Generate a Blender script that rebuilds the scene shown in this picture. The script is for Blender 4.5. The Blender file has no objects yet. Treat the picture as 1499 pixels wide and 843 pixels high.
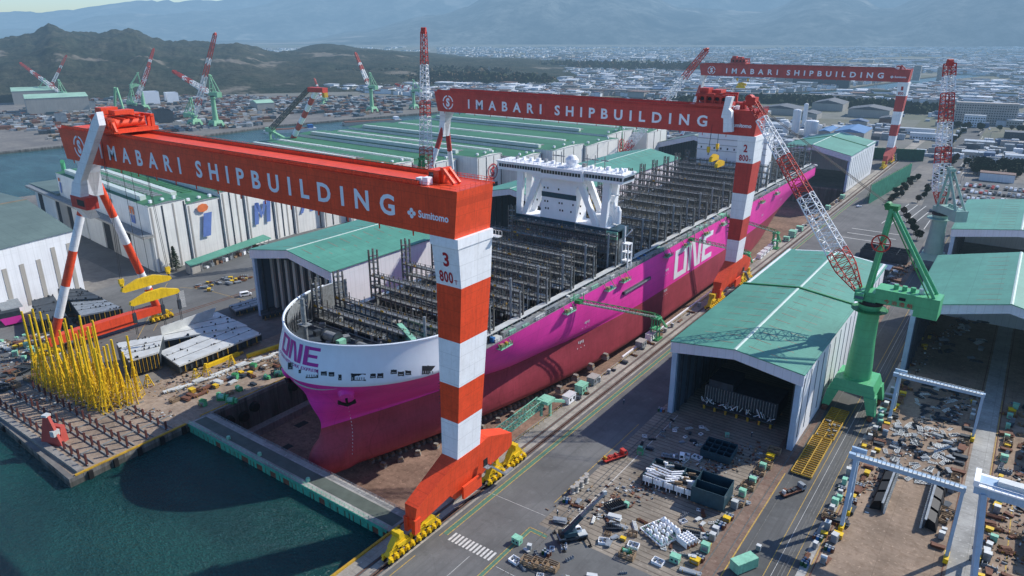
import bpy, bmesh, math, random
from mathutils import Vector, Matrix
from mathutils.geometry import tessellate_polygon
from mathutils import noise as mnoise
R = math.radians
random.seed(7)
sc = bpy.context.scene
col = sc.collection

# ------------------------------------------------------------------ camera geometry (metres; z = 0 is the quay)
CH = 130.0; F = 1050.0; PITCH = math.atan((421.5-45)/F); HEAD = math.atan((1555-749.5)*math.cos(PITCH)/F)
def ray(px, py):
    x = (px-749.5)/F; y = -(py-421.5)/F
    fw = math.cos(PITCH)+y*math.sin(PITCH); up = -math.sin(PITCH)+y*math.cos(PITCH)
    return Vector((-fw*math.sin(HEAD)+x*math.cos(HEAD), fw*math.cos(HEAD)+x*math.sin(HEAD), up))
def at(px, py, z=0.0):
    """ground point (or the point at height z) seen in the survey photograph"""
    d = ray(px, py); t = (z-CH)/d.z
    return (d.x*t, d.y*t)

# ------------------------------------------------------------------ materials
def haze_group():  # distance haze painted into every material as a bluish emission, no volume
    gt = bpy.data.node_groups.new('painted_haze', 'ShaderNodeTree')
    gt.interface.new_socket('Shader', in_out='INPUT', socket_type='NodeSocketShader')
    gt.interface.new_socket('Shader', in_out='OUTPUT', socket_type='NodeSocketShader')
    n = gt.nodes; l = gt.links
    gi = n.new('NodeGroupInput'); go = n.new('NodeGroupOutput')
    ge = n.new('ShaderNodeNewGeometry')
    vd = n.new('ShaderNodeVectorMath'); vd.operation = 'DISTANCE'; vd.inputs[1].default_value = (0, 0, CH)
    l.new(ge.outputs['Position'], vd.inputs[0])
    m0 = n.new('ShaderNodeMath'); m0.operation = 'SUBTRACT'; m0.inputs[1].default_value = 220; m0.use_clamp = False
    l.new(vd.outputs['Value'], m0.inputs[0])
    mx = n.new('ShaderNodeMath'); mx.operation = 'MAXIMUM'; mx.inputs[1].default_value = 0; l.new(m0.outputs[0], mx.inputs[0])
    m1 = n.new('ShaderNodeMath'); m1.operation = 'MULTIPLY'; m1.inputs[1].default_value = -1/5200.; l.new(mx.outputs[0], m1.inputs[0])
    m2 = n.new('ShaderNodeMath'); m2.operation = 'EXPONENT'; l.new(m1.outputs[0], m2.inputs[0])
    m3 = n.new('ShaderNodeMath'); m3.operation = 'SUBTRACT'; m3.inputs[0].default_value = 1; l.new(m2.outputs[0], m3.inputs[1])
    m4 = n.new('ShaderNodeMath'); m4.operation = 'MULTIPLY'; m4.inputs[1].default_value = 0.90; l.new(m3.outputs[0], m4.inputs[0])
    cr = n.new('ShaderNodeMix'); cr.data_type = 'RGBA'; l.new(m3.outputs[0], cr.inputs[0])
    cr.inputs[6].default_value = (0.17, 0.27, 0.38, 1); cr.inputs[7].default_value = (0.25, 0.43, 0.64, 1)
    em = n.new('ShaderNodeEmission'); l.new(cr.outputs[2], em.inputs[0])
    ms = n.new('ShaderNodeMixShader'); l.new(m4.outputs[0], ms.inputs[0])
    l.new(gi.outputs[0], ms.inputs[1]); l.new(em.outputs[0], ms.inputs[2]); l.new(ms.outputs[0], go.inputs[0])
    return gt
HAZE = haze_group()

class NT:
    def __init__(s, name):
        s.m = bpy.data.materials.new(name); s.m.use_nodes = True
        s.t = s.m.node_tree; s.n = s.t.nodes; s.l = s.t.links; s.n.clear()
        s.out = s.n.new('ShaderNodeOutputMaterial'); s.b = s.n.new('ShaderNodeBsdfPrincipled')
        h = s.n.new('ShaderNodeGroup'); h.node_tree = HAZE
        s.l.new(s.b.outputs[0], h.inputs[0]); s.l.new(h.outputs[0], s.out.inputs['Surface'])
        s.pos = s.n.new('ShaderNodeNewGeometry').outputs['Position']
    def vec(s, scale=(1, 1, 1), rot=0.0):
        mp = s.n.new('ShaderNodeMapping'); mp.inputs['Scale'].default_value = scale; mp.inputs['Rotation'].default_value = (0, 0, rot)
        s.l.new(s.pos, mp.inputs[0]); return mp.outputs[0]
    def noise(s, scale, detail=4, rough=.6, v=None):
        t = s.n.new('ShaderNodeTexNoise'); t.inputs['Scale'].default_value = scale; t.inputs['Detail'].default_value = detail
        t.inputs['Roughness'].default_value = rough; s.l.new(v if v else s.pos, t.inputs['Vector']); return t.outputs['Fac']
    def voro(s, scale, v=None, out='Distance', feature='F1'):
        t = s.n.new('ShaderNodeTexVoronoi'); t.inputs['Scale'].default_value = scale; t.feature = feature
        s.l.new(v if v else s.pos, t.inputs['Vector']); return t.outputs[out]
    def ramp(s, fac, stops):
        r = s.n.new('ShaderNodeValToRGB'); e = r.color_ramp.elements
        while len(e) < len(stops): e.new(.5)
        for i, (p, c) in enumerate(stops):
            e[i].position = p; e[i].color = (c, c, c, 1) if isinstance(c, (int, float)) else (*c, 1)
        s.l.new(fac, r.inputs[0]); return r.outputs[0]
    def mix(s, fac, a, b, mode='MIX'):
        m = s.n.new('ShaderNodeMix'); m.data_type = 'RGBA'; m.blend_type = mode
        for v, i in ((fac, 0), (a, 6), (b, 7)):
            if isinstance(v, (int, float)): m.inputs[i].default_value = v if i == 0 else (v, v, v, 1)
            elif isinstance(v, tuple): m.inputs[i].default_value = (*v, 1)
            else: s.l.new(v, m.inputs[i])
        return m.outputs[2]
    def math(s, op, a, b=0.0):
        m = s.n.new('ShaderNodeMath'); m.operation = op
        for v, i in ((a, 0), (b, 1)):
            if isinstance(v, (int, float)): m.inputs[i].default_value = v
            else: s.l.new(v, m.inputs[i])
        return m.outputs[0]
    def sep(s, v=None):
        x = s.n.new('ShaderNodeSeparateXYZ'); s.l.new(v if v else s.pos, x.inputs[0]); return x.outputs
    def color(s, c):
        if isinstance(c, tuple): s.b.inputs['Base Color'].default_value = (*c, 1)
        else: s.l.new(c, s.b.inputs['Base Color'])
    def bump(s, h, strength=.3, dist=.2):
        b = s.n.new('ShaderNodeBump'); b.inputs['Strength'].default_value = strength; b.inputs['Distance'].default_value = dist
        s.l.new(h, b.inputs['Height']); s.l.new(b.outputs[0], s.b.inputs['Normal'])
    def rough(s, r, metal=0.0, spec=.5):
        if isinstance(r, (int, float)): s.b.inputs['Roughness'].default_value = r
        else: s.l.new(r, s.b.inputs['Roughness'])
        s.b.inputs['Metallic'].default_value = metal; s.b.inputs['Specular IOR Level'].default_value = spec

def dark(c, k): return tuple(x*k for x in c)
def mat(name, c, rough=.6, metal=0., var=.22, scale=.25, dirt=None, damt=.35, streak=True, spec=.4, seam=None):
    """painted / weathered surface: broad tone variation, fine grime, vertical streaks, optional panel seams (metres)"""
    s = NT(name)
    v = s.noise(scale, 5)
    base = s.mix(s.ramp(v, [(.3, 0.), (.72, 1.)]), dark(c, 1-var), tuple(min(1, x*(1+var*.35)) for x in c))
    if streak:
        st = s.noise(1.0, 4, .65, s.vec((1.3, 1.3, .07)))
        base = s.mix(s.ramp(st, [(.45, 0.), (.78, damt)]), base, dirt if dirt else dark(c, .5))
    if dirt:
        d = s.noise(scale*5, 6, .7)
        base = s.mix(s.ramp(d, [(.52, 0.), (.70, damt)]), base, dirt)
    if seam:
        x, y, z = s.sep()
        acc = None
        for ch, p, w in ((x, seam[0], .09), (y, seam[0], .09), (z, seam[1], .08)):
            if not p: continue
            f = s.math('FRACT', s.math('DIVIDE', ch, p)); k = s.math('LESS_THAN', f, w*2/p)
            acc = k if acc is None else s.math('MAXIMUM', acc, k)
        base = s.mix(s.math('MULTIPLY', acc, .35), base, dark(c, .45))
    s.color(base); s.rough(rough, metal, spec); return s.m

M = {}
ORNG = (.84, .082, .024); RED = (.56, .052, .036); WHT = (.86, .875, .89)
M['orange'] = mat('orange_paint', ORNG, .5, var=.18, dirt=(.26, .03, .02), damt=.34, seam=(9., 4.2))
M['red'] = mat('faded_red_paint', RED, .55, var=.2, dirt=(.2, .02, .02), damt=.3, seam=(9., 4.2))
M['farred'] = mat('far_red_paint', (.48, .055, .045), .6, var=.2)
M['pinkred'] = mat('sun_faded_red_paint', (.52, .09, .07), .6, var=.2)
M['white'] = mat('white_paint', WHT, .5, var=.10, dirt=(.45, .43, .38), damt=.24, seam=(9., 4.2))
M['cwhite'] = mat('clean_white_paint', (.88, .89, .90), .45, var=.05, damt=.08)
M['yellow'] = mat('yellow_paint', (.82, .54, .014), .5, var=.22, dirt=(.28, .16, .02), damt=.4)
M['yellowd'] = mat('worn_yellow_paint', (.55, .33, .03), .6, var=.3, dirt=(.16, .09, .03), damt=.6)
M['green'] = mat('crane_green_paint', (.10, .44, .20), .45, var=.14, dirt=(.05, .2, .08), damt=.25, seam=(0, 3.1))
M['greend'] = mat('dark_crane_green', (.035, .24, .07), .55, var=.25, dirt=(.03, .06, .03), damt=.4)
M['lgreen'] = mat('faded_green_paint', (.24, .52, .30), .55, var=.16, dirt=(.14, .24, .16), damt=.25)
M['pgreen'] = mat('pale_teal_paint', (.25, .42, .36), .55, var=.14, damt=.2)
M['mint'] = mat('mint_equipment_paint', (.26, .60, .42), .55, var=.2, dirt=(.1, .13, .1), damt=.35)
M['dkgreen'] = mat('dark_green_paint', (.02, .10, .045), .6, var=.3)
M['magenta'] = mat('magenta_hull_paint', (.90, .055, .42), .42, var=.17, scale=.06, dirt=(.55, .04, .26), damt=.26, seam=(15., 4.5))
M['maroon'] = mat('antifouling_paint', (.40, .058, .085), .55, var=.26, scale=.08, dirt=(.17, .03, .035), damt=.42, seam=(15., 4.5))
M['bulwark'] = mat('bulwark_white_paint', (.74, .80, .86), .4, var=.05, damt=.06)
M['silver'] = mat('silver_stripe_paint', (.6, .63, .66), .4, var=.05)
M['ltr_white'] = mat('white_lettering_paint', (.80, .83, .88), .5, var=.06, streak=False)
M['ltr_red'] = mat('red_numeral_paint', (.42, .02, .03), .5, var=.05, streak=False)
M['ltr_mag'] = mat('magenta_lettering_paint', (.40, .015, .26), .5, var=.05, streak=False)
M['ltr_blue'] = mat('blue_lettering_paint', (.12, .2, .48), .6, var=.2, streak=False)
M['ltr_or'] = mat('orange_lettering_paint', (.72, .18, .05), .6, var=.2, streak=False)
M['lash'] = mat('lashing_bridge_steel', (.155, .16, .155), .6, .2, var=.5, scale=1.2, dirt=(.10, .08, .05), damt=.5)
M['lash2'] = mat('primed_grey_steel', (.31, .33, .33), .55, .2, var=.4, scale=.8, dirt=(.05, .04, .03), damt=.4)
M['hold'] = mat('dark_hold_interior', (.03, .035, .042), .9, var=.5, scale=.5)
M['steel'] = mat('grey_primer_steel', (.30, .34, .37), .5, .2, var=.3, scale=.4, dirt=(.14, .10, .07), damt=.4)
M['dsteel'] = mat('dark_primer_steel', (.05, .068, .085), .55, .2, var=.45, scale=.5, dirt=(.05, .035, .03), damt=.4)
M['bsteel'] = mat('blue_black_steel', (.03, .075, .10), .5, .1, var=.3, scale=.5, damt=.3)
M['lsteel'] = mat('light_primer_plate', (.62, .64, .62), .5, .1, var=.22, scale=.25, dirt=(.3, .3, .3), damt=.3, streak=False)
M['rust'] = mat('rusty_steel', (.20, .085, .05), .8, var=.45, scale=.8, dirt=(.10, .05, .035), damt=.6)
M['dbrown'] = mat('brown_painted_steel', (.11, .035, .03), .7, var=.3, scale=.8)
M['black'] = mat('black_steel', (.015, .016, .018), .6, var=.4)
M['rubber'] = mat('black_rubber', (.012, .012, .012), .8, var=.4)
M['glass'] = mat('dark_window_glass', (.02, .035, .045), .12, var=.3, streak=False, spec=.9)
M['glassb'] = mat('blue_window_glass', (.05, .12, .16), .15, var=.3, streak=False, spec=.9)
M['wood'] = mat('weathered_timber', (.33, .23, .14), .8, var=.35, scale=.8, dirt=(.12, .08, .05), damt=.5)
M['conc'] = mat('weathered_concrete', (.30, .285, .26), .9, var=.25, scale=.12, dirt=(.10, .09, .08), damt=.6)
M['bluep'] = mat('blue_gantry_paint', (.36, .50, .64), .5, var=.14, dirt=(.2, .25, .3), damt=.25)
M['bluec'] = mat('blue_cover', (.03, .16, .42), .6, var=.3)
M['tank'] = mat('white_tank_paint', (.74, .76, .78), .5, var=.06)
M['rope'] = mat('steel_cable', (.03, .03, .035), .6, var=.2)
M['greeng'] = mat('worn_gate_green', (.06, .44, .29), .6, var=.3, scale=.8, dirt=(.12, .06, .04), damt=.6)
M['deckg'] = mat('green_grey_deck', (.10, .125, .105), .8, var=.3, streak=False)
M['net'] = mat('green_netting', (.07, .33, .20), .9, var=.3, scale=.3, damt=.4)
M['bgreen'] = mat('dark_green_netting', (.02, .10, .06), .9, var=.3, scale=.3, damt=.4)

def wall_mat(name, c, rib=.9, vstreak=.35, stripe=None):
    s = NT(name)
    v = s.noise(.08, 4); st = s.noise(1., 4, .7, s.vec((.8, .8, .05)))
    base = s.mix(s.ramp(v, [(.3, 0.), (.7, 1.)]), dark(c, .86), c)
    base = s.mix(s.ramp(st, [(.42, 0.), (.8, vstreak)]), base, dark(c, .5))
    x, y, z = s.sep()
    a = s.math('FRACT', s.math('DIVIDE', s.math('ADD', x, y), rib*3)); k = s.math('LESS_THAN', a, .12)
    b = s.math('LESS_THAN', s.math('FRACT', s.math('DIVIDE', z, 7.5)), .02)
    base = s.mix(s.math('MULTIPLY', s.math('MAXIMUM', k, b), .22), base, dark(c, .5))
    s.color(base); s.rough(.6, 0, .35)
    w = s.n.new('ShaderNodeTexWave'); w.inputs['Scale'].default_value = 1.1; s.l.new(s.vec((1, 1, 0)), w.inputs[0])
    s.bump(w.outputs['Fac'], .12, .1)
    return s.m
M['wall'] = wall_mat('white_corrugated_wall', (.80, .82, .84), vstreak=.22)
M['wallg'] = wall_mat('grey_cream_corrugated_wall', (.80, .80, .75), vstreak=.35)
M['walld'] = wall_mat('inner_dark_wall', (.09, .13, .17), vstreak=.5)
M['fascia'] = wall_mat('pale_fascia_sheet', (.66, .70, .78), vstreak=.2)
M['walln'] = wall_mat('beige_wall_strip', (.40, .38, .34), vstreak=.4)

def roof_mat(name, c, bay=6.0, rows=1.1, rust=.5):
    s = NT(name)
    x, y, z = s.sep()
    v = s.noise(.05, 5); base = s.mix(s.ramp(v, [(.3, 0.), (.7, 1.)]), dark(c, .80), tuple(min(1, q*1.12) for q in c))
    fn = s.noise(.9, 5, .7); base = s.mix(s.ramp(fn, [(.42, 0.), (.72, .26)]), base, dark(c, .5))
    pt = s.noise(.16, 3, .5, s.vec((1.6, .5, 1.))); base = s.mix(s.ramp(pt, [(.55, 0.), (.60, .12)]), base, tuple(min(1, q*1.5) for q in c))
    st = s.noise(1., 4, .7, s.vec((.05, .7, 1.))); base = s.mix(s.ramp(st, [(.5, 0.), (.8, .35)]), base, dark(c, .6))
    a = s.math('LESS_THAN', s.math('FRACT', s.math('DIVIDE', y, bay)), .03)
    b = s.math('LESS_THAN', s.math('FRACT', s.math('DIVIDE', x, bay*1.5)), .018)
    base = s.mix(s.math('MULTIPLY', s.math('MAXIMUM', a, b), .5), base, dark(c, .45))
    s.color(base); s.rough(.55, 0, .4)
    return s.m
M['roof'] = roof_mat('sea_green_roof', (.090, .295, .215))
M['roofd'] = roof_mat('deep_green_roof', (.050, .18, .078))
M['roofo'] = roof_mat('old_green_roof', (.13, .18, .155))
M['roofl'] = roof_mat('far_light_green_roof', (.36, .58, .42))
M['ridge'] = mat('pale_ridge_cap', (.50, .62, .56), .6, var=.1)
M['rdash'] = mat('rusty_roof_light_strip', (.25, .20, .15), .7, var=.3)
M['sky_w'] = mat('skylight_fibreglass', (.56, .63, .58), .5, var=.12, streak=False)

# ------------------------------------------------------------------ mesh building
class MB:
    def __init__(s): s.v = []; s.f = []; s.mi = []; s.mats = []
    def m(s, name):
        if name not in s.mats: s.mats.append(name)
        return s.mats.index(name)
    def face(s, pts, mt):
        i = len(s.v); s.v += [tuple(p) for p in pts]; s.f.append(tuple(range(i, i+len(pts)))); s.mi.append(s.m(mt))
    def box(s, x0, y0, z0, x1, y1, z1, mt):
        if x0 > x1: x0, x1 = x1, x0
        if y0 > y1: y0, y1 = y1, y0
        if z0 > z1: z0, z1 = z1, z0
        i = len(s.v); k = s.m(mt)
        s.v += [(x0, y0, z0), (x1, y0, z0), (x1, y1, z0), (x0, y1, z0), (x0, y0, z1), (x1, y0, z1), (x1, y1, z1), (x0, y1, z1)]
        for q in ((3, 2, 1, 0), (4, 5, 6, 7), (0, 1, 5, 4), (1, 2, 6, 5), (2, 3, 7, 6), (3, 0, 4, 7)):
            s.f.append(tuple(i+j for j in q)); s.mi.append(k)
    def cbox(s, cx, cy, z0, w, d, h, mt, rot=0.):
        i = len(s.v); k = s.m(mt); c, n = math.cos(rot), math.sin(rot)
        for z in (z0, z0+h):
            for a, b in ((-1, -1), (1, -1), (1, 1), (-1, 1)):
                x, y = a*w/2, b*d/2; s.v.append((cx+x*c-y*n, cy+x*n+y*c, z))
        for q in ((3, 2, 1, 0), (4, 5, 6, 7), (0, 1, 5, 4), (1, 2, 6, 5), (2, 3, 7, 6), (3, 0, 4, 7)):
            s.f.append(tuple(i+j for j in q)); s.mi.append(k)
    def hexa(s, lo, hi, mt):
        """lo, hi: four 3-D points each, counter-clockwise seen from above"""
        i = len(s.v); k = s.m(mt); s.v += [tuple(p) for p in lo]+[tuple(p) for p in hi]
        for q in ((3, 2, 1, 0), (4, 5, 6, 7), (0, 1, 5, 4), (1, 2, 6, 5), (2, 3, 7, 6), (3, 0, 4, 7)):
            s.f.append(tuple(i+j for j in q)); s.mi.append(k)
    def tube(s, p, q, r0, mt, r1=None, n=8, caps=True):
        r1 = r0 if r1 is None else r1
        p = Vector(p); q = Vector(q); d = (q-p)
        if d.length < 1e-6: return
        d.normalize(); u = d.cross(Vector((0, 0, 1)))
        if u.length < 1e-3: u = Vector((1, 0, 0))
        u.normalize(); w = d.cross(u); i = len(s.v); k = s.m(mt)
        for c, r in ((p, r0), (q, r1)):
            for j in range(n):
                a = 2*math.pi*(j+.5)/n; s.v.append(tuple(c+(u*math.cos(a)+w*math.sin(a))*r))
        for j in range(n): s.f.append((i+j, i+(j+1) % n, i+n+(j+1) % n, i+n+j)); s.mi.append(k)
        if caps: s.f.append(tuple(i+n-1-j for j in range(n))); s.mi.append(k); s.f.append(tuple(i+n+j for j in range(n))); s.mi.append(k)
    def bar(s, p, q, w, mt): s.tube(p, q, w*.707, mt, n=4, caps=True)
    def prism(s, poly, axis, a0, a1, mt):
        """poly: 2-D outline extruded along axis ('x': (y,z), 'y': (x,z), 'z': (x,y))"""
        def P(u, v, a):
            if callable(a): a = a(u, v)
            return (a, u, v) if axis == 'x' else ((u, a, v) if axis == 'y' else (u, v, a))
        n = len(poly); i = len(s.v); k = s.m(mt)
        s.v += [P(u, v, a0) for u, v in poly]+[P(u, v, a1) for u, v in poly]
        for j in range(n): s.f.append((i+j, i+(j+1) % n, i+n+(j+1) % n, i+n+j)); s.mi.append(k)
        for tri in tessellate_polygon([[Vector((u, v, 0)) for u, v in poly]]):
            s.f.append(tuple(i+j for j in tri)); s.mi.append(k); s.f.append(tuple(i+n+j for j in reversed(tri))); s.mi.append(k)
    def lathe(s, prof, cx, cy, mt, n=16):
        i = len(s.v); k = s.m(mt)
        for r, z in prof:
            for j in range(n): a = 2*math.pi*j/n; s.v.append((cx+r*math.cos(a), cy+r*math.sin(a), z))
        for q in range(len(prof)-1):
            for j in range(n): s.f.append((i+q*n+j, i+q*n+(j+1) % n, i+(q+1)*n+(j+1) % n, i+(q+1)*n+j)); s.mi.append(k)
        e = i+(len(prof)-1)*n; s.f.append(tuple(e+j for j in range(n))); s.mi.append(k)
    def lattice(s, p, q, w0, w1, seg, mf, r=.16, depth=None, pinch=False):
        """four-chord boom from p to q; mf(t) gives the material name at t in 0..1"""
        p = Vector(p); q = Vector(q); d = (q-p).normalized()
        u = d.cross(Vector((0, 0, 1)))
        if u.length < 1e-3: u = Vector((1, 0, 0))
        u.normalize(); w = d.cross(u); dk = depth if depth else 1.
        def ring(t):
            c = p.lerp(q, t); h = (w0+(w1-w0)*t)/2*(min(1, .3+t*5.5) if pinch else 1)
            return [c+u*a*h+w*b*h*dk for a, b in ((-1, -1), (1, -1), (1, 1), (-1, 1))]
        prev = ring(0)
        for i in range(seg):
            t = (i+1)/seg; nx = ring(t); mt = mf((i+.5)/seg)
            for j in range(4):
                s.tube(prev[j], nx[j], r, mt, n=4, caps=False)
                s.tube(nx[j], nx[(j+1) % 4], r*.6, mt, n=3, caps=False)
                a, b = (prev[j], nx[(j+1) % 4]) if i % 2 else (prev[(j+1) % 4], nx[j])
                s.tube(a, b, r*.6, mt, n=3, caps=False)
            prev = nx
    def build(s, name, parent=None, org=None, smooth=False, **tags):
        me = bpy.data.meshes.new(name)
        o_ = Vector(org) if org else None
        if o_ is None: me.from_pydata(s.v, [], s.f)
        else: me.from_pydata([(a-o_.x, b-o_.y, c-o_.z) for a, b, c in s.v], [], s.f)
        for mn in s.mats: me.materials.append(M[mn])
        me.polygons.foreach_set('material_index', s.mi)
        if smooth: me.polygons.foreach_set('use_smooth', [True]*len(me.polygons))
        me.update()
        o = bpy.data.objects.new(name, me); col.objects.link(o)
        if parent: o.parent = parent
        elif o_ is not None: o.location = o_
        tag(o, **tags)
        return o
def tag(o, label=None, cat=None, group=None, kind=None):
    if label: o['label'] = label
    if cat: o['category'] = cat
    if group: o['group'] = group
    if kind: o['kind'] = kind
    return o
def thing(name, label, cat, loc=(0, 0, 0), rz=0., group=None):
    o = bpy.data.objects.new(name, None); col.objects.link(o); o.location = loc; o.rotation_euler = (0, 0, rz)
    o.empty_display_size = .1
    return tag(o, label, cat, group)
def dup(root, loc, rz=0., label=None, scale=None, group=None):
    def cp(o, par):
        c = o.copy(); col.objects.link(c)
        if par: c.parent = par
        for ch in o.children: cp(ch, c)
        return c
    r = cp(root, None); r.location = loc; r.rotation_euler = (0, 0, rz)
    if scale: r.scale = (scale, scale, scale) if isinstance(scale, (int, float)) else scale
    if label: r['label'] = label
    if group: r['group'] = group
    return r
def struct(mb, name, **k): return mb.build(name, kind='structure', **k)

def textpts(txt, bold=.0, spacing=1.0):
    """outline of a line of text as triangles: (verts2d, faces), normalised to x 0..1 by its own width and y 0..1 by cap height"""
    cu = bpy.data.curves.new('lettering_curve', 'FONT'); cu.body = txt; cu.offset = bold; cu.space_character = spacing; cu.resolution_u = 3
    ob = bpy.data.objects.new('lettering_curve', cu); col.objects.link(ob)
    dg = bpy.context.evaluated_depsgraph_get(); dg.update()
    me = bpy.data.meshes.new_from_object(ob.evaluated_get(dg))
    vs = [(v.co.x, v.co.y) for v in me.vertices]; fs = [tuple(p.vertices) for p in me.polygons]
    bpy.data.objects.remove(ob); bpy.data.curves.remove(cu); bpy.data.meshes.remove(me)
    x0 = min(v[0] for v in vs); x1 = max(v[0] for v in vs); y0 = min(v[1] for v in vs); y1 = max(v[1] for v in vs)
    return [((x-x0)/(x1-x0), (y-y0)/(y1-y0)) for x, y in vs], fs
def put_text(mb, txt, o, ux, uy, w, h, mt, bold=.02, spacing=1.0):
    vs, fs = textpts(txt, bold, spacing); o = Vector(o); ux = Vector(ux); uy = Vector(uy)
    i = len(mb.v); k = mb.m(mt); mb.v += [tuple(o+ux*(x*w)+uy*(y*h)) for x, y in vs]
    for f in fs: mb.f.append(tuple(i+j for j in f)); mb.mi.append(k)
def disc_ring(mb, c, ux, uy, r0, r1, mt, a0=0, a1=360, n=28):
    c = Vector(c); ux = Vector(ux); uy = Vector(uy)
    for j in range(n):
        A = R(a0+(a1-a0)*j/n); B = R(a0+(a1-a0)*(j+1)/n)
        P = lambda r, t: c+ux*(r*math.cos(t))+uy*(r*math.sin(t))
        mb.face([P(r0, A), P(r1, A), P(r1, B), P(r0, B)], mt)
# ------------------------------------------------------------------ ground, water, roads
def ground_mat():
    s = NT('yard_and_plain_ground')
    x, y, z = s.sep()
    n1 = s.noise(.03, 6, .65); n2 = s.noise(.25, 6, .7)
    c = s.mix(s.ramp(n1, [(.35, 0.), (.65, 1.)]), (.15, .145, .14), (.24, .225, .20))
    c = s.mix(s.ramp(n2, [(.45, 0.), (.72, .55)]), c, (.085, .075, .068))
    # the plain beyond: fields, lots and woods
    cell = s.voro(.012, out='Color'); cs = s.n.new('ShaderNodeSeparateColor'); s.l.new(cell, cs.inputs[0])
    fld = s.ramp(cs.outputs[0], [(0., (.20, .20, .18)), (.3, (.15, .155, .10)), (.5, (.24, .22, .17)), (.7, (.10, .12, .06)), (1., (.28, .27, .25))])
    fn = s.noise(.05, 5, .8)
    fld = s.mix(s.ramp(fn, [(.45, 0.), (.7, .6)]), fld, (.05, .06, .055))
    far = s.n.new('ShaderNodeMapRange'); far.inputs[1].default_value = 850; far.inputs[2].default_value = 1300
    s.l.new(y, far.inputs[0])
    c = s.mix(far.outputs[0], c, fld)
    s.color(c); s.rough(.9, 0, .2); s.bump(n2, .2, .3); return s.m
M['ground'] = ground_mat()
def asphalt(name, c, pt=.3):
    s = NT(name)
    n1 = s.noise(.045, 6, .65); n2 = s.noise(2.5, 4, .7); n3 = s.noise(.35, 6, .7)
    b = s.mix(s.ramp(n1, [(.35, 0.), (.65, 1.)]), dark(c, .72), dark(c, 1.18))
    b = s.mix(s.ramp(n2, [(.4, 0.), (.7, .3)]), b, dark(c, .6))
    b = s.mix(s.ramp(n3, [(.56, 0.), (.7, pt)]), b, dark(c, 1.7))
    tr = s.noise(1., 4, .6, s.vec((.9, .02, 1)))
    b = s.mix(s.ramp(tr, [(.5, 0.), (.7, .4)]), b, dark(c, .55))
    cr = s.ramp(s.voro(.055, out='Distance', feature='DISTANCE_TO_EDGE'), [(0., .22), (.006, 0.)])
    b = s.mix(cr, b, dark(c, .4))
    pa = s.ramp(s.voro(.05, v=s.vec((1., .45, 1)), out='Color'), [(.0, 0.), (.6, 0.), (.62, .35)]); b = s.mix(pa, b, dark(c, .78)); sp = s.noise(.12, 6, .75); b = s.mix(s.ramp(sp, [(.55, 0.), (.64, .5)]), b, dark(c, .62))
    s.color(b); s.rough(.88, 0, .25); return s.m
M['asphalt'] = asphalt('worn_asphalt', (.148, .150, .146))
M['asphaltd'] = asphalt('dark_asphalt', (.115, .117, .115))
def slab(name, c, px, py, line=.5, rust=None, ramt=.5, ls=.10):
    s = NT(name); x, y, z = s.sep()
    n1 = s.noise(.06, 6, .65); n3 = s.noise(.5, 6, .72)
    b = s.mix(s.ramp(n1, [(.35, 0.), (.65, 1.)]), dark(c, .68), dark(c, 1.2))
    b = s.mix(s.ramp(n3, [(.48, 0.), (.72, ramt)]), b, rust if rust else dark(c, .5))
    n4 = s.noise(1., 5, .7, s.vec((.12, 1.4, 1.)))
    b = s.mix(s.ramp(n4, [(.5, 0.), (.72, .4)]), b, dark(c, .45))
    n5 = s.noise(.9, 3, .6); b = s.mix(s.ramp(n5, [(.60, 0.), (.68, .45)]), b, dark(c, 1.75))
    k = None
    for ch, p in ((x, px), (y, py)):
        if p:
            q = s.math('LESS_THAN', s.math('FRACT', s.math('DIVIDE', ch, p)), ls); k = q if k is None else s.math('MAXIMUM', k, q)
    if k is not None: b = s.mix(s.math('MULTIPLY', k, line), b, dark(c, .3))
    s.color(b); s.rough(.9, 0, .2); s.bump(n3, .3, .2); return s.m
M['quay'] = slab('stained_quay_concrete', (.36, .33, .28), 6., 6., .4, (.14, .10, .07), .5, .02)
M['floor'] = slab('dry_dock_floor', (.25, .165, .125), 14., 14., .35, (.075, .045, .035), .75, .012)
M['jig'] = slab('steel_grid_yard_floor', (.27, .235, .19), 0, 1.9, .75, (.12, .085, .055), .45, .16)
M['brown'] = slab('worn_brown_yard_floor', (.30, .225, .165), 12., 12., .3, (.13, .08, .05), .6, .012)
M['cpath'] = slab('pale_concrete_road', (.36, .355, .33), 7., 5., .35, (.16, .15, .13), .4, .02)
M['rustbed'] = slab('rusty_rail_bed', (.22, .155, .12), 0, 3., .4, (.12, .05, .035), .8, .05)
M['pier'] = slab('worn_pier_deck', (.33, .26, .20), 8., 8., .35, (.14, .085, .05), .7, .015)
def dockwall():
    s = NT('stained_dock_wall'); x, y, z = s.sep()
    c = (.20, .195, .185)
    st = s.noise(1., 5, .7, s.vec((.35, .35, .03))); n = s.noise(.4, 5)
    b = s.mix(s.ramp(st, [(.38, 0.), (.62, .9)]), (.27, .26, .24), (.05, .05, .048)); b = s.mix(s.ramp(n, [(.4, 0.), (.8, .5)]), b, (.1, .09, .08))
    k = s.math('LESS_THAN', s.math('FRACT', s.math('DIVIDE', s.math('ADD', x, y), 9.)), .03); b = s.mix(s.math('MULTIPLY', k, .6), b, (.03, .03, .03))
    wl = s.math('LESS_THAN', z, -1.3); b = s.mix(s.math('MULTIPLY', wl, .55), b, (.035, .04, .03))
    s.color(b); s.rough(.9, 0, .2); s.bump(n, .3, .2); return s.m
M['dwall'] = dockwall()
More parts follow.
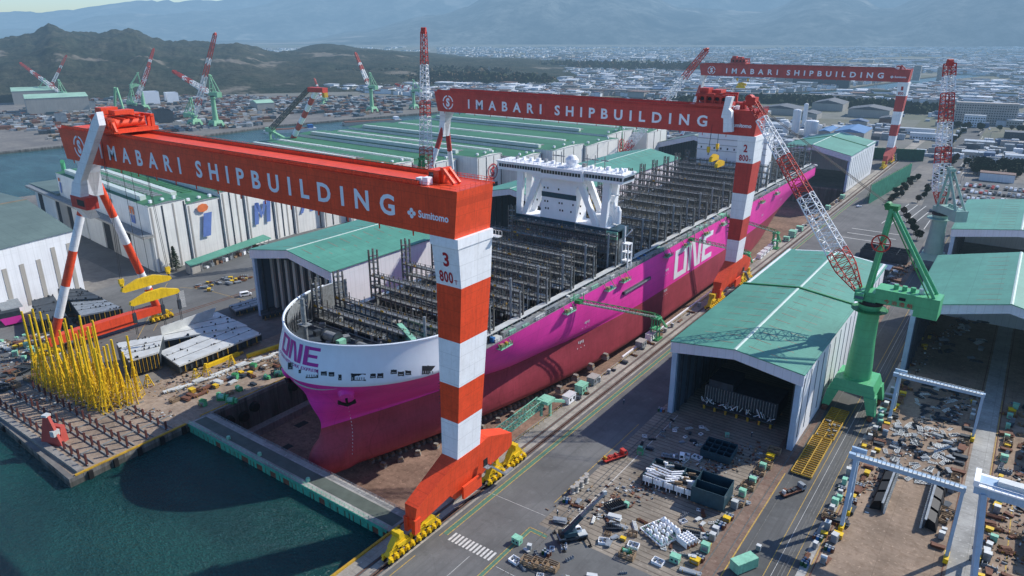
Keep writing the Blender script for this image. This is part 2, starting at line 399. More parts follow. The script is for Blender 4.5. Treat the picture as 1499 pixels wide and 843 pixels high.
def water():
    s = NT('harbour_water'); x, y, z = s.sep()
    big = s.noise(.012, 4); n1 = s.noise(1., 5, .62, s.vec((.30, .50, .3), .55)); n2 = s.noise(1., 5, .65, s.vec((1.1, 1.9, 1), .55)); n3 = s.noise(.06, 4, .6)
    c = s.mix(s.ramp(big, [(.35, 0.), (.65, 1.)]), (.003, .030, .033), (.005, .055, .054))
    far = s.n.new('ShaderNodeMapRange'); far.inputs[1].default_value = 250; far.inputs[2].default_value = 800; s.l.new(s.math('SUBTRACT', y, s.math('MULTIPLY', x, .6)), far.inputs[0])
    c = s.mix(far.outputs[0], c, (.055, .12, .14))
    c = s.mix(s.ramp(n2, [(.35, 0.), (.70, .75)]), c, (.014, .105, .090)); c = s.mix(s.ramp(s.noise(1., 4, .6, s.vec((.02, .05, 1), .5)), [(.4, .5), (.6, 0.)]), c, (.001, .022, .028))
    cap = s.math('MULTIPLY', s.ramp(n2, [(.64, 0.), (.74, 1.)]), s.ramp(n3, [(.5, 0.), (.65, .5)]))
    c = s.mix(cap, c, (.12, .22, .22))
    s.color(c); s.rough(.18, 0, .28)
    h = s.math('ADD', s.math('MULTIPLY', n1, 1.6), s.math('MULTIPLY', n2, .7)); s.bump(h, .9, .8); return s.m
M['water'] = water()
def plainc(name, c, wear=.5, base=(.09, .09, .088)):
    s = NT(name); n = s.noise(1.2, 5, .75)
    s.color(s.mix(s.ramp(n, [(.46, 0.), (.66, wear)]), c, base)); s.rough(.85, 0, .2); return s.m
M['pyel'] = plainc('worn_yellow_line_paint', (.55, .36, .08), .75)
M['pgrn'] = plainc('worn_green_path_paint', (.09, .20, .14), .6)
M['pwht'] = plainc('worn_white_line_paint', (.62, .62, .58), .45)

def flat(name, poly, z, mt, skirt=None, zb=-17., kind='structure', skm='dwall'):
    mb = MB(); P = [Vector((x, y, 0)) for x, y in poly]
    for t in tessellate_polygon([P]):
        a, b, c = [poly[i] for i in t]
        if (b[0]-a[0])*(c[1]-a[1])-(b[1]-a[1])*(c[0]-a[0]) < 0: b, c = c, b
        mb.face([(a[0], a[1], z), (b[0], b[1], z), (c[0], c[1], z)], mt)
    if skirt:
        for i in skirt:
            a, b = poly[i], poly[(i+1) % len(poly)]
            mb.face([(a[0], a[1], z), (b[0], b[1], z), (b[0], b[1], zb), (a[0], a[1], zb)], skm)
    return mb.build(name, kind=kind)
DX0, DX1, DY0, DY1 = -222., -122.5, 117., 668.
near = [(DX1, -500), (4500, -500), (4500, 15000), (-60, 15000), (-60, 3100), (-230, 2440), (-310, 1820), (-420, 1560), (-520, 1340), (-640, 1300), (-700, 1230), (-640, 1000), (-620, 800), (-645, 600), (-660, 420), (-668, 300), (-680, 190), (-720, 60), (-292, 75), (-220.5, 72.5), (DX0, DY0), (DX0, DY1), (DX1, DY1)]
flat('ground', near, 0, 'ground', skirt=range(4, 23))
farb = [(-16000, -3000), (-1020, -3000), (-1000, 0), (-956, 325), (-949, 388), (-894, 523), (-905, 662), (-845, 915), (-800, 1150), (-790, 1340), (-600, 1430), (-500, 1650), (-400, 1880), (-310, 2460), (-180, 3110), (-180, 15000), (-16000, 15000)]
flat('ground_across_the_channel', farb, 0.1, 'ground', skirt=range(1, 14))
mb = MB()
def grid(mb, x0, y0, x1, y1, z, mt, n=1): mb.face([(x0, y0, z), (x1, y0, z), (x1, y1, z), (x0, y1, z)], mt)
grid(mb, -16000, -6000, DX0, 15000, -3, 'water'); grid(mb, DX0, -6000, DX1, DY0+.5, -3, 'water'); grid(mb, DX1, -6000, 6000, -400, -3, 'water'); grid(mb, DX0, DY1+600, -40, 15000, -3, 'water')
grid(mb, DX1, -401, DX1+.1, 0, -3, 'water')
struct(mb, 'water')
mb = MB(); grid(mb, DX0-1, DY0, DX1+1, DY1+1, -16, 'floor'); struct(mb, 'dock_floor')

def sheet(name, x0, y0, x1, y1, z, mt):
    mb = MB(); grid(mb, x0, y0, x1, y1, z, mt); return struct(mb, name)
sheet('quay_apron', DX1, -60, -112.5, 1100, .02, 'quay')
sheet('quay_apron_west', -262, 118, DX0, 668, .02, 'pier')
flat('pier_deck', [(-300, 77), (-220.6, 74), (-222, 117.9), (-300, 117.9)], .03, 'pier')
sheet('quay_road', -112.5, -60, -91.5, 900, .024, 'asphalt')
sheet('assembly_floor', -91.5, 139.5, -46.5, 362, .03, 'jig')
sheet('service_yard', -91.5, 40, -46.5, 139.5, .026, 'asphalt')
sheet('rail_bed', -49., 60, -42.5, 470, .05, 'rustbed')
sheet('hall_road', -42.5, 40, -27.6, 640, .045, 'asphaltd')
sheet('kerb_path', -27.6, 90, -25.6, 470, .06, 'cpath')
sheet('block_yard', -25.6, 60, 3.2, 470, .035, 'brown')
sheet('concrete_road', 3.2, 60, 8.8, 480, .05, 'cpath')
sheet('east_block_yard', 8.8, 60, 60, 480, .04, 'brown')
flat('west_yard_road', [(-372, 60), (-292, 78), (-292, 150), (-290, 640), (-640, 640), (-645, 200), (-392, 180)], .028, 'asphalt')
sheet('rear_road', -96, 380, -46, 640, .032, 'asphalt')
flat('highway', [(-58, 560), (-44, 560), (-58, 900), (-60, 1400), (-40, 1800), (60, 2600), (40, 2600), (-62, 1800), (-84, 1400), (-78, 900)], .06, 'asphaltd')
sheet('parking_lot', -48, 600, 30, 790, .05, 'asphalt')
mb = MB()
for k in range(20):
    y = 560+k*60; x = -51-(k > 4)*6-(k > 9)*6; mb.face([(x, y, .08), (x+.5, y, .08), (x+.5, y+30, .08), (x, y+30, .08)], 'pwht')
for xx in (-60, -66, -72, -78): mb.face([(xx, 560, .09), (xx+.6, 560, .09), (xx+6.6, 640, .09), (xx+6, 640, .09)], 'pwht')
for k in range(3): mb.face([(-92, 505+k*14, .09), (-62, 505+k*14, .09), (-62, 506+k*14, .09), (-92, 506+k*14, .09)], 'pwht')
struct(mb, 'highway_markings')
# rails
mb = MB()
for x in (-117.6, -114.6, -113.8):
    mb.box(x-.55, -60, .024, x+.55, 900, .034, 'asphaltd'); mb.box(x-.1, -60, .034, x+.1, 900, .16, 'rust')
struct(mb, 'quay_crane_rails')
mb = MB()
for x in (-47.6, -44.4, -40.6, -31.2, -30.4): mb.box(x-.14, 60, .06, x+.14, 470, .16, 'lash')
for x in (-24.6, 2.4, 9.6): mb.box(x-.12, 60, .05, x+.12, 470, .17, 'rust')
for x in (-88.2, -86.6): mb.box(x-.12, 110, .04, x+.12, 219, .14, 'lash')
struct(mb, 'yard_rails')
mb = MB()
for x in (-321., -323.): mb.box(x-.14, 90, .04, x+.14, 900, .18, 'rust')
struct(mb, 'west_crane_rails')
# painted markings
mb = MB()
def line(x0, y0, x1, y1, w, mt, z=.05):
    a = Vector((x0, y0, z)); b = Vector((x1, y1, z)); d = (b-a).normalized(); n = Vector((-d.y, d.x, 0))*w/2
    mb.face([a-n, b-n, b+n, a+n], mt)
line(-110, 121, -110, 640, 1.3, 'pgrn', .045); line(-110.8, 119.5, -110.8, 640, .22, 'pyel'); line(-109.2, 121, -109.2, 640, .22, 'pyel')
line(-110.8, -60, -110.8, 110, .22, 'pyel')
line(-92.2, 40, -92.2, 136.4, 1.0, 'pgrn', .045); line(-92.8, 40, -92.8, 137.2, .2, 'pyel'); line(-91.6, 40, -91.6, 135.6, .2, 'pyel')
line(-91.7, 136.3, -86.6, 136.3, 1.0, 'pgrn', .047); line(-92.9, 137.0, -86.6, 137.0, .2, 'pyel'); line(-91.6, 135.6, -86.6, 135.6, .2, 'pyel'); line(-86.6, 135.5, -86.6, 137.1, .2, 'pyel')
for k in range(12): line(-107.6+k*1.22, 119.6, -107.6+k*1.22, 123.2, .66, 'pwht')
line(-93.2, 150, -93.2, 205, .2, 'pyel'); line(-84.6, 139, -84.6, 219, .22, 'pwht')
line(-32.6, 40, -32.6, 470, .10, 'pwht', .06); line(-29.2, 40, -29.2, 470, .14, 'pyel', .06); line(-34.2, 150, -34.2, 640, .16, 'pyel', .06)
line(-42.8, 60, -42.8, 205, .3, 'pyel', .062)
for x in (-99,): line(x, 60, x, 118, .12, 'pwht')
line(-112, 143, -92, 143.6, .12, 'pwht'); line(-91, 119, -80, 119, .14, 'pwht'); line(-80, 119, -80, 112, .14, 'pwht')
line(-293, 128, -370, 190, .25, 'pyel'); line(-293, 200, -345, 196, .25, 'pyel'); line(-345, 196, -358, 190, .25, 'pyel'); line(-333, 168, -312, 150, .2, 'pyel')
for k in range(16): line(-352+k*1.5, 186-k*.8, -351.3+k*1.5, 188.4-k*.8, .5, 'pwht')
line(-25.2, 60, -25.2, 300, .2, 'pyel', .056); line(9.2, 60, 9.2, 300, .2, 'pyel', .056); line(15.5, 100, 15.5, 235, .3, 'pyel', .056)
struct(mb, 'painted_ground_markings')
# kerbs / edges along the quay
mb = MB()
mb.box(DX1-.2, -60, .03, DX1+.5, 116, .5, 'yellowd'); mb.box(DX1-.2, 121, .03, DX1+.4, DY1, .32, 'conc')
mb.box(DX0-.5, 118, .03, DX0+.2, DY1, .35, 'conc'); mb.box(DX0-.9, 118, .03, DX0-.6, 300, .6, 'yellowd')
for y in range(124, 640, 3): mb.box(DX1+1.0, y, .03, DX1+1.12, y+.1, 1.1, 'yellowd')
mb.box(DX1+1.02, 124, 1.0, DX1+1.1, 640, 1.1, 'yellowd')
mb.box(DX1-.9, 250, .35, DX1-.4, 352, .95, 'cwhite'); mb.box(DX1-.9, 380, .35, DX1-.5, 470, .8, 'cwhite')
struct(mb, 'quay_edge_kerb')
mb = MB()
mb.hexa([(-221.4, 74.5, .03), (-220.6, 74.5, .03), (-221.6, 112, .03), (-222.4, 112, .03)], [(-221.4, 74.5, .45), (-220.6, 74.5, .45), (-221.6, 112, .45), (-222.4, 112, .45)], 'yellowd')
mb.box(-300, 75.5, .03, -222, 77.6, .9, 'conc')
for k in range(5): y = 78+k*8.; mb.box(-220.6-(y-74)*.03, y, -3.4, -219.9-(y-74)*.03, y+1.4, -.2, 'rubber')
struct(mb, 'pier_kerb')
for k in range(4):
    mb = MB(); x = -232-k*14; 
    mb.tube((x, 74.6-(k > 5), -1.5), (x+1.2, 74.6, -1.5), 1.2, 'rubber', n=12); mb.build('rubber_fender', org=(x, 74.6, -1.5), label='black round rubber fender on the seaward face of the pier', cat='fender', group='rubber fenders on the pier face')
for k, (y, z) in enumerate(((128, -6), (134, -7), (139, -5), (157, -4))):
    mb = MB(); mb.tube((DX0+.1, y, z), (DX0+1.6, y, z), 2.1, 'rubber', r1=1.7, n=16); mb.build('dock_fender', org=(DX0, y, z), label='big black round fender low on the dock side wall under the bow', cat='fender', group='round fenders on the dock wall')
# dock altar ledge and sill
mb = MB(); mb.box(DX0, 119, -16, DX0+3.5, DY1, -13.2, 'conc'); mb.box(DX1-5.5, 124, -16, DX1, DY1, -10., 'conc'); struct(mb, 'dock_ledge')
mb = MB()
for (x0, y0, w, d) in ((-214, 124, 3, 5), (-205, 136, 3, 4.5), (-214, 150, 3, 5)): mb.box(x0, y0, -15.98, x0+w, y0+d, -15.93, 'black')
struct(mb, 'dock_floor_drains')

# ------------------------------------------------------------------ hills and mountains
def hill_mat(name, c0, c1, bare, sc_, bamt=.25):
    s = NT(name); n1 = s.noise(sc_, 7, .7); n2 = s.noise(sc_*6, 6, .75); n3 = s.noise(sc_*.5, 4, .6)
    b = s.mix(s.ramp(n1, [(.35, 0.), (.65, 1.)]), c0, c1); b = s.mix(s.ramp(n2, [(.42, 0.), (.62, .7)]), b, dark(c0, .45))
    b = s.mix(s.ramp(n3, [(.60, 0.), (.64, bamt)]), b, bare); s.color(b); s.rough(1., 0, .05); s.bump(n2, 1., 6./max(sc_*60, .6)); return s.m
M['hill'] = hill_mat('wooded_hill', (.028, .044, .030), (.095, .090, .062), (.26, .23, .19), .009, .7)
M['mount'] = hill_mat('hazy_mountain', (.0, .004, .01), (.24, .25, .22), (.34, .32, .28), .0013, .6)  # strong light and dark tones painted in for ridge shading lost under haze
def terrain(name, x0, y0, x1, y1, nx, ny, hf, mt):
    mb = MB(); k = mb.m(mt)
    for j in range(ny+1):
        for i in range(nx+1):
            x = x0+(x1-x0)*i/nx; y = y0+(y1-y0)*j/ny; mb.v.append((x, y, hf(x, y)))
    for j in range(ny):
        for i in range(nx):
            a = j*(nx+1)+i; mb.f.append((a, a+1, a+nx+2, a+nx+1)); mb.mi.append(k)
    return mb.build(name, kind='structure', smooth=True)
def fbm(x, y, s, o=5, seed=0.): return mnoise.fractal(Vector((x/s+seed, y/s-seed, seed*.3)), .9, 2.1, o)
def ridged(x, y, s, o=5, seed=0.): return mnoise.ridged_multi_fractal(Vector((x/s+seed, y/s, seed)), .9, 2.1, o, 1., 2.)
def polar(px, dist):
    d = ray(px, 45); a = math.atan2(d.x, d.y); return math.sin(a)*dist, math.cos(a)*dist
def interp(t, pts):
    if t <= pts[0][0]: return pts[0][1]
    for (a, u), (b, v) in zip(pts, pts[1:]):
        if t <= b:
            f = (t-a)/(b-a); f = f*f*(3-2*f); return u+(v-u)*f
    return pts[-1][1]
def range_mesh(name, d0, d1, dpk, prof, mt, seed, rough_, nseg=260, nd=26, pxs=(-260, 1760)):
    """a ridge seen between two bearings: prof gives (survey column, height of the crest in metres)"""
    mb = MB(); k = mb.m(mt)
    for i in range(nseg+1):
        px = pxs[0]+(pxs[1]-pxs[0])*i/nseg; hp = interp(px, prof)
        d = ray(px, 45); a = math.atan2(d.x, d.y)
        for j in range(nd+1):
            t = j/nd; r = d0+(d1-d0)*t; x, y = math.sin(a)*r, math.cos(a)*r
            tp = (dpk-d0)/(d1-d0); f = (t/tp) if t < tp else 1-(t-tp)/(1-tp)*.9
            f = max(0, f)**.85
            n = ridged(x, y, rough_, 6, seed)*.36+fbm(x, y, rough_*.35, 5, seed)*.22
            h = (hp*f*(.70+n*.42)+(fbm(x, y, rough_*.12, 4, seed)*hp*.07+ridged(x, y, rough_*.3, 4, seed+2)*hp*.05)*min(1, f*3)) if hp > 0 else -20
            mb.v.append((x, y, max(h, -5) if j else -5))
    for i in range(nseg):
        for j in range(nd):
            a = i*(nd+1)+j; mb.f.append((a, a+nd+1, a+nd+2, a+1)); mb.mi.append(k)
    return mb.build(name, kind='structure', smooth=True)
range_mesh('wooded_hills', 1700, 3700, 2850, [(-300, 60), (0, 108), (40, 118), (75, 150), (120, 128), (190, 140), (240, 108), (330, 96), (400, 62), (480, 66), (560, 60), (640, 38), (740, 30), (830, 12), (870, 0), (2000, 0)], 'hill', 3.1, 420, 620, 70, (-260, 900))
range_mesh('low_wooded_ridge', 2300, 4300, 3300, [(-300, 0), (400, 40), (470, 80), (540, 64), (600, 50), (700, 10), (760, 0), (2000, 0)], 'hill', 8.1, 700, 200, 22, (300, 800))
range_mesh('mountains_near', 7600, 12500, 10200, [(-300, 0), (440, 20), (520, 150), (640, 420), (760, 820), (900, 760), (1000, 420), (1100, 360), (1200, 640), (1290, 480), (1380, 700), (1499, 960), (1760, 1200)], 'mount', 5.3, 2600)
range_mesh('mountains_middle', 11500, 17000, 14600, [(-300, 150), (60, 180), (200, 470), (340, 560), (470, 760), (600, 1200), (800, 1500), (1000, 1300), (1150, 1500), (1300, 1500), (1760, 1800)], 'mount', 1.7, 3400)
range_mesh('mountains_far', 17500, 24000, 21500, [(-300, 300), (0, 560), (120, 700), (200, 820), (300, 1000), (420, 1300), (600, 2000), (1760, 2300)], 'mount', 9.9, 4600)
# ------------------------------------------------------------------ the three goliath gantry cranes
def make_goliath(yc, num, label, red, side, tx, namegrp, full=True, white='white', base=None, anch=1.0):
    base = base or red
    X0 = -116.
    t = thing('gantry_crane', label, 'gantry crane', (X0, yc, 0), group='goliath gantry cranes over the building dock')
    L, Rr, ZB, ZT, HY = -194.5, 8.4, 82.6, 94.4, 7.
    g_ = MB(); LB = L+2.6
    lo = [(LB, -HY, ZB), (Rr-1.2, -HY, ZB), (Rr-1.2, HY, ZB), (LB, HY, ZB)]; hi = [(L, -HY, ZT), (Rr, -HY, ZT), (Rr, HY, ZT), (L, HY, ZT)]
    g_.hexa(lo, hi, red)
    for y in (-HY+.8, HY-.8):
        g_.box(L+2, y-.35, ZT+.0, Rr-13, y+.35, ZT+1.0, side); g_.box(L+2, y-.1, ZT+1.0, Rr-13, y+.1, ZT+1.2, 'rust')
    g_.box(L, -HY-.35, ZT-.25, Rr+.2, -HY-.02, ZT+.12, side); g_.box(L, HY+.02, ZT-.25, Rr+.2, HY+.35, ZT+.12, side)
    for k in range(16): g_.box(L+8+k*12, -HY-.1, ZB-1.2, L+8.25+k*12, -HY+.15, ZB+.2, side)
    g_.build('girder', t)
    h = MB()
    for yy in (-HY-.3, HY+.3):
        for z in (ZT+.65, ZT+1.2): h.bar((L, yy, z), (Rr, yy, z), .07, side)
        for k in range(0, 204, 3): h.bar((L+k, yy, ZT+.1), (L+k, yy, ZT+1.2), .06, side)
    for z in (ZT+.65, ZT+1.2): h.bar((Rr, -HY, z), (Rr, HY, z), .07, side)
    for y in range(-6, 7, 2): h.bar((Rr, y, ZT), (Rr, y, ZT+1.2), .06, side)
    h.build('handrail', t)
    # lettering
    l = MB(); yf = -HY-.03
    put_text(l, 'IMABARI', (-163.5+yoff(num), yf, 85.5), (1, 0, 0), (0, 0, 1), 53.5, 5.5, 'ltr_white', .028, 2.1)
    put_text(l, 'SHIPBUILDING', (-101.2+yoff(num), yf, 85.5), (1, 0, 0), (0, 0, 1), 88.8, 5.5, 'ltr_white', .028, 1.9)
    l.build('lettering', t)
    e = MB(); cx, cz = -179.5+yoff(num), 88.3
    for a in range(4): disc_ring(e, (cx, yf, cz), (1, 0, 0), (0, 0, 1), 3.5, 4.25, 'ltr_white', 8+a*90, 82+a*90, 10)
    put_text(e, 'S', (cx-1.45, yf-.01, cz-2.6), (1, 0, 0), (0, 0, 1), 2.9, 5.2, 'ltr_white', .05)
    e.build('emblem', t)
    s = MB(); sx, sz = -6.6, 87.2
    for dx, dz in ((0, .78), (0, -.78), (.84, 0), (-.84, 0)):
        s.face([(sx+dx+.62*math.cos(q*.785), yf, sz+dz+.58*math.sin(q*.785)) for q in range(8)], 'ltr_white')
    put_text(s, 'Sumitomo', (sx+2.3, yf, sz-.75), (1, 0, 0), (0, 0, 1), 9.8, 1.9, 'ltr_white', .03)
    s.build('maker_sign', t)
    # rigid leg (right), tapered box in bands
    lg = MB()
    def sec(z):
        f = (ZB-z)/(ZB-19.); fk = min(1, max(0, (ZB-z)/13.))
        g2 = max(0, min(1, (69.5-z)/50.)); xl = -.6-.4*f; xr = 8.1-.6*fk-2.9*g2; yy0 = -6.9+1.6*fk; yy1 = 6.9-.1*fk-2.2*g2
        return xl, xr, yy0, yy1
    bands = [(ZB, 69.5, white), (69.5, 54.4, red), (54.4, 41.5, white), (41.5, 30.5, red), (30.5, 19.0, white)]
    for z1, z0, m_ in bands:
        a, b = sec(z0), sec(z1)
        lg.hexa([(a[0], a[2], z0), (a[1], a[2], z0), (a[1], a[3], z0), (a[0], a[3], z0)], [(b[0], b[2], z1), (b[1], b[2], z1), (b[1], b[3], z1), (b[0], b[3], z1)], m_)
    a = sec(ZB-3); lg.box(a[0]-.2, a[2]-.45, ZB-2.4, a[1]+.25, a[3]+.15, ZB-.02, white)
    lg.build('rigid_leg', t)
    hb = MB()
    b_ = sec(ZB-3)
    hb.box(6.6, 7.1, ZB-2.4, 9.6, 9.0, ZB-2.2, 'lsteel')
    for k in range(4): hb.bar((6.6+k, 8.9, ZB-2.4), (6.6+k, 8.9, ZB-1.0), .1, 'lsteel')
    hb.bar((6.6, 8.9, ZB-1.), (9.6, 8.9, ZB-1.), .1, 'lsteel')
    for z in (34, 36, 38, 40): hb.box(-2.2, -4.4, z, -1.0, -2.4, z+.15, 'dsteel')
    for z in range(33, 42): hb.bar((-2.2, -4.4, z), (-2.2, -2.4, z), .08, 'dsteel')
    for sx in (-.35, .35): hb.bar((-1.6+sx, 5.2, 16), (-1.3+sx, 6.4, 80), .12, 'steel')
    for k in range(54): hb.bar((-1.95+k*.005, 5.3+k*.02, 17+k*1.18), (-1.2+k*.005, 5.3+k*.02, 17+k*1.18), .1, 'steel')
    for z in (54, 68): hb.box(-2.4, 3.6, z, -.8, 7.4, z+.2, side)
    hb.build('leg_platform', t)
    nm = MB(); xs = sec(76); yy = sec(76)[2]-.08
    def fp(z): return sec(z)[2]-.07
    def up(z0_, z1_): return Vector((0, (fp(z1_)-fp(z0_))/(z1_-z0_), 1))
    put_text(nm, num, (2.6, fp(74.8), 74.8), (1, 0, 0), up(74.8, 78.6), 1.9, 3.8, 'ltr_red', .03)
    put_text(nm, '800', (.7, fp(70.4), 70.4), (1, 0, 0), up(70.4, 73.5), 4.5, 3.1, 'ltr_red', .03, 1.1)
    put_text(nm, 'T', (5.6, fp(70.4), 70.4), (1, 0, 0), up(70.4, 71.6), .9, 1.2, 'ltr_red', .02)
    nm.build('number_sign', t)
    # saddle beam
    sd = MB(); q = sec(19.)
    sd.prism([(-22.0, 7.0), (-21.4, 12.4), (q[2], 19.0), (q[3], 19.0), (8.5, 19.6), (20.6, 14.8), (21.4, 10.4), (19.6, 9.2), (9, 8.2), (4.5, 6.2), (-5.2, 5.4), (-7.5, 8.2), (-18, 6.6)], 'x', lambda u, v: .5-1.6*(v-6)/13., lambda u, v: 3.3+1.4*(v-6)/13., base)
    sd.hexa([(.0, -22.4, 4.6), (1.1, -22.4, 4.6), (1.1, -20.4, 4.6), (.0, -20.4, 4.6)], [(-.2, -22.3, 9.0), (1.2, -22.3, 9.0), (1.2, -20, 9.0), (-.2, -20, 9.0)], base)
    sd.hexa([(2.7, -22.4, 4.6), (3.9, -22.4, 4.6), (3.9, -20.4, 4.6), (2.7, -20.4, 4.6)], [(2.5, -22.3, 9.0), (4.0, -22.3, 9.0), (4.0, -20, 9.0), (2.5, -20, 9.0)], base)
    sd.box(4.7, -4, 5.6, 5.4, 4.2, 9.6, base)
    sd.build('saddle_beam', t)
    st = MB()
    st.box(5.3, 5, 11.2, 7.0, 7.2, 11.4, 'steel'); st.hexa([(5.6, 7, 10.8), (6.8, 7, 10.8), (6.8, 14, 4.2), (5.6, 14, 4.2)], [(5.6, 7, 11.6), (6.8, 7, 11.6), (6.8, 14, 5.0), (5.6, 14, 5.0)], 'steel')
    st.box(5.6, 14, 4.4, 6.8, 18, 4.7, 'steel'); st.box(5.25, 5.2, 11.4, 5.5, 7., 13.6, 'black')
    for y in (5, 7.2): st.bar((7., y, 11.3), (7., y, 12.5), .08, 'steel')
    st.bar((7., 7.2, 12.5), (7., 14.2, 6.2), .08, 'steel')
    st.build('access_stair', t)
    def bogies(xc, ys, hz):
        for k, (y0, y1) in enumerate(ys):
            bo = MB(); L_ = y1-y0; n = max(2, int(L_/2.0))
            bo.prism([(y0+L_*.18, 4.3), (y0+L_*.40, hz), (y0+L_*.60, hz), (y0+L_*.82, 4.3)], 'x', xc-.9, xc+.9, 'yellow')
            bo.cbox(xc, y0+L_*.5, hz-.4, 2.8, 1.6, 1.5, 'yellow'); bo.cbox(xc+1.3, y0+L_*.5, 3.9, .5, 3.0, .9, 'yellow')
            for k2 in range(int(L_/1.4)): bo.bar((xc+1.35, y0+.6+k2*1.4, 3.4), (xc+1.35, y0+.6+k2*1.4, 4.4), .1, 'yellow')
            bo.bar((xc+1.35, y0+.5, 4.4), (xc+1.35, y1-.5, 4.4), .1, 'yellow')
            bo.prism([(y0+L_*.05, 2.5), (y0+L_*.14, 3.5), (y0+L_*.24, 4.5), (y0+L_*.34, 3.5), (y0+L_*.45, 2.5)], 'x', xc-.8, xc+.8, 'yellow')
            bo.prism([(y0+L_*.55, 2.5), (y0+L_*.66, 3.5), (y0+L_*.76, 4.5), (y0+L_*.86, 3.5), (y0+L_*.95, 2.5)], 'x', xc-.8, xc+.8, 'yellow')
            for j in range(n):
                yy = y0+(j+.5)*L_/n
                for xx in (xc-1.15, xc+1.15):
                    bo.prism([(yy-.85, 1.0), (yy-.5, 2.5), (yy+.5, 2.5), (yy+.85, 1.0)], 'x', xx-.28, xx+.28, 'yellow')
                    bo.cbox(xx+(.55 if xx > xc else -.55), yy, 1.3, .6, .55, .8, 'yellow')
            bw = bo.build('bogie', t)
            wh = MB()
            for j in range(n):
                yy = y0+(j+.5)*L_/n
                for xx in (xc-1.15, xc+1.15): wh.tube((xx-.28, yy, .72), (xx+.28, yy, .66), .60, 'black', n=12)
            wh.build('wheels', bw)
    bogies(1.6, [(-31.5, -21.4), (-21.0, -11.0), (10.2, 19.6), (20.0, 30.4)], 6.6)
    # hinged A-frame leg (left)
    af = MB(); xl = -206.
    for sy, yb, lean in ((-1, -21.5, 0), (1, 24.0, 0)):
        p0 = Vector((xl+1, yb, 7.0)); p1 = Vector((xl+12.5, 1.2*sy+1.5, 73.5))
        for a_, b_, m_ in ((0, .14, red), (.14, .34, white), (.34, .56, red), (.56, .775, white), (.775, 1., red)) if sy < 0 else ((0, .17, red), (.17, .30, white), (.30, .53, red), (.53, .73, white), (.73, 1., red)):
            A = p0.lerp(p1, a_); B = p0.lerp(p1, b_); af.tube(A, B, 1.75-.2*a_, m_, r1=1.75-.2*b_, n=14, caps=False)
        af.tube(p1, p1+(p1-p0).normalized()*1.5, 1.5, white, n=14)
    af.build('hinged_leg', t, smooth=True)
    hd = MB(); p0 = (xl+6.6, 1.2, 66.); 
    for sy in (-1, 1):
        hd.hexa([(xl+9.2, 1.4*sy+1.4-1.9, 66), (xl+13., 1.4*sy+1.4-1.9, 66), (xl+13., 1.4*sy+1.4+1.9, 66), (xl+9.2, 1.4*sy+1.4+1.9, 66)], [(xl+10.6, -1.8, 76), (xl+15, -1.8, 76), (xl+15, 4.0, 76), (xl+10.6, 4.0, 76)], white)
    hd.hexa([(xl+10.6, -1.8, 76), (xl+15., -1.8, 76), (xl+15., 4., 76), (xl+10.6, 4., 76)], [(xl+13, -4, 82.5), (xl+18, -4, 82.5), (xl+18, 5., 82.5), (xl+12, 5., 82.5)], white)
    hd.build('leg_head', t)
    si = MB(); si.hexa([(xl-.9, -24, 4.6), (xl+2.9, -24, 4.6), (xl+2.9, 25, 4.6), (xl-.9, 25, 4.6)], [(xl-.9, -24, 8.4), (xl+2.9, -24, 8.4), (xl+2.9, 25, 8.4), (xl-.9, 25, 8.4)], base)
    si.box(xl-.2, -12, 2.6, xl+2.2, 13, 4.6, base); si.build('sill_beam', t)
    bogies(xl+1, [(-31, -19.5), (19.5, 31)], 5.4)
    # trolley with its winches
    tr = MB(); w = 16.; z = ZT+1.2
    tr.box(tx-w/2, -HY-1.5, z, tx+w/2, HY+1.5, z+1.4, red)
    tr.box(tx-w/2-3, -HY-1., z+.2, tx-w/2, HY-3., z+.6, side); tr.box(tx-w/2+.4, -HY-.5, z+5.4, tx+1, HY-1, z+5.9, red)
    for xx in (tx-7.6, tx-3.6, tx+.2, tx+4, tx+6.8): tr.box(xx, -HY-.8, z+1.4, xx+.9, -HY+.3, z+5.4, red); tr.box(xx, HY-.6, z+1.4, xx+.9, HY+.6, z+5.4, red)
    tr.box(tx-8, -HY-.9, z+4.6, tx+7.9, -HY+.2, z+5.4, red); tr.box(tx-8, HY-.7, z+5.0, tx+7.9, HY+.5, z+5.8, red)
    for yy in (-3.5, 0, 3.5): tr.box(tx-8, yy, z+4.4, tx+7.8, yy+.6, z+5., red)
    for k in range(9): tr.bar((tx-8+k*2, -HY-1.3, z+1.4), (tx-8+k*2, -HY-1.3, z+2.6), .1, side)
    tr.bar((tx-8, -HY-1.3, z+2.6), (tx+8, -HY-1.3, z+2.6), .12, side); tr.box(tx-7, -6, z+5.9, tx-2.5, 0, z+8.2, side); tr.box(tx-1.6, -4, z+5.9, tx+3, 3, z+7.4, red)
    tr.bar((tx+9., -HY-.4, z+.6), (tx+6.6, -HY-.4, z+5.2), .7, red)
    tb = tr.build('trolley', t)
    wn = MB()
    for xx in (tx-5.3, tx-1.5, tx+2.3, tx+5.6): 
        wn.tube((xx, -5.4, z+3.2), (xx, 4.6, z+3.2), 1.3, side, n=18); wn.tube((xx, -6.2, z+3.2), (xx, -5.2, z+3.2), 1.7, red, n=18); wn.tube((xx, -6.3, z+3.2), (xx, -6.15, z+3.2), 1.0, 'black', n=18)
    wn.build('winch_drum', tb)
    # machinery hut, maintenance crane on the leg end
    hu = MB(); hu.box(-5, -2.2, ZT+.1, -1.4, 2.0, ZT+3.2, red); hu.box(-4.6, -2.28, ZT+1.4, -3.2, -2.2, ZT+2.6, 'glass')
    hu.bar((-.8, -1.2, ZT+3.6), (2.6, -1.2, ZT+.2), .7, side); hu.bar((-.8, 1.0, ZT+3.6), (2.6, 1.0, ZT+.2), .7, side); hu.box(-1.4, -1.6, ZT+.1, -.4, 1.4, ZT+3.9, side)
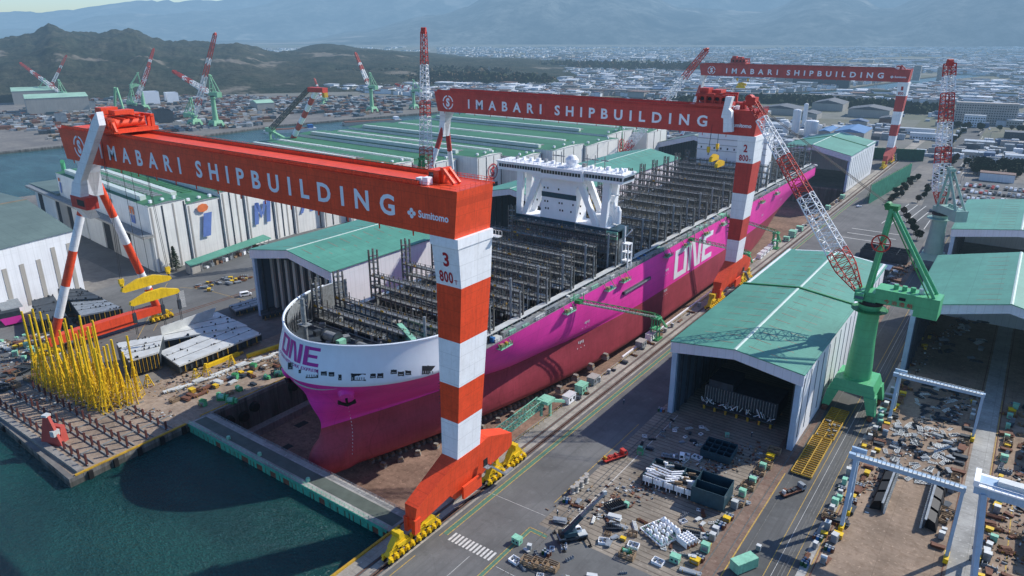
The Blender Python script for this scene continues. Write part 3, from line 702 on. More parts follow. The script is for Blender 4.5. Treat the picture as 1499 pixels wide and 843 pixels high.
    for k in range(12): hu.bar((Rr-.3-k*1.1, 6.8, ZT), (Rr-.3-k*1.1, 6.8, ZT+1.3), .07, side)
    for z in (ZT+.7, ZT+1.3): hu.bar((Rr-.3, 6.8, z), (-6, 6.8, z), .08, side)
    hu.box(-6, -5.6, ZT+.1, -4.2, -3.8, ZT+1.6, 'cwhite'); hu.box(-3.8, -5.6, ZT+.1, -2.1, -3.8, ZT+1.9, 'cwhite')
    hu.build('service_hut', t)
    return t
def yoff(num): return {'3': 0., '2': -4., '1': -1.2}[num]
def hoist(t, xs, zl, y=0., yel='yellow', lab='', big=True, rot=0.):
    """lifting beam hung from the trolley: a thing of its own with its ropes"""
    x0 = t.location.x; yc = t.location.y+y
    h = thing('lifting_beam', lab, 'lifting beam', (x0+xs, yc, zl), rot)
    for yy, dz in (((-2.2, 0), (2.6, 4.6)) if big else ((-1.6, 0), (1.6, 2.6))):
        b = MB(); W = 9. if big else 5.
        b.prism([(-W, 0), (-W-1.2, .6), (-W-.8, 1.8), (-3.4, 3.9), (3.4, 3.9), (W+.8, 1.8), (W+1.2, .6), (W, 0)] if big else [(-W, 0), (-W, 2), (0, 3.4), (W, 2), (W, 0)], 'y', yy-.7, yy+.7, yel)
        o = b.build('spreader_beam', h); o.location = (0, 0, dz)
    k = MB()
    for xx in ((-9.5, 9.5) if big else (-6, 6)):
        k.tube((xx, 2.6, 7.4), (xx, 2.6, 8.4), .8, yel, n=10); k.cbox(xx, 2.6, 8.4, 1.8, 1.2, 1.8, yel); k.bar((xx, 2.6, 6.2), (xx, 2.6, 7.6), .4, 'black')
    k.build('hook_block', h)
    r = MB(); top = 95-zl
    for xx in ((-9.8, -9.2, 9.8, 9.2, -2, 2) if big else (-6, -5.6, 6, 5.6)): r.tube((xx, 2.6, 9.6 if abs(xx) > 3 else 8.), (xx*.7, 2.0, top), .09, 'rope', n=4, caps=False)
    for xx in (-9.6, -9, 9, 9.6, 2, 2.6) if big else (-6, 6): r.tube((xx, -2.2, 1.), (xx, -2.2, -12 if big else -7), .12, 'rope', n=4, caps=False)
    if big:
        for xx in (-9.3, 9.3, 2.3): r.box(xx-.5, -2.7, -7, xx+.7, -1.7, -3, 'dsteel')
    r.build('hoist_rope', h)
    return h
C3 = make_goliath(134., '3', 'nearest goliath gantry crane, bright orange girder and leg marked 3', 'orange', 'orange', -156.5, '')
C2 = make_goliath(354., '2', 'middle goliath gantry crane, faded red girder and leg marked 2', 'red', 'red', -15., '', base='orange')
C1 = make_goliath(821., '1', 'farthest goliath gantry crane, standing past the stern with leg marked 1', 'farred', 'farred', -153., '', base='pinkred')
C1.location.x = -119.9; C1.scale = (1.058, 1, 1)
# cranked white inspection arm on cranes 3 and 2
m = MB()
m.hexa([(-178.5, -12.5, 75), (-171, -12.5, 77), (-171, -10.2, 77), (-178.5, -10.2, 75)], [(-153.2, -12.5, 100.5), (-148.4, -12.5, 99), (-148.4, -10.2, 99), (-153.2, -10.2, 100.5)], 'white')
m.prism([(-153.2, 100.5), (-148.4, 99), (-148.8, 103.6)], 'y', -12.5, -10.2, 'white')
m.build('elevator_arm', C3)
m = MB(); m.box(-182, -12.8, 65.8, -170.4, -8.0, 70.4, 'red'); m.box(-177, -12.88, 67, -171.4, -12.75, 69.4, 'black')
m.hexa([(-186, -8, 60), (-180.6, -8, 60), (-180.6, -4, 60), (-186, -4, 60)], [(-182, -12.6, 65.8), (-175.6, -12.6, 65.8), (-175.6, -8, 65.8), (-182, -8, 65.8)], 'white')
m.hexa([(-181.6, -12.6, 70.4), (-174, -12.6, 70.4), (-174, -9.4, 70.4), (-181.6, -9.4, 70.4)], [(-178.5, -12.5, 76), (-171, -12.5, 77.4), (-171, -10.2, 77.4), (-178.5, -10.2, 76)], 'white'); m.build('elevator_cabin', C3)
m = MB(); m.prism([(-6.4, 84.2), (-2.2, 84.6), (-3.4, 94), (-4.8, 95.2), (-3.6, 100.7), (-6.8, 100.7), (-7.2, 97), (-8.1, 91), (-6.9, 90.6)], 'y', -11.5, -8.2, 'white'); m.build('elevator_arm', C2)
hoist(C3, -158.7, 29, 0., lab='big twin yellow lifting beam hanging from crane 3 over the west yard', rot=R(90))
hoist(C2, -11.5, 66, -2., 'yellow', 'short yellow lifting beam hanging beside the leg of crane 2', False, R(90))
hoist(C1, -158, 70, 0., 'yellow', 'small yellow hook block hanging under the farthest girder', False)
# ------------------------------------------------------------------ the container ship in the dry dock
XC = -172.; SO = (XC, 126., 0.)
YA = 605.
def y0(z): return interp(z, [(-14, 148.), (-12.6, 137), (-11, 129.5), (-8.5, 125.4), (-5.5, 124.3), (-2, 125.6), (3, 129.8), (8, 131.), (18, 128), (28, 123.5), (40, 126.6)])
def shape(s, L, p):
    if s <= 0: return 0.
    t = min(1, s/L); return 34*(1-(1-t)**2)**p
def hb(y, z):
    s = y-y0(z)
    if s < 0: return 0.
    lo = shape(s, 182, 1.0)
    if z >= 28: b = shape(s, 38, .58)
    elif z <= 7.4: b = lo
    else:
        ee = 1.1-.72*min(1, max(0, (y-150)/50.)); w = ((z-7.4)/20.6)**ee; b = lo*(1-w)+shape(s, 38, .58)*w
    if z < 6:
        q = 1-((z+4)/9.5)**2
        if q > 0: b = max(b, 6.4*math.sqrt(q)*min(1, math.sqrt(max(0, s)/9.)))
    if y > 410:
        k = min(1, max(0, (21-z)/34.)); b *= max(0.02, 1-k*((y-410)/(YA-410))**2.0)
    if z < -9: b = max(0.02, b-5.*((-9-z)/5.)**2.2)
    return b
zs = [-14, -13.5, -12.8, -12, -11, -10, -9, -8, -7, -6, -4, -2, 0, 2.2, 4.5, 5.6, 6.7, 7.4, 8.4, 9.6, 11, 13, 15, 17, 19, 21, 23, 25, 27.5]
zb = [27.5]+[28+k for k in range(13)]
YB = 174.
def shell(mb, zl, ya, yb_, n, bow, mf, inset=0., sides=(-1, 1)):
    for sd in sides:
        base = len(mb.v)
        for z in zl:
            s0 = y0(z) if bow else ya
            for i in range(n+1):
                t = i/n; t = t*t if bow else t
                y = s0+(yb_-s0)*t; b = max(0, hb(y, z)-inset)
                mb.v.append((XC+sd*b, y+(inset*1.3 if bow else 0), z))
        for j in range(len(zl)-1):
            for i in range(n):
                a = base+j*(n+1)+i; f = (a, a+1, a+n+2, a+n+1)
                mb.f.append(f if sd > 0 else f[::-1]); mb.mi.append(mb.m(mf((zl[j]+zl[j+1])/2)))
ship = thing('container_ship', 'huge magenta container ship under construction, standing in the dry dock', 'container ship', SO)
mb = MB(); hm = lambda z: 'maroon' if z < 6.7 else 'magenta'
shell(mb, zs, 0, YB, 46, True, hm); shell(mb, zs, YB, YA, 90, False, hm)
for sd in (-1, 1):
    pass
ys_ = [YB+(YA-YB)*i/60 for i in range(61)]
mb.face([(XC+hb(YA, z), YA, z) for z in zs]+[(XC-hb(YA, z), YA, z) for z in reversed(zs)], 'magenta')
for i in range(60): mb.face([(XC-hb(ys_[i], -14), ys_[i], -14), (XC+hb(ys_[i], -14), ys_[i], -14), (XC+hb(ys_[i+1], -14), ys_[i+1], -14), (XC-hb(ys_[i+1], -14), ys_[i+1], -14)], 'maroon')
hull = mb.build('hull', ship, SO, smooth=True)
mb = MB(); shell(mb, zb, 0, YB, 46, True, lambda z: 'bulwark'); 
bw = mb.build('bow_bulwark', ship, SO, smooth=True)
mb = MB(); shell(mb, [30+k for k in range(11)], 0, YB-.3, 46, True, lambda z: 'lash2', .9); mb.f = [f[::-1] for f in mb.f]
def arcpts(z, inset=0.):
    P = []
    for i in range(401):
        t = (i/400.)**2; y = y0(z)+(YB-y0(z))*t; P.append((max(0, hb(y, z)-inset), y))
    return P
AR = {}
def hull_arc(a, z, off=.06):
    """point on the bow at arc length a from the stem (positive to starboard)"""
    zk = round(z, 2)
    if zk not in AR:
        P = arcpts(z); L = [0.]
        for p, q in zip(P, P[1:]): L.append(L[-1]+math.hypot(q[0]-p[0], q[1]-p[1]))
        AR[zk] = (P, L)
    P, L = AR[zk]; s = abs(a)
    import bisect
    i = min(len(P)-2, max(0, bisect.bisect_right(L, s)-1)); f = (s-L[i])/max(1e-6, L[i+1]-L[i])
    x = P[i][0]+(P[i+1][0]-P[i][0])*f; y = P[i][1]+(P[i+1][1]-P[i][1])*f
    dx, dy = P[i+1][0]-P[i][0], P[i+1][1]-P[i][1]; l = math.hypot(dx, dy) or 1
    nx, ny = dy/l, -dx/l
    sg = 1 if a >= 0 else -1
    return (XC+sg*(x+nx*off), y+ny*off, z)
# rail cap, ribs inside the bulwark
P = [hull_arc(a, 40, -.2) for a in [x*1.2 for x in range(-46, 47)]]
for p, q in zip(P, P[1:]): mb.tube(p, q, .42, 'bulwark', n=6, caps=False)
for a in [x*2.4 for x in range(-22, 23)]:
    p = hull_arc(a, 40, -.7); q = hull_arc(a, 29.5, -1.0); r = hull_arc(a, 29.5, -3.2)
    mb.face([p, q, r], 'lash2'); mb.face([r, q, p], 'lash2'); mb.tube(hull_arc(a, 39.6, -.7), r, .16, 'walln', n=4)
for z in (33, 36.5):
    P = [hull_arc(a, z, -.9) for a in [x*2.4 for x in range(-22, 23)]]
    for p, q in zip(P, P[1:]): mb.bar(p, q, .35, 'lash2')
mb.build('bulwark_framing', bw, SO)
# decks
mb = MB(); n = 24
for i in range(n):
    ya = 127+(YB-127)*i/n; yb2 = 127+(YB-127)*(i+1)/n
    mb.face([(XC-hb(ya, 30)+.4, ya, 30), (XC+hb(ya, 30)-.4, ya, 30), (XC+hb(yb2, 30)-.4, yb2, 30), (XC-hb(yb2, 30)+.4, yb2, 30)], 'dsteel')
for i in range(60):
    a, b = ys_[i], ys_[i+1]
    for sx in (-1, 1):
        q = [(XC+sx*29, a, 26.8), (XC+sx*(hb(a, 27.5)-.1), a, 27.2), (XC+sx*(hb(b, 27.5)-.1), b, 27.2), (XC+sx*29, b, 26.8)]
        mb.face(q if sx > 0 else q[::-1], 'lash2')
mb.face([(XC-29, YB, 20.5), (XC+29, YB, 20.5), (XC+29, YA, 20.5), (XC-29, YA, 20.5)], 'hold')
mb.face([(XC-30, YA, 20.5), (XC+30, YA, 20.5), (XC+30, YA, 27), (XC-30, YA, 27)], 'lash2')
mb.box(XC-29, 164.4, 29, XC+27, 165.2, 33.0, 'bsteel')
mb.build('deck', ship, SO)
mb = MB()
for sx in (-1, 1):
    mb.box(XC+sx*29, YB, 20.5, XC+sx*29.5, YA, 29.8, 'lash2'); mb.box(XC+sx*28.2, YB, 29.8, XC+sx*30.8, YA, 30.1, 'lsteel')
    for k in range(140):
        y = YB+1+k*3.07; mb.box(XC+sx*29.5, y, 27, XC+sx*30.5, y+.18, 29.8, 'lash2')
mb.build('hatch_coaming', ship, SO)
mb = MB(); rs = random.Random(3)
for k in range(205):
    y = YB+9+k*2.1; b = hb(y, 27.5)-.4
    mb.bar((XC+b, y, 27.2), (XC+b, y, 28.9), .12, 'steel')
    if k % 4 == 0: mb.box(XC+b-3.4, y, 27.2, XC+b-.6, y+rs.uniform(3, 7), 27.4+rs.uniform(.2, 1.6), rs.choice(['steel', 'lash2', 'lsteel', 'dsteel', 'mint', 'lash2']))
    if k % 3 == 0: mb.cbox(XC+31.4, y, 27.2, rs.uniform(.8, 1.6), rs.uniform(.8, 1.8), rs.uniform(1, 2.4), rs.choice(['steel', 'lash2', 'wood', 'lash', 'bluec', 'lsteel', 'lash2']))
for i in range(60):
    a, b = ys_[i], ys_[i+1]
    if a < 184: continue
    for z in (28.2, 28.9): mb.bar((XC+hb(a, 27.5)-.4, a, z), (XC+hb(b, 27.5)-.4, b, z), .10, 'steel')
    mb.hexa([(XC+hb(a, 27.5)-3.0, a, 27.3), (XC+hb(a, 27.5)-1.6, a, 27.3), (XC+hb(b, 27.5)-1.6, b, 27.3), (XC+hb(b, 27.5)-3.0, b, 27.3)], [(XC+hb(a, 27.5)-3.0, a, 28.9), (XC+hb(a, 27.5)-1.6, a, 28.9), (XC+hb(b, 27.5)-1.6, b, 28.9), (XC+hb(b, 27.5)-3.0, b, 28.9)], 'lash2' if i % 3 else 'steel')
mb.build('deck_rail', ship, SO)
# lashing bridges
def lash_bridge(seed, tiers, top):
    rs = random.Random(seed); mb = MB(); hw = 29.6; yw = 1.1
    zt = [31+4.1*k for k in range(tiers)]
    for sy in (-yw, yw):
        nx = 22
        for i in range(nx+1):
            x = -hw+2*hw*i/nx; ztop = zt[-1]+(1.5 if rs.random() < .8 else 3.2); mb.bar((x, sy, 27), (x, sy, ztop), .30 if i % 2 == 0 else .2, 'lash')
            if rs.random() < .3: mb.bar((x, sy, 31), (x+2.7 if i < nx-1 else x-2.7, sy, 35), .16, 'lash2')
        for z in zt:
            mb.box(-hw, sy-.2, z, hw, sy+.2, z+.55, 'lash'); mb.bar((-hw, sy, z+1.4), (hw, sy, z+1.4), .1, 'lash2')
        for i in range(60):
            x = -hw+2*hw*rs.random(); z = rs.choice(zt); mb.bar((x, sy, z+.5), (x, sy, z+1.5), .12, 'lash2' if rs.random() < .75 else 'yellowd')
    for z in zt: mb.box(-hw, -yw+.2, z+.3, hw, yw-.2, z+.4, 'lash2')
    for k in range(int(8*(tiers-1))):
        x = rs.uniform(-27, 22); z = rs.choice(zt[:-1]); mb.bar((x, -yw, z), (x+4, -yw, z+4), .2, 'lash')
    for x in (-hw, -hw+2.4, hw):
        for sy in (-yw, yw): mb.bar((x, sy, 27), (x, sy, top if x < 0 else 38), .55, 'lash')
    for k in range(8):
        z = 29+k*(top-29)/8
        for x in (-hw, hw-2.4):
            if x < 0: mb.box(x, -yw, z, x+2.4, yw, z+.25, 'lash2')
    for k in range(14):
        x = rs.uniform(-hw, hw); z = rs.choice(zt); mb.box(x, -yw-.3, z+.5, x+rs.uniform(.6, 1.6), -yw-.05, z+1.2, rs.choice(['yellowd', 'walln', 'lash2', 'yellowd']))
    mb.tube((26.2, -yw-.9, 27), (26.2, -yw-.9, 44.8), .5, 'steel', n=8); mb.tube((30.4, -yw-.9, 27), (30.4, -yw-.9, 40), .3, 'lash2', n=6)
    return mb
variants = {}
LB = []
for k in range(-2, 24):
    y = 185.0+k*18.1 if k > -2 else 156.5
    if k in (5, 18): y += 2
    v = 0 if k < 0 else (1 if k in (0, 1) else 2+k % 4)
    tiers, top = ((2, 46) if v == 0 else ((3, 50) if v == 1 else (4, 50)))
    if v not in variants:
        o = lash_bridge(v+11, tiers, top).build('lashing_bridge', ship); variants[v] = o
    else: o = variants[v].copy(); col.objects.link(o); o.parent = ship
    o.location = (0, y-SO[1], 0); LB.append((o, y))
# cell guides, hatch panels and staging between the bridges
def bay(seed):
    rs = random.Random(seed); mb = MB()
    for j in range(4):
        y = 3.4+j*3.4
        mb.box(-28.8, y, 26+rs.uniform(-3, .5), 28.8, y+.45, 27.6+rs.uniform(0, .8), 'lash')
    for i in range(12):
        x = -28+i*5.1
        mb.box(x, 1.5, 23, x+.4, 16.5, 27.2, 'lash')
    for i in range(26):
        x = rs.uniform(-28, 27); y = rs.uniform(2, 15); mb.bar((x, y, 22), (x, y, 27.8+rs.choice([0, 1.5, 3, 6, 9])), .22, 'lash' if rs.random() < .6 else 'lash2')
    for i in range(7):
        x = rs.uniform(8, 21); y = rs.uniform(1, 12); mb.box(x, y, 27.7, x+rs.uniform(4, 8), y+rs.uniform(1, 4), 28+rs.uniform(0, .3), rs.choice(['steel', 'lash2', 'lsteel']))
    for i in range(9):
        x = rs.uniform(-27, 20); y = rs.uniform(2, 12); mb.box(x, y, 27.4, x+rs.uniform(2, 9), y+rs.uniform(1, 4), 27.6+rs.uniform(0, .6), rs.choice(['lsteel', 'steel', 'steel', 'lash2', 'lash2', 'walln']))
    for i in range(16):
        x = rs.uniform(-28, 27); y = rs.uniform(1, 15); z = 27.6+rs.choice([0, 0, 2, 4, 7]); mb.box(x, y, z, x+rs.uniform(.4, 1.8), y+rs.uniform(.3, 1), z+rs.uniform(.3, .9), rs.choice(['yellowd', 'walln', 'yellowd', 'lash2', 'bluec']))
    for i in range(4):
        x = rs.uniform(-26, 18); y = rs.uniform(2, 14); mb.bar((x, y, 28), (x+rs.uniform(3, 8), y, 33), .18, 'lash')
        mb.bar((x, y, 33+rs.uniform(0, 4)), (x+rs.uniform(6, 14), y, 33+rs.uniform(0, 4)), .25, 'lash')
    return mb
bv = [None]*4
for k in range(23):
    y = 184.0+k*18.1+1.2
    if bv[k % 4] is None: o = bay(k+50).build('cell_guide_staging', ship); bv[k % 4] = o
    else: o = bv[k % 4].copy(); col.objects.link(o); o.parent = ship
    o.location = (0, y-SO[1], 0)
# foremast, windlass, breakwater on the forecastle
mb = MB(); mx, my = -184.5, 138.
mb.tube((mx, my, 30), (mx, my, 47.5), .75, 'lash2', n=12); mb.box(mx-2, my-1.5, 38.2, mx+2, my+1.5, 38.5, 'lash2'); mb.bar((mx-2, my, 45.5), (mx+2, my, 45.5), .25, 'lash2'); mb.tube((mx, my, 47.5), (mx, my, 49), .2, 'lash2', n=6)
for z in (39.6,): 
    for a, b in (((-2, -1.5), (2, -1.5)), ((2, -1.5), (2, 1.5)), ((2, 1.5), (-2, 1.5)), ((-2, 1.5), (-2, -1.5))): mb.bar((mx+a[0], my+a[1], z), (mx+b[0], my+b[1], z), .1, 'lash2')
mb.build('foremast', ship, SO)
for k, x in enumerate((-180, -164)):
    mb = MB(); mb.box(x-3, 143, 30.2, x+3, 147.5, 31, 'dsteel'); mb.tube((x-2.8, 145, 32.4), (x+2.8, 145, 32.4), 1.7, 'lash2', n=16); mb.tube((x-3.3, 145, 32.4), (x-2.8, 145, 32.4), 2.3, 'dsteel', n=16); mb.tube((x+2.8, 145, 32.4), (x+3.3, 145, 32.4), 2.3, 'dsteel', n=16); mb.cbox(x+4.6, 145, 30.5, 1.8, 3, 2.2, 'mint'); mb.build('windlass', ship, SO)
mb = MB(); mb.hexa([(-165, 163, 30), (-146, 150, 30), (-145, 151.5, 30), (-164, 164.5, 30)], [(-166, 162, 35), (-145, 149, 37.5), (-144, 150.5, 37.5), (-165, 163.5, 35)], 'mint'); mb.build('breakwater', ship, SO)
mb = MB(); rs = random.Random(5)
for k in range(46):
    x = XC+rs.uniform(-24, 24); y = rs.uniform(138, 170); w = rs.uniform(.5, 3)
    if hb(y, 30) < abs(x-XC)+4: continue
    mb.cbox(x, y, 30, w, rs.uniform(.5, 3), rs.uniform(.5, 2.2), rs.choice(['dsteel', 'lash2', 'steel', 'walln', 'lash2']), rs.uniform(0, 3))
for k in range(7): mb.bar((XC-26, 150+k*3, 31), (XC+26, 150+k*3, 31), .3, 'lash2')
mb.build('mooring_fittings', ship, SO)
# openings in the bulwark, lettering, stripes
def hit(px, py, z1=40., z0_=-14., off=.08):
    z = z1
    while z > z0_:
        x, y = at(px, py, z)
        if x-XC <= hb(y, z) and y > y0(z): return Vector((x+off*.8, y-off*.5, z))
        z -= .04
    return Vector((*at(px, py, 20), 20))
def patch(mb, a, b, mt, nx=3, **k):
    """a: top-left, b: bottom-right survey columns and rows on the bow"""
    for i in range(nx):
        xa = a[0]+(b[0]-a[0])*i/nx; xb = a[0]+(b[0]-a[0])*(i+1)/nx
        mb.face([hit(xa, b[1], **k), hit(xb, b[1], **k), hit(xb, a[1], **k), hit(xa, a[1], **k)], mt)
wins = [(447.6, 541, 465.8, 553), (469.6, 543.6, 478, 549.3), (481, 544.4, 489.3, 550.5), (495.4, 548.5, 500, 556), (514, 546.7, 535.3, 557), (542, 547, 550, 553), (552.4, 546.3, 560.7, 553), (572, 541, 580.8, 547), (582.7, 544, 591, 550), (593.4, 542.5, 601.7, 548.6), (617.7, 535.3, 636.7, 547.5), (421.8, 531, 427.8, 540), (437, 541, 440.5, 546)]
for w_ in wins:
    mb = MB(); patch(mb, (w_[0]-.6, w_[1]-.6), (w_[2]+.6, w_[3]+.6), 'lash2', 2, off=.05)
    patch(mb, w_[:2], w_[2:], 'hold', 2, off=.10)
    if w_[2]-w_[0] > 12:
        x = w_[0]+1
        while x < w_[2]-2.5: patch(mb, (x, w_[3]-5), (x+1.6, w_[3]-1.2), 'steel', 1, off=.14); x += 3.4
    else: patch(mb, (w_[0]+1, w_[3]-2.6), (w_[2]-1.4, w_[3]-1.2), 'steel', 1, off=.14)
    mb.build('mooring_opening', bw, SO)
def arc_text(mb, txt, a0, a1, z0_, z1, mt, bold=.05, spacing=1.1, sub=5):
    vs, fs = textpts(txt, bold, spacing); i = len(mb.v); k = mb.m(mt)
    mb.v += [hull_arc(a0+(a1-a0)*x, round(z0_+(z1-z0_)*y, 2), .08) for x, y in vs]
    for f in fs: mb.f.append(tuple(i+j for j in f)); mb.mi.append(k)
def arc_rect(mb, a0, a1, z0_, z1, mt, n=8):
    for i in range(n):
        A = a0+(a1-a0)*i/n; B = a0+(a1-a0)*(i+1)/n; mb.face([hull_arc(A, z0_), hull_arc(B, z0_), hull_arc(B, z1), hull_arc(A, z1)], mt)
mb = MB()
def block_one(rect, diag):
    # O
    rect(0, .08, 0, 1); rect(.23, .31, 0, 1); rect(.08, .23, 0, .18); rect(.08, .23, .82, 1)
    rect(.345, .42, 0, 1); rect(.60, .675, 0, 1); diag(.42, .49, .53, .60)
    rect(.72, .80, 0, 1); rect(.80, 1, 0, .18); rect(.80, .96, .42, .58); rect(.80, 1, .82, 1)
A0, A1, Z0, Z1 = -13.0, 7.8, 33.0, 38.7
ra = lambda a, b, c, d: arc_rect(mb, A0+(A1-A0)*a, A0+(A1-A0)*b, Z0+(Z1-Z0)*c, Z0+(Z1-Z0)*d, 'ltr_mag', 5)
def da(a, b, c, d):
    q = lambda u, v: hull_arc(A0+(A1-A0)*u, round(Z0+(Z1-Z0)*v, 2), .09)
    for i in range(6):
        v0, v1 = 1-i/6, 1-(i+1)/6
        mb.face([q(a+(c-a)*i/6, v0), q(a+(c-a)*(i+1)/6, v1), q(b+(d-b)*(i+1)/6, v1), q(b+(d-b)*i/6, v0)], 'ltr_mag')
block_one(ra, da); arc_text(mb, 'OCEAN NETWORK EXPRESS', -14.5, 8.2, 31.5, 32.4, 'ltr_mag', .02)
mb.build('bow_lettering', bw, SO)
mb = MB(); YH0, YH1, ZH0, ZH1 = 334., 386., 8.4, 24.0
hx = lambda y, z, o=.10: (XC+hb(y, z)+o, y, z)
def rh(a, b, c, d, n=4):
    for i in range(n):
        A = YH0+(YH1-YH0)*(a+(b-a)*i/n); B = YH0+(YH1-YH0)*(a+(b-a)*(i+1)/n); c_, d_ = ZH0+(ZH1-ZH0)*c, ZH0+(ZH1-ZH0)*d
        for j in range(3):
            e, f = c_+(d_-c_)*j/3, c_+(d_-c_)*(j+1)/3; mb.face([hx(A, e), hx(B, e), hx(B, f), hx(A, f)], 'ltr_white')
def dh(a, b, c, d):
    q = lambda u, v: hx(YH0+(YH1-YH0)*u, ZH0+(ZH1-ZH0)*v, .12)
    for i in range(6):
        v0, v1 = 1-i/6, 1-(i+1)/6; mb.face([q(a+(c-a)*i/6, v0), q(a+(c-a)*(i+1)/6, v1), q(b+(d-b)*(i+1)/6, v1), q(b+(d-b)*i/6, v0)], 'ltr_white')
block_one(rh, dh); mb.build('side_lettering', hull, SO)
mb = MB()
for i in range(14):
    t0, t1 = i/14, (i+1)/14
    p = lambda t, o: hull_arc(-2+t*16, round(26.6-1.2*math.sin(t*3.1)+o*(1-t*.9), 2), .07)
    mb.face([p(t0, -.7), p(t1, -.7), p(t1, .5), p(t0, .5)], 'silver')
mb.build('bow_stripe', hull, SO)
mb = MB()
for (y, z) in ((246, 13.), (246, 3), (323, 16), (323, 5), (367, 14), (430, 14), (478, 13), (520, 16)):
    for k in range(4):
        mb.face([hx(y+k*1.0, z-(k % 2)*.4), hx(y+k*1.0+.5, z-(k % 2)*.4), hx(y+k*1.0+.5, z+1.0), hx(y+k+.0, z+1.0)], 'ltr_white')
    for k in range(3): mb.face([hx(y-1+k*2.4, z-2.2), hx(y-.6+k*2.4, z-2.2), hx(y-.6+k*2.4, z-1.8), hx(y-1+k*2.4, z-1.8)], 'ltr_white')
mb.build('hull_marks', hull, SO)
mb = MB()
for i in range(30):
    p = hit(508+.6*i*.5+3*math.sin(i/8.), 592+i*2.6, 30., off=.1); 
    if i % 2 == 0: mb.face([p, p+Vector((.25, .05, 0)), p+Vector((.25, .05, .55)), p+Vector((0, 0, .55))], 'ltr_white')
mb.build('draught_marks', hull, SO)
mb = MB()
for (y0_, y1_, z, h) in ((277, 304, 17.2, 1.5),):
    mb.hexa([hx(y0_, z, 0), hx(y0_, z, 1.), hx(y1_, z, 1.), hx(y1_, z, 0)], [hx(y0_, z+h, 0), hx(y0_, z+h, 1.), hx(y1_, z+h, 1.), hx(y1_, z+h, 0)], 'dsteel')
    mb.hexa([hx(y0_+1, z+.3, .9), hx(y0_+1, z+.3, 1.05), hx(y1_-1, z+.3, 1.05), hx(y1_-1, z+.3, .9)], [hx(y0_+1, z+h-.3, .9), hx(y0_+1, z+h-.3, 1.05), hx(y1_-1, z+h-.3, 1.05), hx(y1_-1, z+h-.3, .9)], 'steel')
mb.build('pilot_door', ship, SO)
for sg in (1, -1):
    c = hit(507, 575, 30.) if sg > 0 else Vector((2*XC-hit(507, 575, 30.).x, hit(507, 575, 30.).y, hit(507, 575, 30.).z))
    mb = MB(); nrm = Vector((.62*sg, -.62, -.48)).normalized()
    mb.tube(c-nrm*3, c+nrm*1.9, 3.6, 'magenta', r1=2.1, n=22)
    an = mb.build('anchor_bolster', ship, SO, smooth=False)
    mb = MB(); b = c+nrm*2.1; u = Vector((.7*sg, .7, 0)); v = nrm.cross(u).normalized()
    if v.z > 0: v = -v
    mb.bar(b, b+v*3.2, .7, 'black'); mb.bar(b+v*3.2-u*2.2-v*1.0, b+v*3.6, .8, 'black'); mb.bar(b+v*3.2+u*2.2-v*1.0, b+v*3.6, .8, 'black')
    mb.tube(b+v*3.2-u*2.2-v*1.0, b+v*.6-u*2.6, .75, 'black', r1=.1, n=6); mb.tube(b+v*3.2+u*2.2-v*1.0, b+v*.6+u*2.6, .75, 'black', r1=.1, n=6)
    mb.build('anchor', an, SO)
# accommodation block: wide bridge on splayed white legs
YF = 280.
def oy(zx, zy, Y=YF):
    px, py = 700+zx/5.765, 220+zy/5.765; d = ray(px, py); t = Y/d.y; return (d.x*t, CH+d.z*t)
def slabp(mb, pts, ya, yb_, mt): mb.prism([oy(*p) if not isinstance(p, Vector) else (p.x, p.y) for p in pts], 'y', ya, yb_, mt)
acc = MB()
V = lambda x, z: Vector((x, z, 0))
YD = 290.
acc.prism([(-185.8, 46), (-166., 46), (-166.4, 61), (-164, 66), (-188, 66), (-184.6, 60)], 'y', YF+.4, YD, 'cwhite')
acc.prism([(-209.5, 66.8), (-142., 66.8), (-141.5, 70.6), (-210, 70.6)], 'y', YF-1.5, YD, 'cwhite')
acc.prism([(-189.5, 64.6), (-163, 64.6), (-161, 66.8), (-191, 66.8)], 'y', YF-.6, YD-1, 'cwhite')
acc.box(-183, YF-3.6, 66.0, -161, YF-1.4, 71.0, 'cwhite')
acc.box(-210.4, YF-2, 70.6, -141.1, YD+.4, 71.0, 'cwhite')
ac = acc.build('accommodation_block', ship, SO)
mb = MB()
for yy in (YF-.1, YD-2.4):
    for q in (((-199.0, 66.8), (-195.4, 66.8), (-197.0, 46), (-199.6, 46)), ((-187.6, 66.8), (-184.2, 66.8), (-193.9, 46), (-196.6, 46)), ((-167.0, 66.8), (-163.8, 66.8), (-153.9, 46), (-156.6, 46)), ((-152.2, 66.8), (-148.6, 66.8), (-150.0, 46), (-152.8, 46))):
        mb.prism([q[0], q[1], q[2], q[3]], 'y', yy, yy+2.0, 'cwhite')
for x0_, x1_ in ((-199.6, -185.8), (-166, -148.5)): mb.box(x0_, YF, 44.6, x1_, YD, 46.2, 'cwhite')
mb.build('bridge_support', ac, SO)
mb = MB()
for sx in range(46):
    x = -208.8+sx*1.52
    if x > -142.8: break
    yy = YF-3.66 if -183 < x < -162.5 else YF-1.56
    mb.box(x, yy, 68.1, x+1.26, yy+.08, 69.7, 'glass')
for k in range(8): mb.box(-141.6, YF-1+k*1.3, 68.1, -141.4, YF+.0+k*1.3, 69.7, 'glass')
mb.build('bridge_windows', ac, SO)
mb = MB(); mb.box(-185, YF+.2, 56.2, -166, YF+.45, 58.6, 'bsteel')
for (x, z) in [(-187, 50.2), (-183, 50.2), (-181.6, 50.2), (-175, 50.2), (-173.6, 50.2), (-169, 50.2), (-188, 53.6), (-183.5, 53.6), (-182, 53.6), (-175.5, 53.6), (-174, 53.6), (-168, 53.6), (-184, 60), (-182, 60), (-176, 60), (-164, 50.2), (-164, 53.6), (-160, 50.2)]:
    mb.box(x, YF+.3, z, x+.7, YF+.46, z+.9, 'glass')
mb.build('cabin_windows', ac, SO)
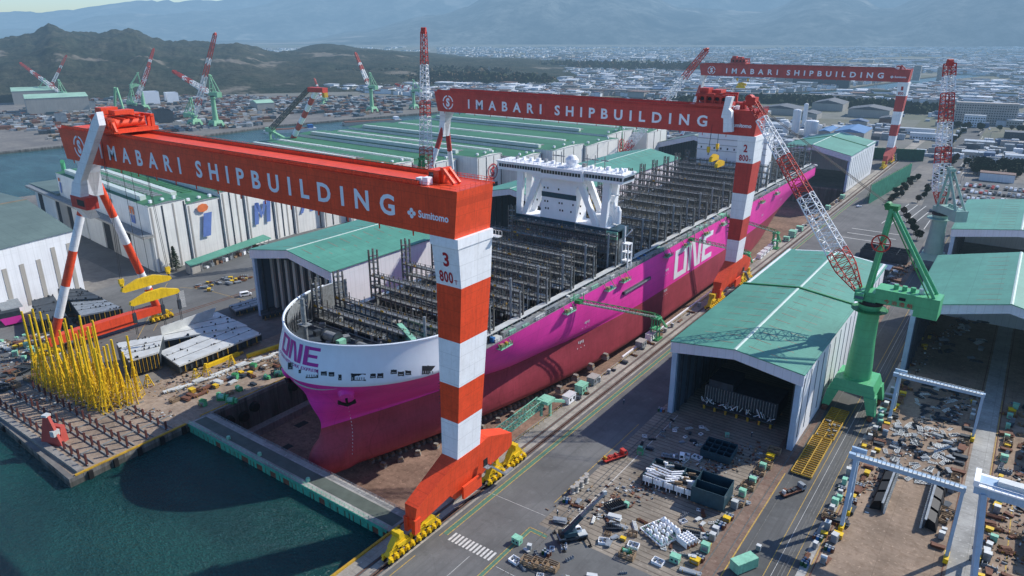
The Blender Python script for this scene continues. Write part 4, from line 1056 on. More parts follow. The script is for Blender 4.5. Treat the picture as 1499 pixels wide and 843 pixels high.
mb = MB(); mb.box(-200, YF-.2, 41.5, -143.5, YD, 45.8, 'bsteel')
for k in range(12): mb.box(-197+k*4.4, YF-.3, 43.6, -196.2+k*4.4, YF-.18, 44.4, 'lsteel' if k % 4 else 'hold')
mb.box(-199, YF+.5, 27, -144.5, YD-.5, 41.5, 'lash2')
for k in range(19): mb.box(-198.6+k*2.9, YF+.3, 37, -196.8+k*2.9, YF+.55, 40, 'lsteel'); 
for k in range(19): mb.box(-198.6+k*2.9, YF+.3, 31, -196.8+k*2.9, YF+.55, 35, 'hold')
mb.build('block_base', ac, SO)
mb = MB(); mb.lathe([(2.2, 71), (2.2, 72), (3, 73), (3, 74.5), (1.6, 76), (.1, 76.6)], -171, 284, 'cwhite'); 
for x in (-181, -178, -164, -160, -155): mb.bar((x, 286, 71), (x, 286, 77), .3, 'lash2'); mb.bar((x-1.8, 286, 75), (x+1.8, 286, 75), .5, 'lash2')
for k in range(28): mb.box(-208+k*2.43, YF-1.9, 71, -207.8+k*2.43, YF-1.7, 72.3, 'cwhite')
for z in (71.7, 72.3): mb.bar((-208, YF-1.8, z), (-141.4, YF-1.8, z), .12, 'cwhite')
for k in range(16): mb.cbox(-204+k*4.2, 287, 71, rs.uniform(.8, 2), 1.6, rs.uniform(.6, 1.8), rs.choice(['cwhite', 'steel', 'lash2', 'cwhite']))
mb.lathe([(1.2, 71), (1.2, 72.4), (.2, 73.4)], -145, 283, 'cwhite'); mb.build('radar_mast', ac, SO)
mb = MB(); 
for k in range(3): mb.lathe([(1.6, 47), (1.6, 57-k*2), (.6, 59-k*2)], -152.5+k*2.4, 287, 'cwhite', 10)
mb.box(-160, 284, 46, -150, 291, 50.5, 'cwhite'); mb.bar((-154, 286, 58), (-147, 286, 60.5), .6, 'cwhite'); mb.cbox(-151, 286, 57, 5, 3, 3, 'cwhite'); mb.build('vent_trunk', ac, SO)
# provision crane and ladder tower, casing aft
mb = MB()
for dx, dy in ((0, 0), (3, 0), (0, 3.4), (3, 3.4)): mb.bar((-142.6+dx, 283+dy, 27), (-142.6+dx, 283+dy, 39), .5, 'cwhite')
for z in (31, 35, 39): mb.box(-142.9, 282.7, z, -139.3, 286.7, z+.35, 'cwhite')
mb.bar((-142, 284, 39), (-142, 284, 47), .5, 'cwhite'); mb.bar((-142, 284, 42), (-138.6, 284, 46), .4, 'cwhite'); mb.box(-149, 279, 41.5, -143.5, 284, 45, 'mint')
mb.build('ladder_tower', ship, SO)
mb = MB(); mb.box(-196.5, 500, 27, -147.5, 514, 63.4, 'cwhite'); mb.box(-190, 502, 63.4, -160, 512, 67, 'cwhite')
for z in (50, 54, 58): mb.box(-197.2, 499.4, z, -146.8, 500.2, z+.25, 'steel')
for k in range(10): mb.box(-194+k*4.8, 499.9, 51, -193+k*4.8, 500.2, 52.4, 'glass')
for k in range(4): mb.tube((-186+k*6, 507, 67), (-186+k*6, 507, 72), 1.4, 'lash2', n=12)
mb.build('engine_casing', ship, SO)
# staging baskets slung along the deck edge, ladders, yellow containers of staging aft
for k, y in enumerate((187, 229, 262, 276, 322, 345, 372, 398, 425, 468, 500)):
    b = hb(y, 24); mb = MB(); x = XC+b
    mb.box(x+.2, y-3.5, 24.4, x+2.6, y+3.5, 24.7, 'mint'); 
    for yy in (-3.4, -1, 1, 3.4): mb.bar((x+2.5, y+yy, 24.6), (x+2.5, y+yy, 26), .12, 'greend')
    for z in (25.3, 26): mb.bar((x+2.5, y-3.5, z), (x+2.5, y+3.5, z), .12, 'greend')
    for yy in (-3.2, 3.2): mb.bar((x+2.4, y+yy, 24.4), (x-.6, y+yy, 28.6), .2, 'greend')
    mb.cbox(x+1.2, y-1.4, 24.7, 1.3, 1.6, 1.3, 'wood'); mb.cbox(x+1.3, y+1.4, 24.7, 1, 1, 1.1, ('yellowd', 'cwhite', 'bluec')[k % 3])
    mb.build('work_basket', org=(x, y, 24.4), label='green work basket hung over the magenta hull below the deck edge', cat='work basket', group='work baskets hung along the deck edge')
mb = MB()
for k in range(26):
    x = -203+(k % 13)*1.9; y = 330+(k//13)*2.2; mb.bar((x, y, 27.5), (x, y, 45), .28, 'yellow')
for z in (31, 35, 39, 43): mb.box(-203, 330, z, -180, 330.3, z+.35, 'yellow'); mb.box(-203, 332.2, z, -180, 332.5, z+.35, 'yellow')
mb.build('yellow_staging', ship, SO)
# keel blocks
kb0 = None; kn = 0
for row, off in enumerate((4., 13., 22)):
    for k in range(26):
        y = 146+k*5.2+row*6
        if hb(y, -14) < off-1: continue
        x = XC+off+(.6 if k % 3 == 0 else 0)
        if kb0 is None:
            mb = MB(); mb.box(-1.1, -.8, 0, 1.1, .8, 1.1, 'conc'); mb.box(-.9, -.7, 1.1, .9, .7, 1.7, 'wood'); mb.box(-.8, -.6, 1.7, .8, .6, 1.98, 'conc')
            kb0 = mb.build('keel_block', None, (0, 0, 0), label='pale concrete and timber keel block under the ship in the dock', cat='keel block', group='keel blocks under the hull'); o = kb0
        else: o = kb0.copy(); col.objects.link(o)
        o.location = (x, y, -16)
for k in range(9):
    for xx in (XC+hb(150+k*7, -12)+3.2,):
        o = kb0.copy(); col.objects.link(o); o.location = (xx, 150+k*7+rs.uniform(-1, 1), -16); o.rotation_euler.z = rs.uniform(0, 1)
        o['label'] = 'loose concrete keel block standing on the dock floor beside the hull'; o['group'] = 'spare keel blocks beside the hull'
for k in range(40):
    y = 150+k*2.5; o = kb0.copy(); col.objects.link(o); o.location = (XC+hb(y, -13)+.8+rs.uniform(-.3, .5), y, -16); o.scale = (.75, .8, .85 if k % 4 else 1.1)
    o['label'] = 'small pale keel block in the close row along the starboard bilge'; o['group'] = 'close row of keel blocks at the bilge'
for k in range(4):
    o = kb0.copy(); col.objects.link(o); o.location = (-138.5, 225+k*13, -10); o.scale = (1.3, 1.3, 1.4); o['label'] = 'side shoring block standing on the dock ledge'; o['group'] = 'shoring blocks on the dock ledge'
# dock gate (floating caisson)
gt = thing('dock_gate', 'green and rusty floating gate closing the dry dock, walkway along its top', 'dock gate', (-172, 116.5, 0))
mb = MB(); mb.box(-222, 112, -17, -122.8, 119.5, -.2, 'rust'); mb.build('hull', gt, (-172, 116.5, 0))
mb = MB(); rs = random.Random(9)
mb.hexa([(-221, 110.2, -4.5), (-124, 110.2, -4.5), (-124, 112, -5), (-221, 112, -5)], [(-221, 110.2, -.2), (-124, 110.2, -.2), (-124, 112, -.2), (-221, 112, -.2)], 'rust')
x = -221
while x < -126:
    w = rs.uniform(1.5, 3.4)
    if rs.random() < .86: mb.box(x, 110.05, -3.6 if rs.random() < .6 else -3., x+w-.5, 110.2, -.9, 'greeng')
    x += w
mb.box(-222, 110.0, -.9, -124, 110.25, .1, 'greeng')
mb.build('side_panel', gt, (-172, 116.5, 0))
mb = MB(); mb.box(-222, 110.2, -.2, -123, 119.0, .15, 'cpath'); mb.box(-221, 112.2, .15, -124, 116.6, .2, 'deckg'); mb.build('walkway', gt, (-172, 116.5, 0))
mb = MB()
for yy in (110.5, 118.7):
    for k in range(49): mb.bar((-221.5+k*2, yy, .1), (-221.5+k*2, yy, 1.2), .09, 'mint' if yy < 115 else 'steel')
    for z in (.7, 1.2): mb.bar((-221.5, yy, z), (-124, yy, z), .08, 'mint' if yy < 115 else 'steel')
mb.build('handrail', gt, (-172, 116.5, 0))
for x in (-201, -184, -160): 
    mb = MB(); mb.cbox(x, 112.4, .15, 1., 1., .8, 'mint'); mb.tube((x, 112.4, .9), (x, 112.4, 1.3), .6, 'mint', n=10); mb.build('capstan', gt, (-172, 116.5, 0))
gt.location.y += 2.5
# ------------------------------------------------------------------ assembly halls
def hall(name, label, x0, x1, y0_, y1, ze, zr, front=True, fz=4.2, doorx=None, roof='roof', step=None, wall='wall', dashes=True, pillars=True, strips=True, back=False):
    cx = (x0+x1)/2; t = thing(name, label, 'hall', (cx, y0_, 0)); org = (cx, y0_, 0)
    w = MB()
    for xa, xb in ((x0, x0+1.), (x1-1., x1)): w.box(xa, y0_+.3, 0, xb, y1, ze, wall)
    w.prism([(x0+1, 0), (x1-1, 0), (x1-1, ze-.3), (cx, zr-.3), (x0+1, ze-.3)], 'y', y1-1, y1, wall)
    if not front: w.prism([(x0+1, 0), (x1-1, 0), (x1-1, ze-.3), (cx, zr-.3), (x0+1, ze-.3)], 'y', y0_+.3, y0_+1, wall)
    else:
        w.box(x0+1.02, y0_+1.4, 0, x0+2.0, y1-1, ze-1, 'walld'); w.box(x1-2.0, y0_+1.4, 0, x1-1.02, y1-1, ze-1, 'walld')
        for k in range(int((y1-y0_)/7)): 
            for xa in (x0+2.0, x1-2.8): w.box(xa, y0_+3+k*7, 0, xa+.8, y0_+3.9+k*7, ze-1, 'dsteel')
        w.box(x0-.1, y0_, 0, x0+1.7, y0_+1.35, ze-fz, 'bluep'); w.box(x1-1.7, y0_, 0, x1+.1, y0_+1.35, ze-fz, 'bluep')
    w.build('wall', t, org)
    if front:
        f = MB(); f.prism([(x0-.6, ze-fz), (x0-.6, ze-.1), (cx, zr-.1), (x1+.6, ze-.1), (x1+.6, ze-fz), (cx, zr-fz+.6)], 'y', y0_-.5, y0_+.6, 'fascia'); f.build('fascia', t, org)
    r = MB()
    segs = [(y0_-.8, step, 0.), (step, y1+.5, -.5)] if step else [(y0_-.8, y1+.5, 0.)]
    for ya, yb, dz in segs:
        for sx, xe in ((-1, x0-.8), (1, x1+.8)):
            q = [(xe, ya, ze+dz), (cx, ya, zr+dz), (cx, yb, zr+dz), (xe, yb, ze+dz)]; lo = [(a, b, c-.35) for a, b, c in q]
            if sx > 0: q = q[::-1]; lo = lo[::-1]
            r.hexa([lo[i] for i in (0, 1, 2, 3)], q, roof)
    rf = r.build('roof', t, org)
    k = MB()
    for ya, yb, dz in segs: k.prism([(cx-.55, zr+dz-.05), (cx, zr+dz+.16), (cx+.55, zr+dz-.05)], 'y', ya, yb, 'ridge')
    if step:
        for sx, xe in ((-1, x0-.8), (1, x1+.8)):
            A = Vector((xe, step, ze+.1)); B = Vector((cx, step, zr+.1)); k.bar(A, B, .8, 'greend')
            k.bar(A+Vector((0, 1.2, -.1)), B+Vector((0, 1.2, -.1)), .5, roof)
    k.build('ridge_cap', rf, org)
    if dashes:
        d = MB(); ny = int((y1-y0_)/7.4)
        for j in range(ny):
            y = y0_+5+j*7.4
            for sx in (-1, 1):
                for a, b in ((.12, .36), (.46, .72)) if (x1-x0) > 30 else ((.2, .75),):
                    A = Vector((cx+sx*(x1-x0)/2*a, y, zr+(ze-zr)*a)); B = Vector((cx+sx*(x1-x0)/2*b, y, zr+(ze-zr)*b)); dz = -.5 if (step and y > step) else 0
                    d.hexa([A+Vector((0, -.1, dz)), B+Vector((0, -.1, dz)), B+Vector((0, .32, dz)), A+Vector((0, .32, dz))] if sx > 0 else [B+Vector((0, -.1, dz)), A+Vector((0, -.1, dz)), A+Vector((0, .32, dz)), B+Vector((0, .32, dz))], [p+Vector((0, 0, .07+dz)) for p in ([A+Vector((0, -.1, 0)), B+Vector((0, -.1, 0)), B+Vector((0, .32, 0)), A+Vector((0, .32, 0))] if sx > 0 else [B+Vector((0, -.1, 0)), A+Vector((0, -.1, 0)), A+Vector((0, .32, 0)), B+Vector((0, .32, 0))])], 'rdash')
        d.build('roof_light', rf, org)
    if strips:
        s = MB(); n = int((y1-y0_)/8.2)
        for j in range(n):
            y = y0_+4+j*8.2; s.box(x1, y, 3, x1+.07, y+1.0, ze-3.5, 'walld'); s.box(x0-.07, y, 3, x0, y+1.0, ze-3.5, 'walld')
        s.build('window_strip', t, org)
    return t
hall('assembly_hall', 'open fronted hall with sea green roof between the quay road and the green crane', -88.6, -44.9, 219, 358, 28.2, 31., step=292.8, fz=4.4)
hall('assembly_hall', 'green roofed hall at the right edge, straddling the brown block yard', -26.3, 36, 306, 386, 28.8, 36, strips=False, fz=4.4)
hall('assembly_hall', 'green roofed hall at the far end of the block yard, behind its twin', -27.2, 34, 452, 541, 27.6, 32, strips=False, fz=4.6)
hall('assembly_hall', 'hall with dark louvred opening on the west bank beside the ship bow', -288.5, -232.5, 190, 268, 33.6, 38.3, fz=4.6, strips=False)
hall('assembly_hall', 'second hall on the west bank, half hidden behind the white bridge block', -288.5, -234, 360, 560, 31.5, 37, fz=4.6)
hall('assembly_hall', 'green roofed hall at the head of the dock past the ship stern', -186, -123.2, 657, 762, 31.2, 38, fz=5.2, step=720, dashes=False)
hall('assembly_hall', 'dark fronted hall far behind the deck, beyond the west dock wall', -316, -236, 692, 800, 21.5, 32.5, fz=5.5, roof='roofo', dashes=False)
# louvres in the west bank hall opening
mb = MB()
for k in range(9): mb.box(-285+k*5.6, 197, 0, -283.2+k*5.6, 199, 29.4, 'walln'); mb.box(-283.2+k*5.6, 198.2, 0, -279.6+k*5.6, 198.6, 29.4, 'hold')
o = mb.build('door_louvre', org=(-260, 197, 0), label='tall dark slatted doors closing the mouth of the west bank hall', cat='doors')
# big hall complex with stepped bays
cx = thing('hall_complex', 'long stepped white hall complex with deep green roofs and large painted letters', 'hall complex', (-391, 197, 0)); CO = (-391, 197, 0)
bays = [(197, 220, -391, 38.4), (220, 243, -392.2, 35.2), (243, 260, -393.2, 38.2), (260, 281.5, -394, 35.0), (281.5, 297, -394.6, 38.), (297, 319, -395, 35.2), (319, 340, -392, 38.), (340, 362, -388, 35), (362, 396, -378, 37.6), (396, 436, -368, 35), (436, 468, -348, 37.4), (468, 500, -330, 35), (500, 551, -320, 37.4), (551, 612, -318, 35), (612, 664, -330, 37), (664, 712, -314, 34.6)]
w = MB(); r = MB(); sk = MB(); st = MB(); vt = MB(); rb = random.Random(4)
for i, (ya, yb, xr, z) in enumerate(bays):
    sl = 17. if i < 6 else 8.; xl = -541-(i > 5)*14-(i > 8)*18; xr2 = xr-(1.6 if i < 5 else 0)
    lo = [(xl, ya+sl, 0), (xr, ya, 0), (xr2, yb, 0), (xl, yb+sl, 0)]; hi = [(a, b, z) for a, b, c in lo]
    w.hexa(lo, hi, 'wallg')
    zr = z+1.1; ym = (ya+yb)/2
    r.face([(xl, ya+sl-.3, z+.03), (xr+.4, ya-.3, z+.03), (xr+.2, ym, zr), (xl, ym+sl, zr)], 'roofd'); r.face([(xl, ym+sl, zr), (xr+.2, ym, zr), (xr2+.4, yb-.2, z+.03), (xl, yb+sl-.2, z+.03)], 'roofd'); r.face([(xr+.4, ya-.3, z), (xr2+.4, yb-.2, z), (xr+.2, ym, zr)], 'wallg')
    r.face([(xl, yb+sl-.2, z), (xl, ya+sl-.3, z), (xl, ym+sl, zr)], 'wallg')
    # roof monitor
    dxl = (xl-xr)*.93; off = sl*.93; xs = xr-16-(i % 3)*9; f0 = (xr-xs)/(xr-xl)*sl
    yc = ya+4.6; h = 1.9; xe = xr+dxl; f1 = off
    sk.hexa([(xe, yc+f1-1.8, zr-.8), (xs, yc+f0-1.8, zr-.8), (xs, yc+f0+1.8, zr-.8), (xe, yc+f1+1.8, zr-.8)], [(xe, yc+f1-1.8, zr+h), (xs, yc+f0-1.8, zr+h), (xs, yc+f0+1.8, zr+h), (xe, yc+f1+1.8, zr+h)], 'sky_w')
    for k in range(22):
        t_ = (k+.5)/22; xx = xs+(xe-xs)*t_; yy = yc+9+f0+(f1-f0)*t_; vt.cbox(xx, yy, z+.2, 2.4, 6, 1.3, 'lash2' if i % 2 == 0 else 'roofd', -.08)
    for k in range(3): q = .2+.3*k; sk.cbox(xr-5, ya+(yb-ya)*q, z+.6, 1.6, 1.6, 1.6, 'cwhite')
    n = 3
    for k in range(n+1):
        yy = ya+1+(yb-ya-2.6)*k/n
        if i in (1, 3, 5) and 0 < k < n: continue
        st.box(xr-1.8, yy, .5, xr+.16-(yy-ya)/(yb-ya)*(1.6 if i < 5 else 0), yy+.9, z-1., 'dsteel' if k % 2 else 'walln')
    st.box(xr-2.2, ya-.12, z-.6, xr+.3, ya+.14, z+.4, 'lsteel')
w.build('wall', cx, CO); rf = r.build('roof', cx, CO); sk.build('skylight', rf, CO); vt.build('vent_row', rf, CO, kind='stuff'); st.build('window_strip', cx, CO)
# front wall: annex, canopy, doors, letters; front line runs from (-391,197) to (-541,214)
fx = lambda t, o=0.: (-391-150*t-o*.11, 197+17*t-o*.99)
mb = MB()
def fbox(mb, t0, t1, za, zb_, o0, o1, mt):
    a, b, c, d = fx(t0, o1), fx(t1, o1), fx(t1, o0), fx(t0, o0)
    mb.hexa([(*b, za), (*a, za), (*d, za), (*c, za)], [(*b, zb_), (*a, zb_), (*d, zb_), (*c, zb_)], mt)
fbox(mb, -.01, 1.38, 21.0, 22.2, .02, 6., 'walln'); fbox(mb, -.01, 1.38, 22.2, 22.6, .02, 6.2, 'lash2')
mb.build('canopy', cx, CO)
mb = MB()
for t0, t1, m_ in ((.02, .20, 'wallg'), (.27, .335, 'wallg'), (.345, .41, 'walln'), (.42, .49, 'hold'), (.495, .68, 'wallg'), (.70, .86, 'wallg'), (.92, 1.02, 'walln'), (.20, .27, 'hold'), (.86, .92, 'hold'), (1.02, 1.08, 'hold'), (1.08, 1.26, 'wallg'), (1.27, 1.34, 'hold')): fbox(mb, t0, t1, .1, 20.9, .05, .6+(m_ != 'hold')*.5, m_)
mb.build('door', cx, CO)
mb = MB(); a, b = fx(1.), fx(1.4)
mb.hexa([(*b, 0), (*a, 0), (a[0]+10, a[1]+130, 0), (b[0]+10, b[1]+130, 0)], [(*b, 22), (*a, 22), (a[0]+10, a[1]+130, 22), (b[0]+10, b[1]+130, 22)], 'wallg')
mb.hexa([(b[0]-2, b[1]-2, 22.6), (a[0], a[1]-2, 22.6), (a[0]+10, a[1]+130, 22.6), (b[0]+8, b[1]+130, 22.6)], [(b[0]-2, b[1]-2, 23), (a[0], a[1]-2, 24), (a[0]+10, a[1]+130, 24), (b[0]+8, b[1]+130, 23)], 'roofo')
mb.build('side_annex', cx, CO)
mb = MB(); a = fx(1.0, -2); mb.tube((a[0]-6, a[1]+6, 24), (a[0]-6, a[1]+6, 44), 1.4, 'green', n=12); mb.tube((a[0]-6, a[1]+6, 44), (a[0]-1, a[1]+4, 45), 1.4, 'green', n=12); mb.build('vent_pipe', cx, CO)
def slant(mb, quads, o, ux, uz, mt): 
    o = Vector(o); ux = Vector(ux); uz = Vector(uz)
    for q in quads: mb.face([o+ux*a+uz*b for a, b in q], mt)
LET = {'i': ([[(0, 0), (2.6, 0), (4, 7), (1.2, 7)]], [[(1.2+1.9*math.cos(k*.785), 8.7+1.3*math.sin(k*.785)) for k in range(8)]]),
 'M': ([[(0, 0), (2, 0), (3, 9), (1, 9)], [(6, 0), (8, 0), (9, 9), (7, 9)], [(1, 9), (3, 9), (4.6, 4), (3.8, 2)], [(7, 9), (4.9, 3), (4.2, 4.4), (5.4, 9)]], []),
 'A': ([[(0, 0), (1.6, 0), (4.4, 6), (3.4, 7)], [(5.6, 0), (8, 0), (7.6, 5.6), (5.6, 5.6)]], [[(3, 6.4), (4.6, 9), (6.8, 9), (7.4, 6.4)], [(2.2, 3.4), (7.2, 3.4), (7.2, 4.8), (2.9, 4.8)]]),
 'Z': ([[(0, 0), (7, 0), (7, 1.8), (0, 1.8)], [(0, 1.8), (2.4, 1.8), (7, 7), (5, 7)]], [[(.6, 7), (7.4, 7), (7.4, 9), (.6, 9)]]),
 'O': ([[(0, 0), (6, 0), (6, 2), (0, 2)], [(0, 2), (2, 2), (2, 4.6), (0, 4.6)], [(4, 2), (6, 2), (6, 4.6), (4, 4.6)]], [[(0, 5), (2, 5), (2, 8), (0, 8)], [(4, 5), (6, 5), (6, 8), (4, 8)], [(0, 7.6), (6, 7.6), (6, 9.4), (0, 9.4)]])}
mb = MB()
u = Vector((150, -17, 0)).normalized()
for ch, t, s_ in (('i', .975, 1.), ('M', .80, 1.), ('A', .585, 1.), ('Z', .40, 1.), ('O', .175, 1.)):
    a = fx(t, .4)
    for q, m_ in zip(LET[ch], ('ltr_blue', 'ltr_or')): slant(mb, q, (a[0], a[1], 25.2), u*s_, (0, 0, s_*1.05), m_)
for ch, y, x, s_ in (('i', 227.3, -391.8, 2.0), ('M', 264.4, -393.7, 1.55), ('A', 301., -394.6, 1.55)):
    for q, m_ in zip(LET[ch], ('ltr_blue', 'ltr_or')): slant(mb, q, (x+.35, y, 14 if ch == 'i' else 13.2), (-.05*s_, s_, 0), (0, 0, s_), m_)
mb.build('lettering', cx, CO)
mb = MB()
for (y, x, z) in ((455, -347.6, 24), (640, -329.6, 24)):
    disc_ring(mb, (x+.3, y, z), (0, 1, 0), (0, 0, 1), 5.4, 6.4, 'ltr_red'); put_text(mb, 'S', (x+.35, y-2.2, z-4), (0, 1, 0), (0, 0, 1), 4.4, 8, 'ltr_red', .05)
    mb.box(x-.2, y-6, 0, x+.4, y+6, 15, 'hold')
mb.build('emblem', cx, CO)
# western edge hall with beige strips, low shed, small objects
t = thing('workshop', 'grey green roofed workshop with beige striped wall at the left edge', 'workshop', (-386, 113, 0)); O_ = (-386, 113, 0)
mb = MB(); P = [(-545, 96), (-383, 113), (-391, 157), (-552, 139)]
P = [(-545, 92), (-377.5, 92), (-390.8, 156.6), (-552, 172)]
mb.hexa([(a, b, 0) for a, b in P], [(a, b, 33.5) for a, b in P], 'wall'); mb.build('wall', t, O_)
mb = MB(); mb.face([(-377, 91.5, 33.6), (-390.2, 157.2, 33.6), (-457, 163, 40), (-449, 91, 40)], 'roofo'); mb.face([(-449, 91, 40), (-457, 163, 40), (-552, 172.6, 33.6), (-545, 91, 33.6)], 'roofo'); mb.face([(-390.2, 157.1, 33.5), (-552, 172.5, 33.5), (-457, 163, 40)], 'wall'); mb.bar((-449, 91, 40.1), (-457, 163, 40.1), .7, 'rdash'); mb.build('roof', t, O_)
mb = MB()
for k in range(8):
    f = k/8.+.05; x = -377.5-13.3*f; y = 92+64.6*f; h = 24 if k < 6 else 28
    mb.hexa([(x, y, 3), (x+.2, y, 3), (x-.3, y+2.2, 3), (x-.6, y+2.2, 3)], [(x, y, h), (x+.2, y, h), (x-.3, y+2.2, h), (x-.6, y+2.2, h)], 'walln')
mb.build('wall_strip', t, O_)
t = thing('open_shed', 'long low green roofed open shed along the white hall wall', 'shed', (-372, 207, 0)); O_ = (-372, 207, 0)
mb = MB(); mb.hexa([(-378, 206, 6.2), (-371, 205, 5.2), (-383, 268, 5.2), (-391, 268, 6.2)], [(-378, 206, 6.6), (-371, 205, 5.6), (-383, 268, 5.6), (-391, 268, 6.6)], 'roof'); mb.build('roof', t, O_)
mb = MB()
for k in range(9): f = k/8; mb.bar((-372-11*f, 206+60*f, 0), (-372-11*f, 206+60*f, 5.3), .35, 'steel'); mb.bar((-377-11*f, 206+60*f, 0), (-377-11*f, 206+60*f, 6), .35, 'steel')
mb.hexa([(-378, 206, 0), (-372, 205.4, 0), (-374, 214, 0), (-380, 214, 0)], [(-378, 206, 6), (-372, 205.4, 5), (-374, 214, 5), (-380, 214, 6)], 'walln'); mb.build('frame', t, O_)
mb = MB(); 
for k in range(14): mb.cbox(-377-k*.75, 218+k*3.6, .05, 3, 2, 1+(k % 3), ('cwhite', 'steel', 'wood', 'rust')[k % 4], .2)
mb.build('stored_goods', t, O_)

# ------------------------------------------------------------------ jib cranes
def band(cols): return lambda t: cols[min(len(cols)-1, int(t*len(cols)))]
def jibcrane(label, base, hcol, tip, foot=None, aback=(12, 0), atop=30, body='green', dk='greend', boom=None, r0=4.2, rz=None, w0=5.5, w1=2.2, seg=30, house=True, portal=True, kanji=False, hs=1., lat=.2, group=None, hook=True):
    bx, by = base; t = thing('jib_crane', label, 'jib crane', (bx, by, 0), group=group); O = (bx, by, 0)
    tipv = Vector(tip); d = Vector((tip[0]-bx, tip[1]-by, 0)); d.normalize(); n = Vector((-d.y, d.x, 0)); B = Vector((bx, by, 0))
    if portal:
        mb = MB(); q = 7.6*hs
        for sx in (-1, 1):
            for sy in (-1, 1):
                mb.hexa([(bx+sx*q-1.3*hs, by+sy*q-1.6*hs, 1.8), (bx+sx*q+1.3*hs, by+sy*q-1.6*hs, 1.8), (bx+sx*q+1.3*hs, by+sy*q+1.6*hs, 1.8), (bx+sx*q-1.3*hs, by+sy*q+1.6*hs, 1.8)], [(bx+sx*q*.8-1.9*hs, by+sy*q*.8-2.2*hs, 8*hs), (bx+sx*q*.8+1.9*hs, by+sy*q*.8-2.2*hs, 8*hs), (bx+sx*q*.8+1.9*hs, by+sy*q*.8+2.2*hs, 8*hs), (bx+sx*q*.8-1.9*hs, by+sy*q*.8+2.2*hs, 8*hs)], body)
        mb.hexa([(bx-q, by-q, 8*hs), (bx+q, by-q, 8*hs), (bx+q, by+q, 8*hs), (bx-q, by+q, 8*hs)], [(bx-q*.85, by-q*.85, 12.*hs), (bx+q*.85, by-q*.85, 12.*hs), (bx+q*.85, by+q*.85, 12.*hs), (bx-q*.85, by+q*.85, 12.*hs)], body); mb.build('portal', t, O)
        mb = MB()
        for sx in (-1, 1):
            for sy in (-1, 1):
                mb.cbox(bx+sx*q, by+sy*q, .5, 1.6*hs, 6*hs, 1.5, 'rust')
                for k in range(3): mb.tube((bx+sx*q-.5, by+sy*q-2*hs+k*2*hs, .6), (bx+sx*q+.5, by+sy*q-2*hs+k*2*hs, .6), .6, 'black', n=8)
        mb.build('bogie', t, O)
    mb = MB(); z0 = 11.8*hs if portal else 0
    mb.lathe([(r0*1.15, z0), (r0*1.1, z0+4), (r0*.92, z0+(hcol-z0)*.5), (r0*.86, hcol-3), (r0*.95, hcol-2.4), (r0*.95, hcol)], bx, by, body, 20); mb.build('column', t, O, smooth=True)
    mb = MB()
    for z in (hcol-3.6,):
        mb.lathe([(r0*.9, z), (r0*1.5, z), (r0*1.5, z+.25), (r0*.9, z+.25)], bx, by, dk, 18)
        for k in range(18): a = k*math.pi/9; mb.bar((bx+r0*1.48*math.cos(a), by+r0*1.48*math.sin(a), z), (bx+r0*1.48*math.cos(a), by+r0*1.48*math.sin(a), z+1.3), .1, dk)
    mb.lathe([(r0*1.02, hcol-1.4), (r0*1.05, hcol-.6), (r0*1.02, hcol)], bx, by, 'black', 18); mb.build('walkway', t, O)
    if house:
        mb = MB(); L = 21*hs; Wd = 7.4*hs; H = 7.6*hs
        def hx_(a0, a1, w_, z0, z1, mt='x'):
            c = [B-d*a0-n*w_/2, B-d*a1-n*w_/2, B-d*a1+n*w_/2, B-d*a0+n*w_/2]
            mb.hexa([(p.x, p.y, z0) for p in c], [(p.x, p.y, z1) for p in c], body if mt == 'x' else mt)
        hx_(-5*hs, 2*hs, Wd*.9, hcol, hcol+3.5*hs); hx_(1.5*hs, L*.66, Wd, hcol+.5, hcol+H*.72); hx_(L*.66, L, Wd*1.05, hcol-1.6*hs, hcol+H*.72)
        for k in range(4): p = B-d*(7+k*2.6)*hs; mb.tube(p+Vector((0, 0, hcol+H*.72)), p+Vector((0, 0, hcol+H*.72+1.6)), .8*hs, 'lsteel' if k == 3 else body, n=10)
        ho = mb.build('machinery_house', t, O)
        if kanji:
            mb = MB(); sgn = 1
            o_ = B-d*5.2-n*(Wd/2+.08)*(1); 
            ux = -d
            # the side facing the quay road reads left to right away from the jib
            side = -n if (-n).y < 0 else n
            o_ = B-d*4.6+side*(Wd/2+.1)
            put_text(mb, '今 治 造 船', (o_.x, o_.y, hcol+.9), (ux.x, ux.y, 0), (0, 0, 1), 8.8, 1.5, 'ltr_red', .01)
            mb.build('lettering', ho, O)
            mb = MB(); w_ = B-d*9.+side*(Wd/2+.06); mb.hexa([w_+Vector((0, 0, hcol+2.9)), w_-d*2+Vector((0, 0, hcol+2.9)), w_-d*2+side*.08+Vector((0, 0, hcol+2.9)), w_+side*.08+Vector((0, 0, hcol+2.9))], [w_+Vector((0, 0, hcol+4)), w_-d*2+Vector((0, 0, hcol+4)), w_-d*2+side*.08+Vector((0, 0, hcol+4)), w_+side*.08+Vector((0, 0, hcol+4))], 'black'); mb.build('window', ho, O)
            mb = MB()
            cb = B+d*3.+side*4.4
            mb.cbox(cb.x, cb.y, hcol+.2, 2.6, 2.6, 3., body); mb.cbox(cb.x, cb.y, hcol+1.2, 2.7, 2.7, 1.1, 'glassb'); mb.build('operator_cab', t, O)
    # A-frame
    mb = MB(); top = B-d*1.5*hs+Vector((0, 0, hcol+atop)); w_ = 2.8*hs; rr = .62*hs
    for s_ in (-1, 1):
        f1 = B+d*1.5*hs+n*w_*s_+Vector((0, 0, hcol+2)); f2 = B-d*(19 if house else 12)*hs+n*w_*s_+Vector((0, 0, hcol+5.4*hs)); tp = top+n*w_*.5*s_
        mb.tube(f1, tp, rr*1.25, body, n=8); mb.tube(tp, f2, rr*.9, body, n=8)
        mb.tube(tp+d*1.2, f2+d*1.6, rr*.35, dk, n=6)
